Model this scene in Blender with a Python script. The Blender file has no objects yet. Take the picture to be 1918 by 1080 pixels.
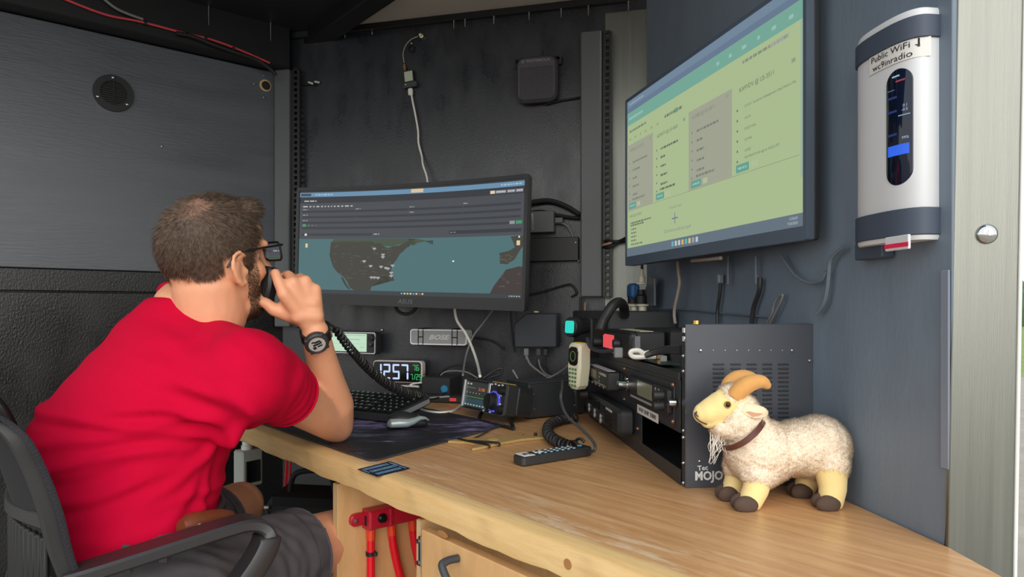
import bpy, bmesh, math, random
import numpy as np
from mathutils import Vector, Matrix, Quaternion

rnd = random.Random(7)
rng = np.random.default_rng(7)
R = math.radians
scene = bpy.context.scene
COL = scene.collection

# ------------------------------------------------------------------ camera, sky, exposure
CZ = 1.05            # lens height above the trailer floor
FPX = 1275.0         # focal length in pixels of a 1918 px wide frame
HZ = 577.0           # row of the horizon
cam_d = bpy.data.cameras.new('camera')
cam = bpy.data.objects.new('camera', cam_d)
COL.objects.link(cam)
cam.location = (0, 0, CZ)
cam.rotation_euler = (R(90), 0, 0)
cam_d.sensor_width = 36.0
cam_d.lens = 36.0 * FPX / 1918.0
cam_d.shift_y = (HZ - 540.0) / 1918.0
cam_d.clip_start = 0.02
cam_d.clip_end = 400
scene.camera = cam

world = bpy.data.worlds.new('sky')
scene.world = world
world.use_nodes = True
wn = world.node_tree
for n_ in list(wn.nodes):
    wn.nodes.remove(n_)
w_out = wn.nodes.new('ShaderNodeOutputWorld')
w_bg = wn.nodes.new('ShaderNodeBackground')
w_tc = wn.nodes.new('ShaderNodeTexCoord')
w_sep = wn.nodes.new('ShaderNodeSeparateXYZ')
w_rmp = wn.nodes.new('ShaderNodeValToRGB')
wn.links.new(w_tc.outputs['Generated'], w_sep.inputs[0])
wn.links.new(w_sep.outputs['Z'], w_rmp.inputs[0])
wn.links.new(w_rmp.outputs[0], w_bg.inputs[0])
wn.links.new(w_bg.outputs[0], w_out.inputs[0])
w_rmp.color_ramp.elements[0].position = 0.0
w_rmp.color_ramp.elements[0].color = (1.0, 0.985, 0.95, 1)
w_rmp.color_ramp.elements[1].position = 0.9
w_rmp.color_ramp.elements[1].color = (0.80, 0.90, 1.0, 1)
w_bg.inputs[1].default_value = 1.05

sun_d = bpy.data.lights.new('hazy_sun', 'SUN')
sun_d.energy = 1.5
sun_d.angle = R(55)
sun_d.color = (1.0, 0.95, 0.87)
sun = bpy.data.objects.new('hazy_sun', sun_d)
COL.objects.link(sun)
sun.rotation_euler = (R(68), 0, R(10))

vs = scene.view_settings
vs.view_transform = 'Standard'
vs.look = 'None'
vs.exposure = 0.42
vs.gamma = 1.0
vs.use_curve_mapping = False
EM = 1.0 / (2 ** vs.exposure)
scene.cycles.use_denoising = True
scene.cycles.max_bounces = 8
scene.cycles.diffuse_bounces = 5
scene.cycles.sample_clamp_indirect = 6.0

# ------------------------------------------------------------------ helpers
def P(u, v, d):
    return Vector(((u - 959.0) / FPX * d, d, CZ + (HZ - v) / FPX * d))

def on_z(u, v, z):
    return P(u, v, (CZ - z) * FPX / (v - HZ))

def lin(c):
    def f(x):
        x = x / 255.0
        return x / 12.92 if x <= 0.04045 else ((x + 0.055) / 1.055) ** 2.4
    return (f(c[0]), f(c[1]), f(c[2]), 1.0)

MATS = {}
def mat(name, col, rough=0.5, metal=0.0, spec=0.5, var=0.0, vscale=30, stretch=(1, 1, 1), bump=0.0, bscale=200,
        emit=0.0, rvar=0.0, coat=0.0, col2=None, trans=0.0, sheen=0.0):
    if name in MATS:
        return MATS[name]
    m = bpy.data.materials.new(name)
    MATS[name] = m
    m.use_nodes = True
    nt = m.node_tree
    b = nt.nodes['Principled BSDF']
    c = lin(col)
    b.inputs['Base Color'].default_value = c
    b.inputs['Roughness'].default_value = rough
    b.inputs['Metallic'].default_value = metal
    b.inputs['Specular IOR Level'].default_value = spec
    if coat:
        b.inputs['Coat Weight'].default_value = coat
        b.inputs['Coat Roughness'].default_value = 0.1
    if trans:
        b.inputs['Transmission Weight'].default_value = trans
    if sheen:
        b.inputs['Sheen Weight'].default_value = sheen
    if emit:
        b.inputs['Base Color'].default_value = (0.01, 0.01, 0.01, 1)
        b.inputs['Emission Color'].default_value = c
        b.inputs['Emission Strength'].default_value = emit * EM
    if var or bump or rvar:
        tc = nt.nodes.new('ShaderNodeTexCoord')
        mp = nt.nodes.new('ShaderNodeMapping')
        mp.inputs['Scale'].default_value = stretch
        nt.links.new(tc.outputs['Object'], mp.inputs[0])
        if var or rvar:
            nz = nt.nodes.new('ShaderNodeTexNoise')
            nz.inputs['Scale'].default_value = vscale
            nz.inputs['Detail'].default_value = 5
            nz.inputs['Roughness'].default_value = 0.6
            nt.links.new(mp.outputs[0], nz.inputs['Vector'])
        if var:
            mx = nt.nodes.new('ShaderNodeMix')
            mx.data_type = 'RGBA'
            if col2:
                a_, b_ = c, lin(col2)
                rp = nt.nodes.new('ShaderNodeMapRange')
                rp.inputs[1].default_value = 0.5 - 0.25
                rp.inputs[2].default_value = 0.5 + 0.25
                nt.links.new(nz.outputs['Fac'], rp.inputs[0])
                nt.links.new(rp.outputs[0], mx.inputs['Factor'])
            else:
                a_ = tuple(x * (1 - var) for x in c[:3]) + (1,)
                b_ = tuple(min(1, x * (1 + var)) for x in c[:3]) + (1,)
                nt.links.new(nz.outputs['Fac'], mx.inputs['Factor'])
            mx.inputs['A'].default_value = a_
            mx.inputs['B'].default_value = b_
            nt.links.new(mx.outputs['Result'], b.inputs['Base Color'])
        if rvar:
            mr = nt.nodes.new('ShaderNodeMapRange')
            mr.inputs[1].default_value = 0.3
            mr.inputs[2].default_value = 0.7
            mr.inputs[3].default_value = max(0.02, rough - rvar)
            mr.inputs[4].default_value = min(1, rough + rvar)
            nt.links.new(nz.outputs['Fac'], mr.inputs[0])
            nt.links.new(mr.outputs[0], b.inputs['Roughness'])
        if bump:
            n2 = nt.nodes.new('ShaderNodeTexNoise')
            n2.inputs['Scale'].default_value = bscale
            n2.inputs['Detail'].default_value = 4
            nt.links.new(mp.outputs[0], n2.inputs['Vector'])
            bp = nt.nodes.new('ShaderNodeBump')
            bp.inputs['Strength'].default_value = bump
            bp.inputs['Distance'].default_value = 0.002
            nt.links.new(n2.outputs['Fac'], bp.inputs['Height'])
            nt.links.new(bp.outputs[0], b.inputs['Normal'])
    return m

def T(x=0, y=0, z=0):
    return Matrix.Translation((x, y, z))
def RX(a): return Matrix.Rotation(R(a), 4, 'X')
def RY(a): return Matrix.Rotation(R(a), 4, 'Y')
def RZ(a): return Matrix.Rotation(R(a), 4, 'Z')

def basis(o, x, y, z):
    m = Matrix.Identity(4)
    for i, a in enumerate((x, y, z)):
        for k in range(3):
            m[k][i] = a[k]
    for k in range(3):
        m[k][3] = o[k]
    return m

def fibre(name, col, col2, vscale, back=.45, rough=.6):
    """hair or wool: diffuse strands that also let light through"""
    m = bpy.data.materials.new(name); MATS[name] = m
    m.use_nodes = True
    nt = m.node_tree
    nt.nodes.remove(nt.nodes['Principled BSDF'])
    out = nt.nodes['Material Output']
    tc = nt.nodes.new('ShaderNodeTexCoord'); nz = nt.nodes.new('ShaderNodeTexNoise'); nz.inputs['Scale'].default_value = vscale; nz.inputs['Detail'].default_value = 4
    rp = nt.nodes.new('ShaderNodeMapRange'); rp.inputs[1].default_value = .3; rp.inputs[2].default_value = .7
    mx = nt.nodes.new('ShaderNodeMix'); mx.data_type = 'RGBA'
    mx.inputs['A'].default_value = lin(col); mx.inputs['B'].default_value = lin(col2)
    nt.links.new(tc.outputs['Object'], nz.inputs['Vector']); nt.links.new(nz.outputs['Fac'], rp.inputs[0]); nt.links.new(rp.outputs[0], mx.inputs['Factor'])
    d = nt.nodes.new('ShaderNodeBsdfDiffuse'); t = nt.nodes.new('ShaderNodeBsdfTranslucent'); g = nt.nodes.new('ShaderNodeBsdfGlossy')
    g.inputs['Roughness'].default_value = rough; g.inputs['Color'].default_value = (1, 1, 1, 1)
    for n in (d, t): nt.links.new(mx.outputs['Result'], n.inputs['Color'])
    m1 = nt.nodes.new('ShaderNodeMixShader'); m1.inputs[0].default_value = back
    m2 = nt.nodes.new('ShaderNodeMixShader'); m2.inputs[0].default_value = .03
    nt.links.new(d.outputs[0], m1.inputs[1]); nt.links.new(t.outputs[0], m1.inputs[2])
    nt.links.new(m1.outputs[0], m2.inputs[1]); nt.links.new(g.outputs[0], m2.inputs[2]); nt.links.new(m2.outputs[0], out.inputs[0])
    return m

class Frame:
    """vertical plane: x along it (left to right as seen), z up, y into it"""
    def __init__(s, o, xdir):
        s.o = Vector((o[0], o[1], o[2] if len(o) > 2 else 0))
        s.x = Vector((xdir[0], xdir[1], 0)).normalized()
        s.y = Vector((-s.x.y, s.x.x, 0))
        s.M = basis(s.o, s.x, s.y, Vector((0, 0, 1)))
        s.I = s.M.inverted()
    def at(s, x, y=0, z=0):
        return s.M @ Matrix.Translation((x, y, z))
    def hit(s, u, v, off=0.0):
        o = s.I @ Vector((0, 0, CZ))
        p = s.I @ P(u, v, 1.0)
        r = p - o
        t = (off - o.y) / r.y
        q = o + r * t
        return q.x, q.z
    def mat_at(s, u, v, off=0.0):
        x, z = s.hit(u, v, off)
        return s.at(x, off, z)
    def pt(s, u, v, off=0.0):
        x, z = s.hit(u, v, off)
        return s.M @ Vector((x, off, z))

def smooth_path(pts, n=8):
    pts = [Vector(p) for p in pts]
    if len(pts) < 3:
        return pts
    out = []
    for i in range(len(pts) - 1):
        p0 = pts[max(i - 1, 0)]; p1 = pts[i]; p2 = pts[i + 1]; p3 = pts[min(i + 2, len(pts) - 1)]
        for k in range(n):
            t = k / n
            out.append(0.5 * ((2 * p1) + (p2 - p0) * t + (2 * p0 - 5 * p1 + 4 * p2 - p3) * t * t + (3 * p1 - p0 - 3 * p2 + p3) * t ** 3))
    out.append(pts[-1])
    return out

def coil_path(pts, r, turns, per=12, r_end=None):
    base = smooth_path(pts, 14)
    L = [0]
    for i in range(1, len(base)):
        L.append(L[-1] + (base[i] - base[i - 1]).length)
    tot = L[-1]
    N = turns * per
    out = []
    ref = Vector((0.13, 0.31, 0.94)).normalized()
    j = 0
    for i in range(N + 1):
        s = tot * i / N
        while j < len(L) - 2 and L[j + 1] < s:
            j += 1
        f = (s - L[j]) / max(1e-9, L[j + 1] - L[j])
        p = base[j].lerp(base[j + 1], f)
        t = (base[min(j + 2, len(base) - 1)] - base[max(j - 1, 0)]).normalized()
        a = t.cross(ref).normalized()
        b = t.cross(a)
        rr = r if r_end is None else r + (r_end - r) * i / N
        an = 2 * math.pi * i / per
        out.append(p + (a * math.cos(an) + b * math.sin(an)) * rr)
    return out

def rrect(w, h, r, n=5, cx=0, cz=0):
    r = min(r, w / 2 - 1e-5, h / 2 - 1e-5)
    out = []
    for k, (sx, sz) in enumerate(((1, 1), (-1, 1), (-1, -1), (1, -1))):
        for i in range(n + 1):
            a = math.pi / 2 * (k + i / n)
            out.append((cx + sx * (w / 2 - r) + r * math.cos(a), cz + sz * (h / 2 - r) + r * math.sin(a)))
    return out

class MB:
    def __init__(s):
        s.v = []; s.f = []; s.m = []
    def add(s, vs_, fs, M=None, mi=0):
        o = len(s.v)
        for p in vs_:
            p = Vector(p)
            s.v.append(tuple(M @ p) if M is not None else tuple(p))
        flip = M is not None and M.determinant() < 0
        for f in fs:
            f = [i + o for i in f]
            if flip: f.reverse()
            s.f.append(f); s.m.append(mi)
        return s
    def box(s, c, d, bev=0.0, M=None, mi=0):
        x, y, z = d[0] / 2, d[1] / 2, d[2] / 2
        MM = Matrix.Translation(c)
        if M is not None: MM = M @ MM
        if bev <= 0:
            vs_ = [(sx * x, sy * y, sz * z) for sx in (-1, 1) for sy in (-1, 1) for sz in (-1, 1)]
            fs = [(0, 1, 3, 2), (4, 6, 7, 5), (0, 4, 5, 1), (2, 3, 7, 6), (0, 2, 6, 4), (1, 5, 7, 3)]
            return s.add(vs_, fs, MM, mi)
        b = min(bev, x * .95, y * .95, z * .95)
        vs_ = []; idx = {}
        for sx in (-1, 1):
            for sy in (-1, 1):
                for sz in (-1, 1):
                    for ax in range(3):
                        q = [sx * (x - b), sy * (y - b), sz * (z - b)]
                        q[ax] = (sx * x, sy * y, sz * z)[ax]
                        idx[(sx, sy, sz, ax)] = len(vs_)
                        vs_.append(q)
        fs = []
        for ax in range(3):
            o1, o2 = [a for a in range(3) if a != ax]
            for sg in (-1, 1):
                q = []
                for (e1, e2) in ((-1, -1), (1, -1), (1, 1), (-1, 1)):
                    k = [0, 0, 0]; k[ax] = sg; k[o1] = e1; k[o2] = e2
                    q.append(idx[(k[0], k[1], k[2], ax)])
                fs.append(q)
            for e1 in (-1, 1):
                for e2 in (-1, 1):
                    q = []
                    k = [0, 0, 0]; k[o1] = e1; k[o2] = e2
                    k[ax] = -1; q.append(idx[(*k, o1)]); q.append(idx[(*k, o2)])
                    k[ax] = 1; q.append(idx[(*k, o2)]); q.append(idx[(*k, o1)])
                    fs.append(q)
        for sx in (-1, 1):
            for sy in (-1, 1):
                for sz in (-1, 1):
                    fs.append([idx[(sx, sy, sz, a)] for a in range(3)])
        # outward orientation
        ff = []
        for f in fs:
            c_ = Vector((0, 0, 0))
            for i in f: c_ += Vector(vs_[i])
            n = (Vector(vs_[f[1]]) - Vector(vs_[f[0]])).cross(Vector(vs_[f[2]]) - Vector(vs_[f[0]]))
            ff.append(f if n.dot(c_) > 0 else f[::-1])
        return s.add(vs_, ff, MM, mi)
    def cyl(s, p0, p1, r0, r1=None, n=16, M=None, mi=0, caps=True):
        if r1 is None: r1 = r0
        return s.tube([p0, p1], [r0, r1], n, M, mi, caps)
    def tube(s, pts, r, n=8, M=None, mi=0, caps=True):
        pts = [Vector(p) for p in pts]
        N = len(pts)
        rr = r if isinstance(r, (list, tuple)) else [r] * N
        if len(rr) != N:
            rr = [rr[0] + (rr[-1] - rr[0]) * i / (N - 1) for i in range(N)]
        t0 = (pts[1] - pts[0]).normalized()
        a = t0.orthogonal().normalized()
        vs_ = []; fs = []
        prev = t0
        for i in range(N):
            t = (pts[min(i + 1, N - 1)] - pts[max(i - 1, 0)])
            t = t.normalized() if t.length > 1e-9 else prev
            q = prev.rotation_difference(t)
            a = (q @ a)
            a = (a - t * a.dot(t)).normalized()
            b = t.cross(a)
            prev = t
            for k in range(n):
                an = 2 * math.pi * k / n
                vs_.append(pts[i] + (a * math.cos(an) + b * math.sin(an)) * rr[i])
        for i in range(N - 1):
            for k in range(n):
                k2 = (k + 1) % n
                fs.append((i * n + k, i * n + k2, (i + 1) * n + k2, (i + 1) * n + k))
        if caps:
            fs.append(tuple(range(n))[::-1])
            fs.append(tuple((N - 1) * n + k for k in range(n)))
        return s.add(vs_, fs, M, mi)
    def lathe(s, prof, n=24, M=None, mi=0, cap=True):
        vs_ = []; fs = []
        for (r, z) in prof:
            for k in range(n):
                a = 2 * math.pi * k / n
                vs_.append((r * math.cos(a), r * math.sin(a), z))
        N = len(prof)
        for i in range(N - 1):
            for k in range(n):
                k2 = (k + 1) % n
                fs.append((i * n + k, i * n + k2, (i + 1) * n + k2, (i + 1) * n + k))
        if cap:
            fs.append(tuple(range(n))[::-1])
            fs.append(tuple((N - 1) * n + k for k in range(n)))
        return s.add(vs_, fs, M, mi)
    def slab(s, poly, y0, y1, bev=0.0, M=None, mi=0, hole=None):
        """outline in x-z, extruded from y0 (front) to y1 (back); bevelled front edge"""
        n = len(poly)
        area = sum(poly[i][0] * poly[(i + 1) % n][1] - poly[(i + 1) % n][0] * poly[i][1] for i in range(n))
        if area < 0: poly = poly[::-1]
        def inset(b):
            out = []
            for i in range(n):
                p0 = Vector(poly[i - 1]); p1 = Vector(poly[i]); p2 = Vector(poly[(i + 1) % n])
                e1 = (p1 - p0).normalized(); e2 = (p2 - p1).normalized()
                n1 = Vector((-e1.y, e1.x)); n2 = Vector((-e2.y, e2.x))
                m = n1 + n2
                if m.length < 1e-6: m = n1
                m = m.normalized()
                k = b / max(0.35, m.dot(n1))
                out.append((p1.x + m.x * k, p1.y + m.y * k))
            return out
        loops = []
        if bev > 0:
            loops.append([(x, y0, z) for x, z in inset(bev)])
            loops.append([(x, y0 + bev, z) for x, z in poly])
            loops.append([(x, y1 - bev, z) for x, z in poly])
            loops.append([(x, y1, z) for x, z in inset(bev)])
        else:
            loops.append([(x, y0, z) for x, z in poly])
            loops.append([(x, y1, z) for x, z in poly])
        vs_ = [p for l in loops for p in l]
        fs = []
        for i in range(len(loops) - 1):
            for k in range(n):
                k2 = (k + 1) % n
                fs.append((i * n + k, (i + 1) * n + k, (i + 1) * n + k2, i * n + k2))
        fs.append(tuple(range(n)))
        fs.append(tuple((len(loops) - 1) * n + k for k in range(n))[::-1])
        return s.add(vs_, fs, M, mi)
    def ring(s, outer, inner, y0, y1, M=None, mi=0):
        """frame between two outlines with the same number of points"""
        n = len(outer)
        vs_ = [(x, y0, z) for x, z in outer] + [(x, y0, z) for x, z in inner] + [(x, y1, z) for x, z in outer] + [(x, y1, z) for x, z in inner]
        fs = []
        for k in range(n):
            k2 = (k + 1) % n
            fs.append((k, k2, n + k2, n + k))
            fs.append((2 * n + k2, 2 * n + k, 3 * n + k, 3 * n + k2))
            fs.append((k2, k, 2 * n + k, 2 * n + k2))
            fs.append((n + k, n + k2, 3 * n + k2, 3 * n + k))
        return s.add(vs_, fs, M, mi)
    def sphere(s, c, r, n=16, M=None, mi=0, m=None):
        if not isinstance(r, (tuple, list, Vector)): r = (r, r, r)
        m = m or max(6, n // 2)
        vs_ = [(0, 0, -1)]; fs = []
        for j in range(1, m):
            b = -math.pi / 2 + math.pi * j / m
            for k in range(n):
                a = 2 * math.pi * k / n
                vs_.append((math.cos(b) * math.cos(a), math.cos(b) * math.sin(a), math.sin(b)))
        vs_.append((0, 0, 1))
        for k in range(n):
            fs.append((0, 1 + (k + 1) % n, 1 + k))
            fs.append((len(vs_) - 1, 1 + (m - 2) * n + k, 1 + (m - 2) * n + (k + 1) % n))
        for j in range(m - 2):
            for k in range(n):
                k2 = (k + 1) % n
                fs.append((1 + j * n + k, 1 + j * n + k2, 1 + (j + 1) * n + k2, 1 + (j + 1) * n + k))
        MM = Matrix.Translation(c) @ Matrix.Diagonal((r[0], r[1], r[2], 1))
        if M is not None: MM = M @ MM
        return s.add(vs_, fs, MM, mi)
    def caps(s, p0, p1, r0, r1, n=14):
        """tapered capsule"""
        p0 = Vector(p0); p1 = Vector(p1)
        s.sphere(p0, r0, n); s.sphere(p1, r1, n)
        s.cyl(p0, p1, r0, r1, n)
        return s
    def chain(s, pts, n=14):
        for (p0, r0), (p1, r1) in zip(pts[:-1], pts[1:]):
            s.caps(p0, p1, r0, r1, n)
        return s
    def mesh(s, name, mats, ang=35):
        me = bpy.data.meshes.new(name)
        me.from_pydata(s.v, [], s.f)
        for m in (mats if isinstance(mats, (list, tuple)) else [mats]):
            me.materials.append(m)
        me.polygons.foreach_set('material_index', s.m)
        me.polygons.foreach_set('use_smooth', [True] * len(s.f))
        me.update()
        if ang is not None:
            me.set_sharp_from_angle(angle=R(ang))
        return me
    def build(s, name, mats, parent=None, M=None, ang=35, **props):
        return link(name, s.mesh(name, mats, ang), parent, M, **props)

def link(name, me, parent=None, M=None, **props):
    o = bpy.data.objects.new(name, me)
    COL.objects.link(o)
    if parent is not None:
        o.parent = parent
        if M is not None: o.matrix_local = M
    elif M is not None:
        o.matrix_world = M
    for k, v in props.items():
        o[k] = v
    return o

def thing(name, label, cat, M=None, group=None):
    o = bpy.data.objects.new(name, None)
    COL.objects.link(o)
    o.empty_display_size = 0.05
    if M is not None: o.matrix_world = M
    o['label'] = label; o['category'] = cat
    if group: o['group'] = group
    return o

def tag(o, label, cat, group=None):
    o['label'] = label; o['category'] = cat
    if group: o['group'] = group
    return o

def text_mesh(txt, size, ext=0.0003, align='CENTER', shear=0.0, sx=1.0, bold=0.0):
    cu = bpy.data.curves.new('lettering', 'FONT')
    cu.body = txt; cu.size = size; cu.extrude = ext
    cu.align_x = align; cu.align_y = 'CENTER'; cu.shear = shear; cu.offset = bold
    cu.resolution_u = 2
    o = bpy.data.objects.new('lettering', cu)
    COL.objects.link(o)
    dg = bpy.context.evaluated_depsgraph_get()
    me = bpy.data.meshes.new_from_object(o.evaluated_get(dg))
    bpy.data.objects.remove(o)
    me.name = 'lettering'
    me.transform(Matrix.Rotation(R(90), 4, 'X') @ Matrix.Diagonal((sx, 1, 1, 1)))
    return me

def text(txt, size, m, parent, M, name='lettering', fit=None, **kw):
    me = text_mesh(txt, size, **kw)
    if fit:
        xs = [v.co.x for v in me.vertices]; k = fit / (max(xs) - min(xs)); c = (max(xs) + min(xs)) / 2
        for v in me.vertices: v.co.x = (v.co.x - c) * k
    me.materials.clear(); me.materials.append(m)
    return link(name, me, parent, M)

def screw(parent, M, r=0.004, m=None, name='screw'):
    b = MB()
    b.lathe([(r, 0), (r, r * .35), (r * .7, r * .8), (0.0001, r)], 10, RX(90))
    b.box((0, -r * .95, 0), (r * 1.1, r * .3, r * .2))
    return b.build(name, m or MATS['steel'], parent, M)

def remesh(mb, voxel, smooth_it=6, name='tmp'):
    me = mb.mesh(name, [], None)
    o = bpy.data.objects.new(name, me)
    COL.objects.link(o)
    md = o.modifiers.new('r', 'REMESH'); md.mode = 'VOXEL'; md.voxel_size = voxel
    if smooth_it:
        sm = o.modifiers.new('s', 'SMOOTH'); sm.iterations = smooth_it; sm.factor = 0.5
    dg = bpy.context.evaluated_depsgraph_get()
    out = bpy.data.meshes.new_from_object(o.evaluated_get(dg))
    bpy.data.objects.remove(o)
    out.polygons.foreach_set('use_smooth', [True] * len(out.polygons))
    return out

def mesh_np(me):
    n = len(me.vertices)
    co = np.empty(n * 3); me.vertices.foreach_get('co', co); co = co.reshape(-1, 3)
    me.calc_loop_triangles()
    t = np.empty(len(me.loop_triangles) * 3, dtype=np.int32); me.loop_triangles.foreach_get('vertices', t)
    vn = np.empty(n * 3); me.vertices.foreach_get('normal', vn)
    return co, t.reshape(-1, 3), vn.reshape(-1, 3)

def fur(me, count, length, width, comb=(0, 0, 0), lift=0.6, jitter=0.4, mask=None, lenf=None, curl=0.0, name='fur', segs=2, nmix=.35):
    """thin tapered blades on the surface; returns a mesh with soft normals"""
    co, tri, vn = mesh_np(me)
    a = co[tri[:, 0]]; b = co[tri[:, 1]]; c = co[tri[:, 2]]
    ar = np.linalg.norm(np.cross(b - a, c - a), axis=1)
    pick = rng.choice(len(tri), count, p=ar / ar.sum())
    r1 = np.sqrt(rng.random(count)); r2 = rng.random(count)
    w0 = 1 - r1; w1 = r1 * (1 - r2); w2 = r1 * r2
    p = a[pick] * w0[:, None] + b[pick] * w1[:, None] + c[pick] * w2[:, None]
    n = vn[tri[pick, 0]] * w0[:, None] + vn[tri[pick, 1]] * w1[:, None] + vn[tri[pick, 2]] * w2[:, None]
    n /= np.linalg.norm(n, axis=1)[:, None] + 1e-9
    if mask is not None:
        k = mask(p)
        p = p[k]; n = n[k]
    N = len(p)
    cb = comb(p, n) if callable(comb) else np.tile(np.array(comb, float), (N, 1))
    # clumps: neighbouring blades lean the same way
    cl = np.stack([np.sin(p[:, 0] * 160 + 3 * np.sin(p[:, 1] * 130)), np.sin(p[:, 1] * 170 + 2 * np.sin(p[:, 2] * 140)), np.sin(p[:, 2] * 150 + 2 * np.sin(p[:, 0] * 120))], 1)
    d = n * lift + cb + cl * jitter * .5 + rng.normal(size=(N, 3)) * jitter * .5
    d -= n * np.minimum(0, (d * n).sum(1) - 0.12)[:, None]
    d /= np.linalg.norm(d, axis=1)[:, None] + 1e-9
    L = length * (0.6 + 0.8 * rng.random(N))
    if lenf is not None: L = L * lenf(p)
    side = np.cross(d, rng.normal(size=(N, 3)))
    side /= np.linalg.norm(side, axis=1)[:, None] + 1e-9
    fl = (np.cross(side, d) * n).sum(1) < 0
    side[fl] *= -1
    side *= width
    down = cb - n * .3
    V = []
    rows = []
    for k in range(segs + 1):
        t = k / segs
        q = p + d * (L * t)[:, None] + down * (L * t * t * curl)[:, None] - n * 0.0008
        if k < segs:
            rows.append((q - side * (1 - t * .8), q + side * (1 - t * .8)))
        else:
            rows.append((q,))
    V = np.concatenate([x for r_ in rows for x in r_])
    nv = 2 * segs + 1
    idx = np.arange(N)
    F = []
    for k in range(segs - 1):
        l0 = 2 * k * N + idx; r0 = (2 * k + 1) * N + idx; l1 = (2 * k + 2) * N + idx; r1_ = (2 * k + 3) * N + idx
        F.append(np.stack([l0, r0, r1_], 1)); F.append(np.stack([l0, r1_, l1], 1))
    k = segs - 1
    F.append(np.stack([2 * k * N + idx, (2 * k + 1) * N + idx, 2 * segs * N + idx], 1))
    F = np.concatenate(F)
    o = bpy.data.meshes.new(name)
    o.vertices.add(len(V)); o.vertices.foreach_set('co', V.ravel())
    o.loops.add(len(F) * 3); o.loops.foreach_set('vertex_index', F.ravel().astype(np.int32))
    o.polygons.add(len(F)); o.polygons.foreach_set('loop_start', np.arange(0, len(F) * 3, 3, dtype=np.int32))
    o.polygons.foreach_set('use_smooth', [True] * len(F))
    o.update(); o.validate()
    nn = n * 0.8 + d * nmix
    nn /= np.linalg.norm(nn, axis=1)[:, None]
    o.normals_split_custom_set_from_vertices(np.tile(nn, (nv, 1)).tolist())
    return o
# ------------------------------------------------------------------ materials
mat('steel', (190, 190, 190), .3, 1.0)
mat('dark_steel', (70, 70, 74), .35, 1.0)
mat('brass', (200, 165, 90), .3, 1.0)
mat('black', (30, 31, 33), .45)
mat('black_matte', (26, 27, 29), .75)
mat('black_gloss', (18, 18, 20), .12)
mat('black_plastic', (38, 39, 41), .5, bump=.15, bscale=900)
mat('charcoal', (60, 62, 66), .5)
mat('grey', (120, 122, 124), .5)
mat('white', (228, 228, 224), .4)
mat('white_cable', (222, 220, 212), .45)
mat('grey_cable', (128, 128, 126), .5)
mat('tan_cable', (176, 160, 145), .5)
mat('rubber', (24, 24, 25), .55)
mat('red_paint', (190, 28, 52), .35, var=.12, vscale=40)
mat('red_cable', (235, 20, 40), .35)
mat('orange_red', (238, 70, 40), .4)
mat('silver', (196, 199, 202), .35, .6)
mat('ink', (20, 20, 22), .6)
mat('white_ink', (235, 235, 235), .6)

def wall_paint(name, col, rough, rv, strength, stretch, bs, spec=.5):
    return mat(name, col, rough, spec=spec, var=.22, vscale=7, stretch=stretch, bump=strength, bscale=bs, rvar=rv)
wall_paint('paint_left_upper', (80, 85, 92), .40, .12, .4, (.35, .35, 3.0), 60, .7)
wall_paint('paint_left_lower', (19, 20, 22), .30, .12, .45, (1, 1, .6), 200, .6)
wall_paint('paint_back', (37, 40, 46), .32, .12, .28, (2.0, 2.0, .8), 170, .7)
wall_paint('paint_right', (114, 127, 141), .5, .08, .25, (2, 2, .6), 60, .4)
mat('ceiling_white', (214, 206, 198), .6, var=.18, vscale=4, bump=.15, bscale=40)
mat('ceiling_dark', (40, 43, 48), .5, var=.2, vscale=6)
mat('frame_black', (27, 28, 31), .45, var=.15, vscale=20)
mat('post_grey', (86, 90, 92), .42, var=.12, vscale=5, stretch=(1, 1, .3))
mat('aluminium', (124, 126, 120), .36, .85, var=.10, vscale=5, stretch=(18, 18, .25), bump=.12, bscale=60, rvar=.06)
mat('floor_paint', (136, 134, 128), .6, var=.2, vscale=20)
mat('gravel', (150, 142, 130), .95, var=.35, vscale=3)
mat('lawn', (118, 138, 64), .95, var=.3, vscale=1.2)
mat('trees', (74, 96, 66), .9, var=.4, vscale=1.5)

LC = Vector((-.8385, 2.492, 0))
RC = Vector((.3755, 2.180, 0))
LW = Frame(LC, (.766, .642))
BW = Frame(LC, (.9685, -.249))
RW = Frame(RC, (.132, -.9912))
BWL = (RC - LC).length
RWL = 1.338
CEIL = 2.05
DZ = .75

def struct(o):
    o['kind'] = 'structure'
    return o

# floor
b = MB()
b.v = [(-3.6, .2, 0), (.75, .2, 0), (.75, .9, 0), (.42, 2.35, 0), (-.86, 2.65, 0), (-3.6, .9, 0)]
b.v += [(x, y, -.06) for x, y, z in b.v]
b.f = [tuple(range(6)), tuple(range(11, 5, -1))] + [((i + 1) % 6, i, 6 + i, 6 + (i + 1) % 6) for i in range(6)]
b.m = [0] * len(b.f)
struct(b.build('floor', MATS['floor_paint']))

# left wall: black lower board, lap strip, grey upper board
wl = struct(MB().box((-.80, .045, 1.0), (1.6, .05, 2.0)).build('wall_left', MATS['paint_left_lower'], None, LW.M))
MB().box((-.80, .008, 1.537), (1.6, .024, .735), .002).build('panel', MATS['paint_left_upper'], wl)
MB().box((-.80, .012, 1.135), (1.6, .016, .066), .002).build('panel', MATS['paint_left_lower'], wl)
MB().box((-.80, .010, .548), (1.6, .02, 1.10), .002).build('panel', MATS['paint_left_lower'], wl)

# header beam over the left wall
struct(MB().box((-.80, -.02, 1.99), (1.6, .10, .165), .004).build('trim_1', MATS['frame_black'], None, LW.M))
# back wall
wb = struct(MB().box((BWL / 2 + .1, .03, 1.02), (BWL + .23, .06, 2.04)).build('wall_back', MATS['paint_back'], None, BW.M))
struct(MB().box((BWL / 2, -.008, CEIL - .012), (BWL, .02, .022), .002).build('trim_2', MATS['frame_black'], None, BW.M))
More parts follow.
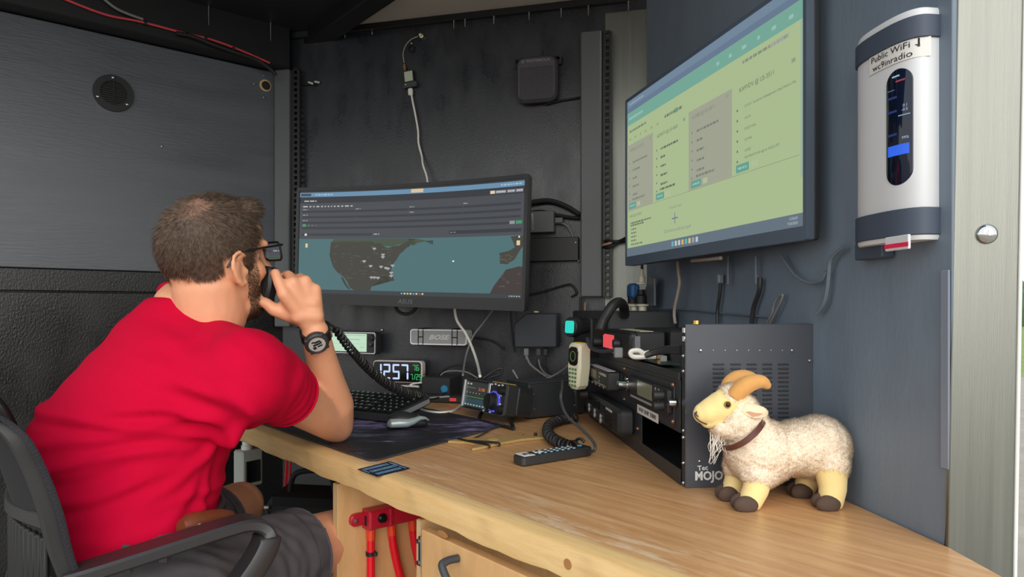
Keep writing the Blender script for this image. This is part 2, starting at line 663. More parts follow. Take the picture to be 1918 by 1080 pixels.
# right wall
wr = struct(MB().box((RWL / 2 + .085, .03, 1.05), (RWL - .17, .06, 2.1), .001).build('wall_right', MATS['paint_right'], None, RW.M))

# ceiling: dark board, white board, bows
def flat_poly(pts, z0, z1):
    b = MB()
    n = len(pts)
    b.v = [(x, y, z0) for x, y in pts] + [(x, y, z1) for x, y in pts]
    b.f = [tuple(range(n))[::-1], tuple(range(n, 2 * n))] + [(i, (i + 1) % n, n + (i + 1) % n, n + i) for i in range(n)]
    b.m = [0] * len(b.f)
    return b
bd = Vector((.647, -.763)).normalized()
bp0 = Vector((-.765, 2.54))
q0 = bp0 - bd * .2
q1 = bp0 + bd * 2.3
ce = struct(flat_poly([(-3.4, .62), (.74, .62), (.74, 1.0), (.5, 2.4), (-.9, 2.75), (-3.4, .95)], CEIL + .03, CEIL + .06).build('ceiling', MATS['frame_black']))
flat_poly([(q0.x, q0.y), (-3.2, .80), (-3.2, .66), (q1.x - .1, .66), (q1.x, q1.y)], CEIL, CEIL + .03).build('panel', MATS['ceiling_dark'], ce)
flat_poly([(q0.x, q0.y), (q1.x, q1.y), (.70, .70), (.44, 2.2)], CEIL, CEIL + .03).build('panel', MATS['ceiling_white'], ce)
for k, off in enumerate((0, 1.02)):
    nrm = Vector((.763, .647))
    f = Frame((bp0.x + nrm.x * off, bp0.y + nrm.y * off), bd)
    MB().box((1.0 if k == 0 else .45, 0, CEIL - .02), (2.4 if k == 0 else .5, .075, .045), .004).build('roof_bow', MATS['frame_black'], ce, f.M)
# thin pale edge strip and screw tips poking down beside the beams
mat('edge_grey', (110, 108, 112), .5)
MB().tube(smooth_path([Vector(((u - 959) / FPX * (CEIL - .03 - CZ) * FPX / (HZ - v), (CEIL - .03 - CZ) * FPX / (HZ - v), CEIL - .03)) for u, v in ((325, 14), (430, 45), (525, 70))]), .005, 6).build('edge_strip', MATS['edge_grey'], ce)
for u, v in ((509, 70), (646, 64), (697, 58), (850, 47), (871, 44), (925, 38), (991, 31), (1051, 26), (1102, 22), (1177, 12)):
    x, z = BW.hit(u, v, -.03)
    MB().cyl((x, -.03, CEIL - .03), (x, -.03, z - .012), .0028, .0012, 8).build('screw_tip', MATS['steel'], wb)
for u, v in ((391, 40), (507, 70)):
    x, z = LW.hit(u, v, -.075)
    MB().cyl((x, -.075, CEIL), (x, -.075, z - .012), .0026, .0012, 8).build('screw_tip', MATS['steel'], wl)

def slotted_post(name, ua, ub, uc, vt, vb, off):
    """steel channel face ua..ub with a slotted flange ub..uc"""
    xa, zt = BW.hit(ua, vt, off); xb, zb = BW.hit(ub, vb, off); xc, _ = BW.hit(uc, vb, off)
    _, zb = BW.hit(ub, vb, off)
    _, zt = BW.hit(ub, vt, off)
    h = zt - zb; zc = (zt + zb) / 2
    root = struct(MB().box(((xa + xb) / 2, off / 2, zc), (xb - xa, abs(off), h), .004).build(name, MATS['post_grey'], None, BW.M))
    w = xc - xb
    m = MB()
    for sx in (.18, .82):
        m.box((xb + w * sx, off * .55, zc), (w * .30, .012, h), .001)
    n = int(h / .021)
    for i in range(n + 1):
        m.box((xb + w * .5, off * .55, zb + h * i / n), (w * .5, .010, .009))
    m.build('slotted_strip', MATS['frame_black'], root, None, kind='stuff')
    return root
slotted_post('trim_3', 513, 541, 557, 128, 612, -.045)
slotted_post('trim_4', 1087, 1126, 1146, 55, 556, -.06)
xa, zt = BW.hit(1150, 50, -.01)
# diagonal aluminium sheet in the corner
p1 = BW.pt(1133, 560, -.006); p2 = p1 + BW.x * .30
SF = Frame((p1.x, p1.y), (p2.x - p1.x, p2.y - p1.y))
sl = .30
struct(MB().box((sl / 2, .003, 1.0), (sl, .006, 2.0), .001).build('trim_5', MATS['aluminium'], None, SF.M))

# door jamb: brushed aluminium plate with a bright edge and a bolt
JF = Frame((RW.M @ Vector((RWL, 0, 0))).to_2d().to_tuple(), (1, -.10))
jm = JF.at(0, 0, CZ) @ RY(.95)
dj = struct(MB().box((.039, .004, 0), (.0775, .008, 2.4), .001).build('door_1', MATS['aluminium'], None, jm))
MB().box((.0785, .003, 0), (.004, .012, 2.4), .001).build('edge_strip', mat('edge_white', (235, 235, 228), .4), dj)
MB().box((.04, .04, 0), (.076, .06, 2.38)).build('door_post', MATS['frame_black'], dj)
jx, jz = JF.hit(1843, 437, 0)
bo = MB()
bo.lathe([(.0125, 0), (.0125, .002), (.0115, .0045), (.007, .0075), (.003, .0085)], 20, RX(90))
bo.lathe([(.0045, .0078), (.004, .0095), (.002, .0098)], 6, RX(90))
bo.build('bolt', mat('chrome', (215, 215, 215), .12, 1.0), dj, T(jx + .0012, 0, jz - CZ))
struct(MB().box((.045, .03, 0), (.03, .03, .0)).build('trim_6', MATS['frame_black'], None, jm)) if False else None

# ground, lawn and far trees outside the doorway
struct(MB().box((10, 6, -.58), (90, 44, .06)).build('ground', MATS['gravel']))
lw_ = MB().box((20, 48, -.57), (160, 64, .06)).build('lawn', MATS['lawn']); lw_['kind'] = 'structure'
tm = MB()
for i in range(60):
    x = 15 + i * 1.5 + rnd.uniform(-.6, .6)
    h = rnd.uniform(3.2, 4.8)
    tm.lathe([(1.1, -.55), (1.3, h * .3), (.9, h * .65), (.1, h)], 7, T(x, 62 + rnd.uniform(-2, 2), 0) @ RZ(rnd.uniform(0, 90)))
t_ = tm.build('treeline', MATS['trees']); t_['kind'] = 'stuff'
# ------------------------------------------------------------------ desk
def wood(name, col, dark, stretch, rough=.38, rot=0.0, ring=22, coat=.0, amt=.5):
    m = bpy.data.materials.new(name); MATS[name] = m
    m.use_nodes = True
    nt = m.node_tree; b = nt.nodes['Principled BSDF']
    tc = nt.nodes.new('ShaderNodeTexCoord'); mp = nt.nodes.new('ShaderNodeMapping')
    mp.inputs['Scale'].default_value = stretch
    mp.inputs['Rotation'].default_value = (0, 0, R(rot))
    nt.links.new(tc.outputs['Object'], mp.inputs[0])
    n1 = nt.nodes.new('ShaderNodeTexNoise'); n1.inputs['Scale'].default_value = 5; n1.inputs['Detail'].default_value = 6
    n1.inputs['Distortion'].default_value = 1.2
    n2 = nt.nodes.new('ShaderNodeTexNoise'); n2.inputs['Scale'].default_value = 60; n2.inputs['Detail'].default_value = 3
    wv = nt.nodes.new('ShaderNodeTexWave'); wv.wave_type = 'BANDS'; wv.bands_direction = 'Y'
    wv.inputs['Scale'].default_value = ring / 10; wv.inputs['Distortion'].default_value = 14; wv.inputs['Detail'].default_value = 3
    wv.inputs['Detail Scale'].default_value = .8
    for n in (n1, n2, wv): nt.links.new(mp.outputs[0], n.inputs['Vector'])
    m1 = nt.nodes.new('ShaderNodeMath'); m1.operation = 'MULTIPLY_ADD'; m1.inputs[1].default_value = .60
    m2 = nt.nodes.new('ShaderNodeMath'); m2.operation = 'MULTIPLY_ADD'; m2.inputs[1].default_value = .3
    m3 = nt.nodes.new('ShaderNodeMath'); m3.operation = 'MULTIPLY'; m3.inputs[1].default_value = .10
    nt.links.new(wv.outputs['Fac'], m3.inputs[0])
    nt.links.new(n2.outputs['Fac'], m2.inputs[0]); nt.links.new(m3.outputs[0], m2.inputs[2])
    nt.links.new(n1.outputs['Fac'], m1.inputs[0]); nt.links.new(m2.outputs[0], m1.inputs[2])
    rp = nt.nodes.new('ShaderNodeMapRange'); rp.inputs[1].default_value = .5 - amt / 2; rp.inputs[2].default_value = .5 + amt / 2
    nt.links.new(m1.outputs[0], rp.inputs[0])
    mx = nt.nodes.new('ShaderNodeMix'); mx.data_type = 'RGBA'
    mx.inputs['A'].default_value = lin(dark); mx.inputs['B'].default_value = lin(col)
    nt.links.new(rp.outputs[0], mx.inputs['Factor'])
    nt.links.new(mx.outputs['Result'], b.inputs['Base Color'])
    b.inputs['Roughness'].default_value = rough
    bp = nt.nodes.new('ShaderNodeBump'); bp.inputs['Strength'].default_value = .08; bp.inputs['Distance'].default_value = .001
    nt.links.new(n2.outputs['Fac'], bp.inputs['Height']); nt.links.new(bp.outputs[0], b.inputs['Normal'])
    return m
wt_ = wood('wood_top', (222, 174, 122), (190, 138, 90), (.9, 9, 9), .33, 0, 14, amt=.36)
nt = wt_.node_tree; b_ = nt.nodes['Principled BSDF']
# worn pale patches along the front edge
tc = nt.nodes.new('ShaderNodeTexCoord'); sx_ = nt.nodes.new('ShaderNodeSeparateXYZ'); nt.links.new(tc.outputs['Object'], sx_.inputs[0])
mr = nt.nodes.new('ShaderNodeMapRange'); mr.inputs[1].default_value = .17; mr.inputs[2].default_value = .04; nt.links.new(sx_.outputs['Y'], mr.inputs[0])
mp = nt.nodes.new('ShaderNodeMapping'); mp.inputs['Scale'].default_value = (3.0, 16, 1); nt.links.new(tc.outputs['Object'], mp.inputs[0])
nz = nt.nodes.new('ShaderNodeTexNoise'); nz.inputs['Scale'].default_value = 3.2; nz.inputs['Detail'].default_value = 7; nz.inputs['Roughness'].default_value = .7; nt.links.new(mp.outputs[0], nz.inputs['Vector'])
m2 = nt.nodes.new('ShaderNodeMapRange'); m2.inputs[1].default_value = .50; m2.inputs[2].default_value = .66; nt.links.new(nz.outputs['Fac'], m2.inputs[0])
ml = nt.nodes.new('ShaderNodeMath'); ml.operation = 'MULTIPLY'; nt.links.new(mr.outputs[0], ml.inputs[0]); nt.links.new(m2.outputs[0], ml.inputs[1])
src = b_.inputs['Base Color'].links[0].from_socket
mx = nt.nodes.new('ShaderNodeMix'); mx.data_type = 'RGBA'; mx.inputs['B'].default_value = lin((232, 208, 176))
nt.links.new(ml.outputs[0], mx.inputs['Factor']); nt.links.new(src, mx.inputs['A']); nt.links.new(mx.outputs['Result'], b_.inputs['Base Color'])
wood('wood_pine', (230, 198, 142), (208, 168, 108), (1.2, 14, 14), .5, 0, 16)
wood('wood_ply', (222, 180, 128), (204, 156, 102), (6, 6, .8), .5, 0, 12)
mat('ply_edge', (214, 182, 134), .6, var=.2, vscale=30, stretch=(8, 8, .4))

DA = Vector((-.6977, 1.7546, 0))
DF = Frame(DA, (.649, -.760))
def dloc(p): return DF.I @ Vector((p[0], p[1], 0))
# tabletop outline in desk coordinates
lwx = LW.I @ DA
n_l = LW.M @ Vector((-.80, 0, 0))
def cross2(p, d, q, e):
    den = d.x * e.y - d.y * e.x
    t = ((q.x - p.x) * e.y - (q.y - p.y) * e.x) / den
    return p + d * t
edge_in = DF.M @ Vector((0, .036, 0))
c_l = cross2(Vector(edge_in), DF.x, LW.M @ Vector((0, -.004, 0)), LW.x)
c_1 = cross2(LW.M @ Vector((0, -.004, 0)), LW.x, BW.M @ Vector((0, -.004, 0)), BW.x)
c_2 = cross2(BW.M @ Vector((0, -.004, 0)), BW.x, RW.M @ Vector((0, -.004, 0)), RW.x)
c_3 = RW.M @ Vector((RWL - .004, -.004, 0))
c_3b = Vector((c_3.x, .70, 0))
c_4 = cross2(Vector(edge_in), DF.x, Vector((0, .70, 0)), Vector((1, 0, 0)))
poly = [DF.I @ p for p in (c_l, c_4, c_3b, c_3, c_2, c_1)]
desk = thing('desk', 'built-in wooden desk with a pale pine front edge running under the monitors', 'desk', DF.M)
b = flat_poly([(p.x, p.y) for p in poly], DZ - .018, DZ)
b.build('tabletop', MATS['wood_top'], desk)
x0 = poly[0].x + .03; x1 = poly[1].x - .002
pe = MB()
N = 60
for i in range(N):     # slightly wavy sawn pine edge
    pass
prof = []
rows = []
for i in range(N + 1):
    x = x0 + (x1 - x0) * i / N
    wz = .0018 * math.sin(x * 23) + .0012 * math.sin(x * 61 + 1)
    wt = .0012 * math.sin(x * 31 + 2)
    rows.append([(x, .036, DZ + .0008), (x, .006, DZ + .0008 + wt * .3), (x, .0, DZ - .005 + wt), (x, .001, DZ - .0425 + wz), (x, .006, DZ - .0455 + wz), (x, .036, DZ - .045)])
for r_ in rows: pe.v += r_
for i in range(N):
    for k in range(6):
        a = i * 6 + k; c = i * 6 + (k + 1) % 6
        pe.f.append((a, c, c + 6, a + 6)); pe.m.append(0)
pe.f.append(tuple(range(6))[::-1]); pe.m.append(0)
pe.f.append(tuple(N * 6 + k for k in range(6))); pe.m.append(0)
pe.build('front_edge', MATS['wood_pine'], desk, None, 50)
# knots in the pine
kx, kz = DF.hit(1063, 1056, 0)
MB().lathe([(.0001, 0), (.004, .0006), (.007, .0004)], 14, T(kx, .0004, kz) @ RX(90)).build('knot', mat('knot', (168, 118, 66), .6), desk)
# plywood side panel left of the battery bay, and the panel right of it
xp1, _ = DF.hit(621, 900, .02)
MB().box((xp1 + .009, .30, .345), (.018, .55, .69), .001).build('side_panel', [MATS['wood_ply'], MATS['ply_edge']], desk)
MB().box((xp1 + .009, .0245, .345), (.0185, .002, .688)).build('panel_edge', MATS['ply_edge'], desk)
xp2, _ = DF.hit(777, 980, .02)
MB().box((xp2 + .006, .30, .345), (.012, .55, .69), .001).build('side_panel', MATS['wood_ply'], desk)
MB().box((xp2 + .006, .0245, .345), (.0125, .002, .688)).build('panel_edge', MATS['ply_edge'], desk)
MB().box(((xp1 + xp2) / 2 + .01, .56, .345), (xp2 - xp1, .012, .68)).build('back_panel', MATS['wood_ply'], desk)
xp3, _ = DF.hit(794, 990, .012)
xp4, _ = DF.hit(1046, 1075, .012)
door = MB().box(((xp3 + xp4) / 2, .016, .385), (xp4 - xp3, .018, .60), .0015).build('door', MATS['wood_ply'], desk)
MB().box((xp3 + .006, .0165, .385), (.0122, .0186, .598), .001).build('door_edge', MATS['ply_edge'], door)
MB().box((xp4 + .05, .016, .385), (.09, .018, .60), .0015).build('door', MATS['wood_ply'], desk)
hx, hz = DF.hit(790, 1040, .0)
h = MB()
h.box((xp3 - .006, .012, hz), (.009, .01, .05), .001)
h.cyl((xp3 - .006, .006, hz + .018), (xp3 - .006, .003, hz + .018), .004)
h.cyl((xp3 - .006, .006, hz - .018), (xp3 - .006, .003, hz - .018), .004)
h.build('hinge', MATS['steel'], desk)
hx, hz = DF.hit(840, 1062, -.02)
h = MB()
h.tube(smooth_path([(hx - .012, .006, hz + .004), (hx - .012, -.018, hz + .004), (hx - .004, -.026, hz - .006), (hx + .05, -.026, hz - .055), (hx + .055, -.018, hz - .06), (hx + .055, .006, hz - .06)], 5), .0065, 8)
h.build('handle', MATS['charcoal'], door)
kx, kz = DF.hit(829, 1000, .007)
MB().lathe([(.0001, .0), (.005, .0004), (.009, 0)], 14, T(kx, .0068, kz) @ RX(90) @ Matrix.Diagonal((1.6, .6, 1, 1))).build('knot', MATS['knot'], door)

# red bus bar with red battery cables on the side panel
x_face = xp1 + .018
SFm = DF.M @ T(x_face, 0, 0) @ RZ(90)     # local -y is out of the panel, x goes into the bay
SI = SFm.inverted()
def shit(u, v, off=0.0):
    o = SI @ Vector((0, 0, CZ)); p = SI @ P(u, v, 1); r_ = p - o
    t = (off - o.y) / r_.y
    q = o + r_ * t
    return q
c0 = shit(672, 970, 0)
bus = thing('bus_bar', 'dark red battery bus bar block screwed inside the open bay under the desk', 'bus bar', SFm @ T(c0.x, 0, c0.z))
b = MB()
L = .20
b.slab([(.006, -.020), (.006, .020), (L, .020), (L, -.020)], -.036, 0, .004)
b.slab([(p[0] - .006, p[1]) for p in rrect(.036, .026, .012, 6)], -.012, 0, .002)
b.box((.055, -.036, .0), (.007, .008, .038), .001)
b.build('cover', MATS['red_paint'], bus)
screw(bus, T(-.013, -.012, 0), .0055)
MB().lathe([(.010, 0), (.010, .006), (.007, .010), (.0001, .011)], 18, T(.034, -.036, .002) @ RX(90)).build('knob', MATS['black_gloss'], bus)
MB().box((.0055, -.020, -.002), (.003, .006, .02)).build('slot', MATS['black'], bus)
for i, (xx, us, lab) in enumerate(((.018, ((690, 1000), (692, 1040), (690, 1085)), 'red battery cable with a black zip tie, straight down from the bus bar'),
                        (.066, ((720, 995), (730, 1040), (745, 1090)), 'red battery cable curving down from the middle of the bus bar'),
                        (.118, ((752, 988), (765, 1040), (778, 1090)), 'red battery cable nearest the back end of the bus bar'))):
    pts = [SFm @ Vector((c0.x + xx, -.018, c0.z - .018))]
    for k in range(2):
        dx = (0, 0) if i == 0 else (.010, .05)
        pts.append(SFm @ Vector((c0.x + xx + dx[k], -.018, c0.z - (.09, .24)[k])))
    sp = smooth_path(pts, 6)
    ca = thing('battery_cable', lab, 'cable', T(*pts[0]), 'red battery cables')
    inv = ca.matrix_world.inverted()
    MB().tube([inv @ p for p in sp], .0085, 10).build('jacket', MATS['red_cable'], ca)
    MB().tube([inv @ p for p in sp[:4]], .0092, 10).build('heat_shrink', MATS['orange_red'], ca)
    if i == 0:
        q = inv @ sp[5]
        z_ = MB(); z_.tube([q + Vector((0, 0, .004)), q - Vector((0, 0, .004))], .0105, 12); z_.box(q + Vector((.011, -.004, 0)), (.008, .007, .008), .001)
        z_.build('zip_tie', MATS['black'], ca)

# grey electrical enclosure, dark bag and wires below the desk
EF = Frame(P(442, 870, 2.05), (.8, -.6)); EF = Frame((EF.o.x, EF.o.y), (.8, -.6))
ex, ez = EF.hit(445, 872, 0)
en = thing('electrical_enclosure', 'pale grey electrical enclosure with a cable gland in the dark below the desk', 'enclosure', EF.at(ex, 0, ez))
w = .05; hh = .11
MB().box((0, .035, -.01), (w, .07, hh), .005).build('box', mat('grey_box', (168, 174, 166), .5), en)
MB().box((w * .5, .036, -.02), (.006, .05, hh * .6), .002).build('window', MATS['black_gloss'], en)
MB().lathe([(.016, 0), (.016, .012), (.013, .014), (.013, .024), (.011, .03), (.005, .032)], 16, T(0, .03, -.01 + hh / 2)).build('cable_gland', MATS['white'], en)
p0 = EF.M @ Vector((ex, .03, ez - .01 + hh / 2 + .03))
tag(MB().tube(smooth_path([p0, p0 + Vector((0, 0, .06)), p0 + Vector((.02, .02, .14))]), .004, 8).build('supply_wire', MATS['red_cable']), 'thin red wire rising from the gland of the grey enclosure', 'wire')
q = P(540, 878, 1.95)
for i in range(2):
    tag(MB().tube(smooth_path([q + Vector((.012 * i, 0, .12)), q + Vector((.010 * i - .004, 0, .03)), q + Vector((.012 * i - .012, .01, -.05))]), .0035, 8).build('supply_wire', MATS['red_cable']), ('left' if i == 0 else 'right') + ' one of two red wires hanging under the desk above the dark bag', 'wire', 'red wires above the bag')
bg = thing('tool_bag', 'black tool bag with a seam and buckle standing under the desk', 'bag', T(*P(575, 1010, 1.95)))
z0 = bg.location.z
b = MB()
for i in range(12):
    pass
prof = [(-.14, -.16), (.16, -.16), (.17, .02), (.13, .13), (-.08, .14), (-.12, .08)]
b.slab(prof, -.08, .10, .02)
b.build('body', mat('bag_cloth', (24, 24, 26), .7, bump=.3, bscale=500), bg)
MB().tube(smooth_path([(-.09, -.083, .12), (-.055, -.084, .02), (-.03, -.084, -.03), (.10, -.084, -.035)]), .0025, 6).build('piping', MATS['charcoal'], bg)
MB().box((-.085, -.085, .118), (.016, .008, .010), .002).build('buckle', MATS['steel'], bg)
MB().tube(smooth_path([(-.05, 0, .13), (-.03, 0, .19), (.06, 0, .19), (.08, 0, .13)]), .008, 8).build('handle', MATS['black_matte'], bg)
bg.location.z = max(.17, z0)

# ------------------------------------------------------------------ desk mat
def onD(u, v, z=DZ): return on_z(u, v, z)
c0 = onD(697, 866); c1 = onD(950, 797)
dirl = Vector((-.649, .760, 0))
c2 = c1 + dirl * .80; c3 = c0 + dirl * .84
loop = []
cs = [c0, c1, c2, c3]
for i in range(4):
    p = cs[i]; a = (cs[i - 1] - p).normalized(); e = (cs[(i + 1) % 4] - p).normalized()
    r_ = .022
    for k in range(7):
        t = k / 6
        loop.append(p + a * r_ * (1 - t) ** 2 + e * r_ * t ** 2)
cen = sum(cs, Vector()) / 4
dm = thing('desk_mat', 'large dark desk mat printed with a faint purple world map', 'desk mat', T(cen.x, cen.y, DZ))
b = flat_poly([(p.x - cen.x, p.y - cen.y) for p in loop], .0004, .0034)
m = mat('mat_print', (30, 28, 34), .55)
nt = m.node_tree; bs = nt.nodes['Principled BSDF']
tc = nt.nodes.new('ShaderNodeTexCoord')
n1 = nt.nodes.new('ShaderNodeTexNoise'); n1.inputs['Scale'].default_value = 9; n1.inputs['Detail'].default_value = 8; n1.inputs['Roughness'].default_value = .7
n2 = nt.nodes.new('ShaderNodeTexNoise'); n2.inputs['Scale'].default_value = 4; n2.inputs['Detail'].default_value = 4
mp = nt.nodes.new('ShaderNodeMapping'); mp.inputs['Rotation'].default_value = (0, 0, R(49)); mp.inputs['Scale'].default_value = (1, 3, 1)
nt.links.new(tc.outputs['Object'], mp.inputs[0]); nt.links.new(mp.outputs[0], n1.inputs['Vector']); nt.links.new(tc.outputs['Object'], n2.inputs['Vector'])
ml = nt.nodes.new('ShaderNodeMath'); ml.operation = 'MULTIPLY'
nt.links.new(n1.outputs['Fac'], ml.inputs[0]); nt.links.new(n2.outputs['Fac'], ml.inputs[1])
rp = nt.nodes.new('ShaderNodeValToRGB')
rp.color_ramp.elements[0].position = .23; rp.color_ramp.elements[0].color = lin((30, 27, 33))
rp.color_ramp.elements[1].position = .37; rp.color_ramp.elements[1].color = lin((140, 130, 176))
e_ = rp.color_ramp.elements.new(.29); e_.color = lin((54, 47, 68))
nt.links.new(ml.outputs[0], rp.inputs[0]); nt.links.new(rp.outputs[0], bs.inputs['Base Color'])
b.build('printed_cloth', m, dm)
st = MB(); st.tube([(p.x - cen.x, p.y - cen.y, .0026) for p in loop] + [(loop[0].x - cen.x, loop[0].y - cen.y, .0026)], .0016, 6)
st.build('stitched_edge', mat('stitch', (56, 55, 50), .8), dm)

# ------------------------------------------------------------------ keyboard
KX = Vector((.86, -.51, 0)).normalized(); KY = Vector((-KX.y, KX.x, 0))
kn = on_z(735, 783, .768)      # near right corner
kw, kd = .40, .165
tilt = math.atan2(.030, kd)
KM = basis(kn, KX, KY * math.cos(tilt) + Vector((0, 0, math.sin(tilt))), Vector((0, 0, 1)) * math.cos(tilt) - KY * math.sin(tilt))
kb = thing('keyboard', 'black keyboard with raised rear edge on the dark desk mat', 'keyboard', KM)
b = MB(); b.slab(rrect(kw, kd, .008, 4), -.008, .012, .002, T(-kw / 2, kd / 2, 0) @ RX(-90) @ Matrix.Identity(4))
b.v = [(x, y, -abs(z) if False else z) for x, y, z in b.v]
b.build('case', mat('key_case', (44, 45, 47), .4), kb)
MB().box((-.0015, kd / 2, -.002), (.004, kd - .014, .014), .001).build('side_strip', MATS['grey'], kb)
MB().box((-kw / 2, kd - .012, -.022), (kw * .8, .02, .024), .002).build('rear_foot', MATS['black'], kb)
keyme = MB().slab(rrect(.0155, .0155, .002, 2), -.0045, .001, .0015, RX(-90)).mesh('key', mat('keycap', (26, 27, 29), .35))
wideme = MB().slab(rrect(.034, .0155, .002, 2), -.0045, .001, .0015, RX(-90)).mesh('key', MATS['keycap'])
ledg = mat('key_legend', (190, 195, 200), .6)
leg = MB()
for r_ in range(6):
    y = .016 + r_ * .0245
    x = -.018
    k = 0
    while x > -kw + .02:
        wide = (r_ == 1 and k in (4, 11)) or (r_ in (2, 3) and k == 4) or (r_ == 0 and 8 <= k <= 10)
        if wide: x -= .0095
        o = link('key', wideme if wide else keyme, kb, T(x, y, .0105))
        leg.box((x - .002, y + .002, .0153), (.0045, .004, .0003))
        x -= .0195 + (.0095 if wide else 0)
        if k in (3, 6): x -= .006
        k += 1
leg.build('legends', ledg, kb, None, kind='stuff')

# ------------------------------------------------------------------ mouse
mn = onD(762, 803)
MX = Vector((.93, .36, 0)).normalized(); MY = Vector((-MX.y, MX.x, 0))
mo = thing('mouse', 'silver and black ergonomic mouse on the dark desk mat', 'mouse', basis((mn.x, mn.y, DZ + .0034), MX, MY, Vector((0, 0, 1))))
def loft(secs, n=18):
    b = MB(); vs_ = []; fs = []
    for (cx, cy, cz, ry, rz) in secs:
        for k in range(n):
            a = 2 * math.pi * k / n
            vs_.append((cx, cy + ry * math.cos(a), cz + rz * math.sin(a)))
    N = len(secs)
    for i in range(N - 1):
        for k in range(n):
            k2 = (k + 1) % n
            fs.append((i * n + k, i * n + k2, (i + 1) * n + k2, (i + 1) * n + k))
    fs.append(tuple(range(n))[::-1]); fs.append(tuple((N - 1) * n + k for k in range(n)))
    return b.add(vs_, fs)
b = loft([(-.048, 0, .012, .010, .008), (-.043, 0, .017, .024, .016), (-.025, 0, .021, .031, .021), (0, 0, .020, .031, .020), (.025, 0, .015, .029, .015), (.042, 0, .011, .024, .011), (.05, 0, .008, .012, .006)])
b.v = [(x, y, max(0.001, z)) for x, y, z in b.v]
b.build('shell', MATS['black_plastic'], mo)
b = loft([(-.050, -.012, .014, .008, .006), (-.045, -.018, .016, .016, .011), (-.025, -.023, .017, .016, .012), (-.005, -.025, .016, .014, .011), (.012, -.024, .019, .011, .009), (.028, -.020, .025, .010, .006), (.042, -.016, .024, .009, .004), (.052, -.012, .018, .006, .003)])
b.build('thumb_rest', mat('mouse_silver', (150, 162, 164), .25, .2), mo)
MB().cyl((.028, .006, .026), (.028, -.002, .026), .006, n=14).build('scroll_wheel', MATS['rubber'], mo)

# ------------------------------------------------------------------ sticker card
cs = [onD(669, 880), onD(706, 894), onD(768, 878), onD(730, 865)]
cen = sum(cs, Vector()) / 4
sk = thing('sticker', 'small navy sticker with pale blue lettering on the desk front edge', 'sticker', T(cen.x, cen.y, DZ + .0012))
flat_poly([(p.x - cen.x, p.y - cen.y) for p in cs], 0, .0006).build('card', mat('navy', (22, 26, 58), .4), sk)
e1 = cs[2] - cs[1]; e2 = cs[0] - cs[1]
b = MB()
def sq(a, c):  # card coordinates 0..1
    return cs[1] + e1 * a + e2 * c - cen
for row, (a0, a1, c0_) in enumerate(((.12, .80, .12), (.12, .86, .42), (.10, .82, .72))):
    a = a0
    while a < a1:
        w = rnd.uniform(.022, .034)
        for (ca, cb_) in (((0, .17),) if rnd.random() < .5 else ((0, .07), (.10, .17))):
            q = [sq(a, c0_ + ca), sq(a + w, c0_ + ca), sq(a + w, c0_ + cb_), sq(a, c0_ + cb_)]
            b.add([(p.x, p.y, .0009) for p in q], [(0, 1, 2, 3)])
        a += w + .022
for (a0, a1, c0_, c1_) in ((.90, .93, .08, .4), (.90, .94, .45, .9), (.04, .06, .45, .85)):
    q = [sq(a0, c0_), sq(a1, c0_), sq(a1, c1_), sq(a0, c1_)]
    b.add([(p.x, p.y, .0009) for p in q], [(0, 1, 2, 3)])
b.build('lettering', mat('pale_blue', (140, 195, 225), .5), sk)
# ------------------------------------------------------------------ flat screens
def emat(c, k=1.0):
    return mat('glow_%d_%d_%d_%d' % (c[0], c[1], c[2], int(k * 100)), c, .4, emit=k)

class Screen:
    def __init__(s, w, h):
        s.w = w; s.h = h; s.b = MB(); s.mats = []; s.extra = []
    def mi(s, c):
        m = emat(c)
        if m not in s.mats: s.mats.append(m)
        return s.mats.index(m)
    ymap = None
    def pt(s, x, y, l):
        if s.ymap: y = s.ymap(y)
        return ((x - .5) * s.w, -.0003 * l, (.5 - y) * s.h)
    def poly(s, pts, c, l=1):
        n = len(pts)
        a = sum(pts[i][0] * pts[(i + 1) % n][1] - pts[(i + 1) % n][0] * pts[i][1] for i in range(n))
        if a > 0: pts = pts[::-1]
        s.b.add([s.pt(x, y, l) for x, y in pts], [tuple(range(n))], None, s.mi(c))
    def rect(s, x0, y0, x1, y1, c, l=1):
        s.poly([(x0, y0), (x1, y0), (x1, y1), (x0, y1)], c, l)
    def dashes(s, x0, y, x1, h, c, l=2, wmin=.006, wmax=.02, gap=.004):
        x = x0
        while x < x1:
            w = min(rnd.uniform(wmin, wmax), x1 - x)
            s.rect(x, y, x + w, y + h, c, l)
            x += w + gap
    def text(s, txt, x, y, size, c, l=3, **kw):
        s.extra.append((text_mesh(txt, size * s.h, ext=0, **kw), s.pt(x, y, l), c))
    def mesh(s, name, bend=None):
        for me, p, c in s.extra:
            vs_ = [(v.co.x + p[0], p[1], v.co.z + p[2]) for v in me.vertices]
            s.b.add(vs_, [tuple(f.vertices) for f in me.polygons], None, s.mi(c))
            bpy.data.meshes.remove(me)
        me = s.b.mesh(name, s.mats, None)
        if bend: bend_mesh(me, bend)
        return me

def bend_mesh(me, sag, hw=None, cuts=24):
    bm = bmesh.new(); bm.from_mesh(me)
    xs = [v.co.x for v in bm.verts]
    hw = hw or max(abs(min(xs)), abs(max(xs)))
    for i in range(1, cuts):
        x = -hw + 2 * hw * i / cuts
        bmesh.ops.bisect_plane(bm, geom=bm.verts[:] + bm.edges[:] + bm.faces[:], plane_co=(x, 0, 0), plane_no=(1, 0, 0))
    for v in bm.verts:
        v.co.y += sag * (1 - (v.co.x / hw) ** 2)
    bm.to_mesh(me); bm.free(); me.update()

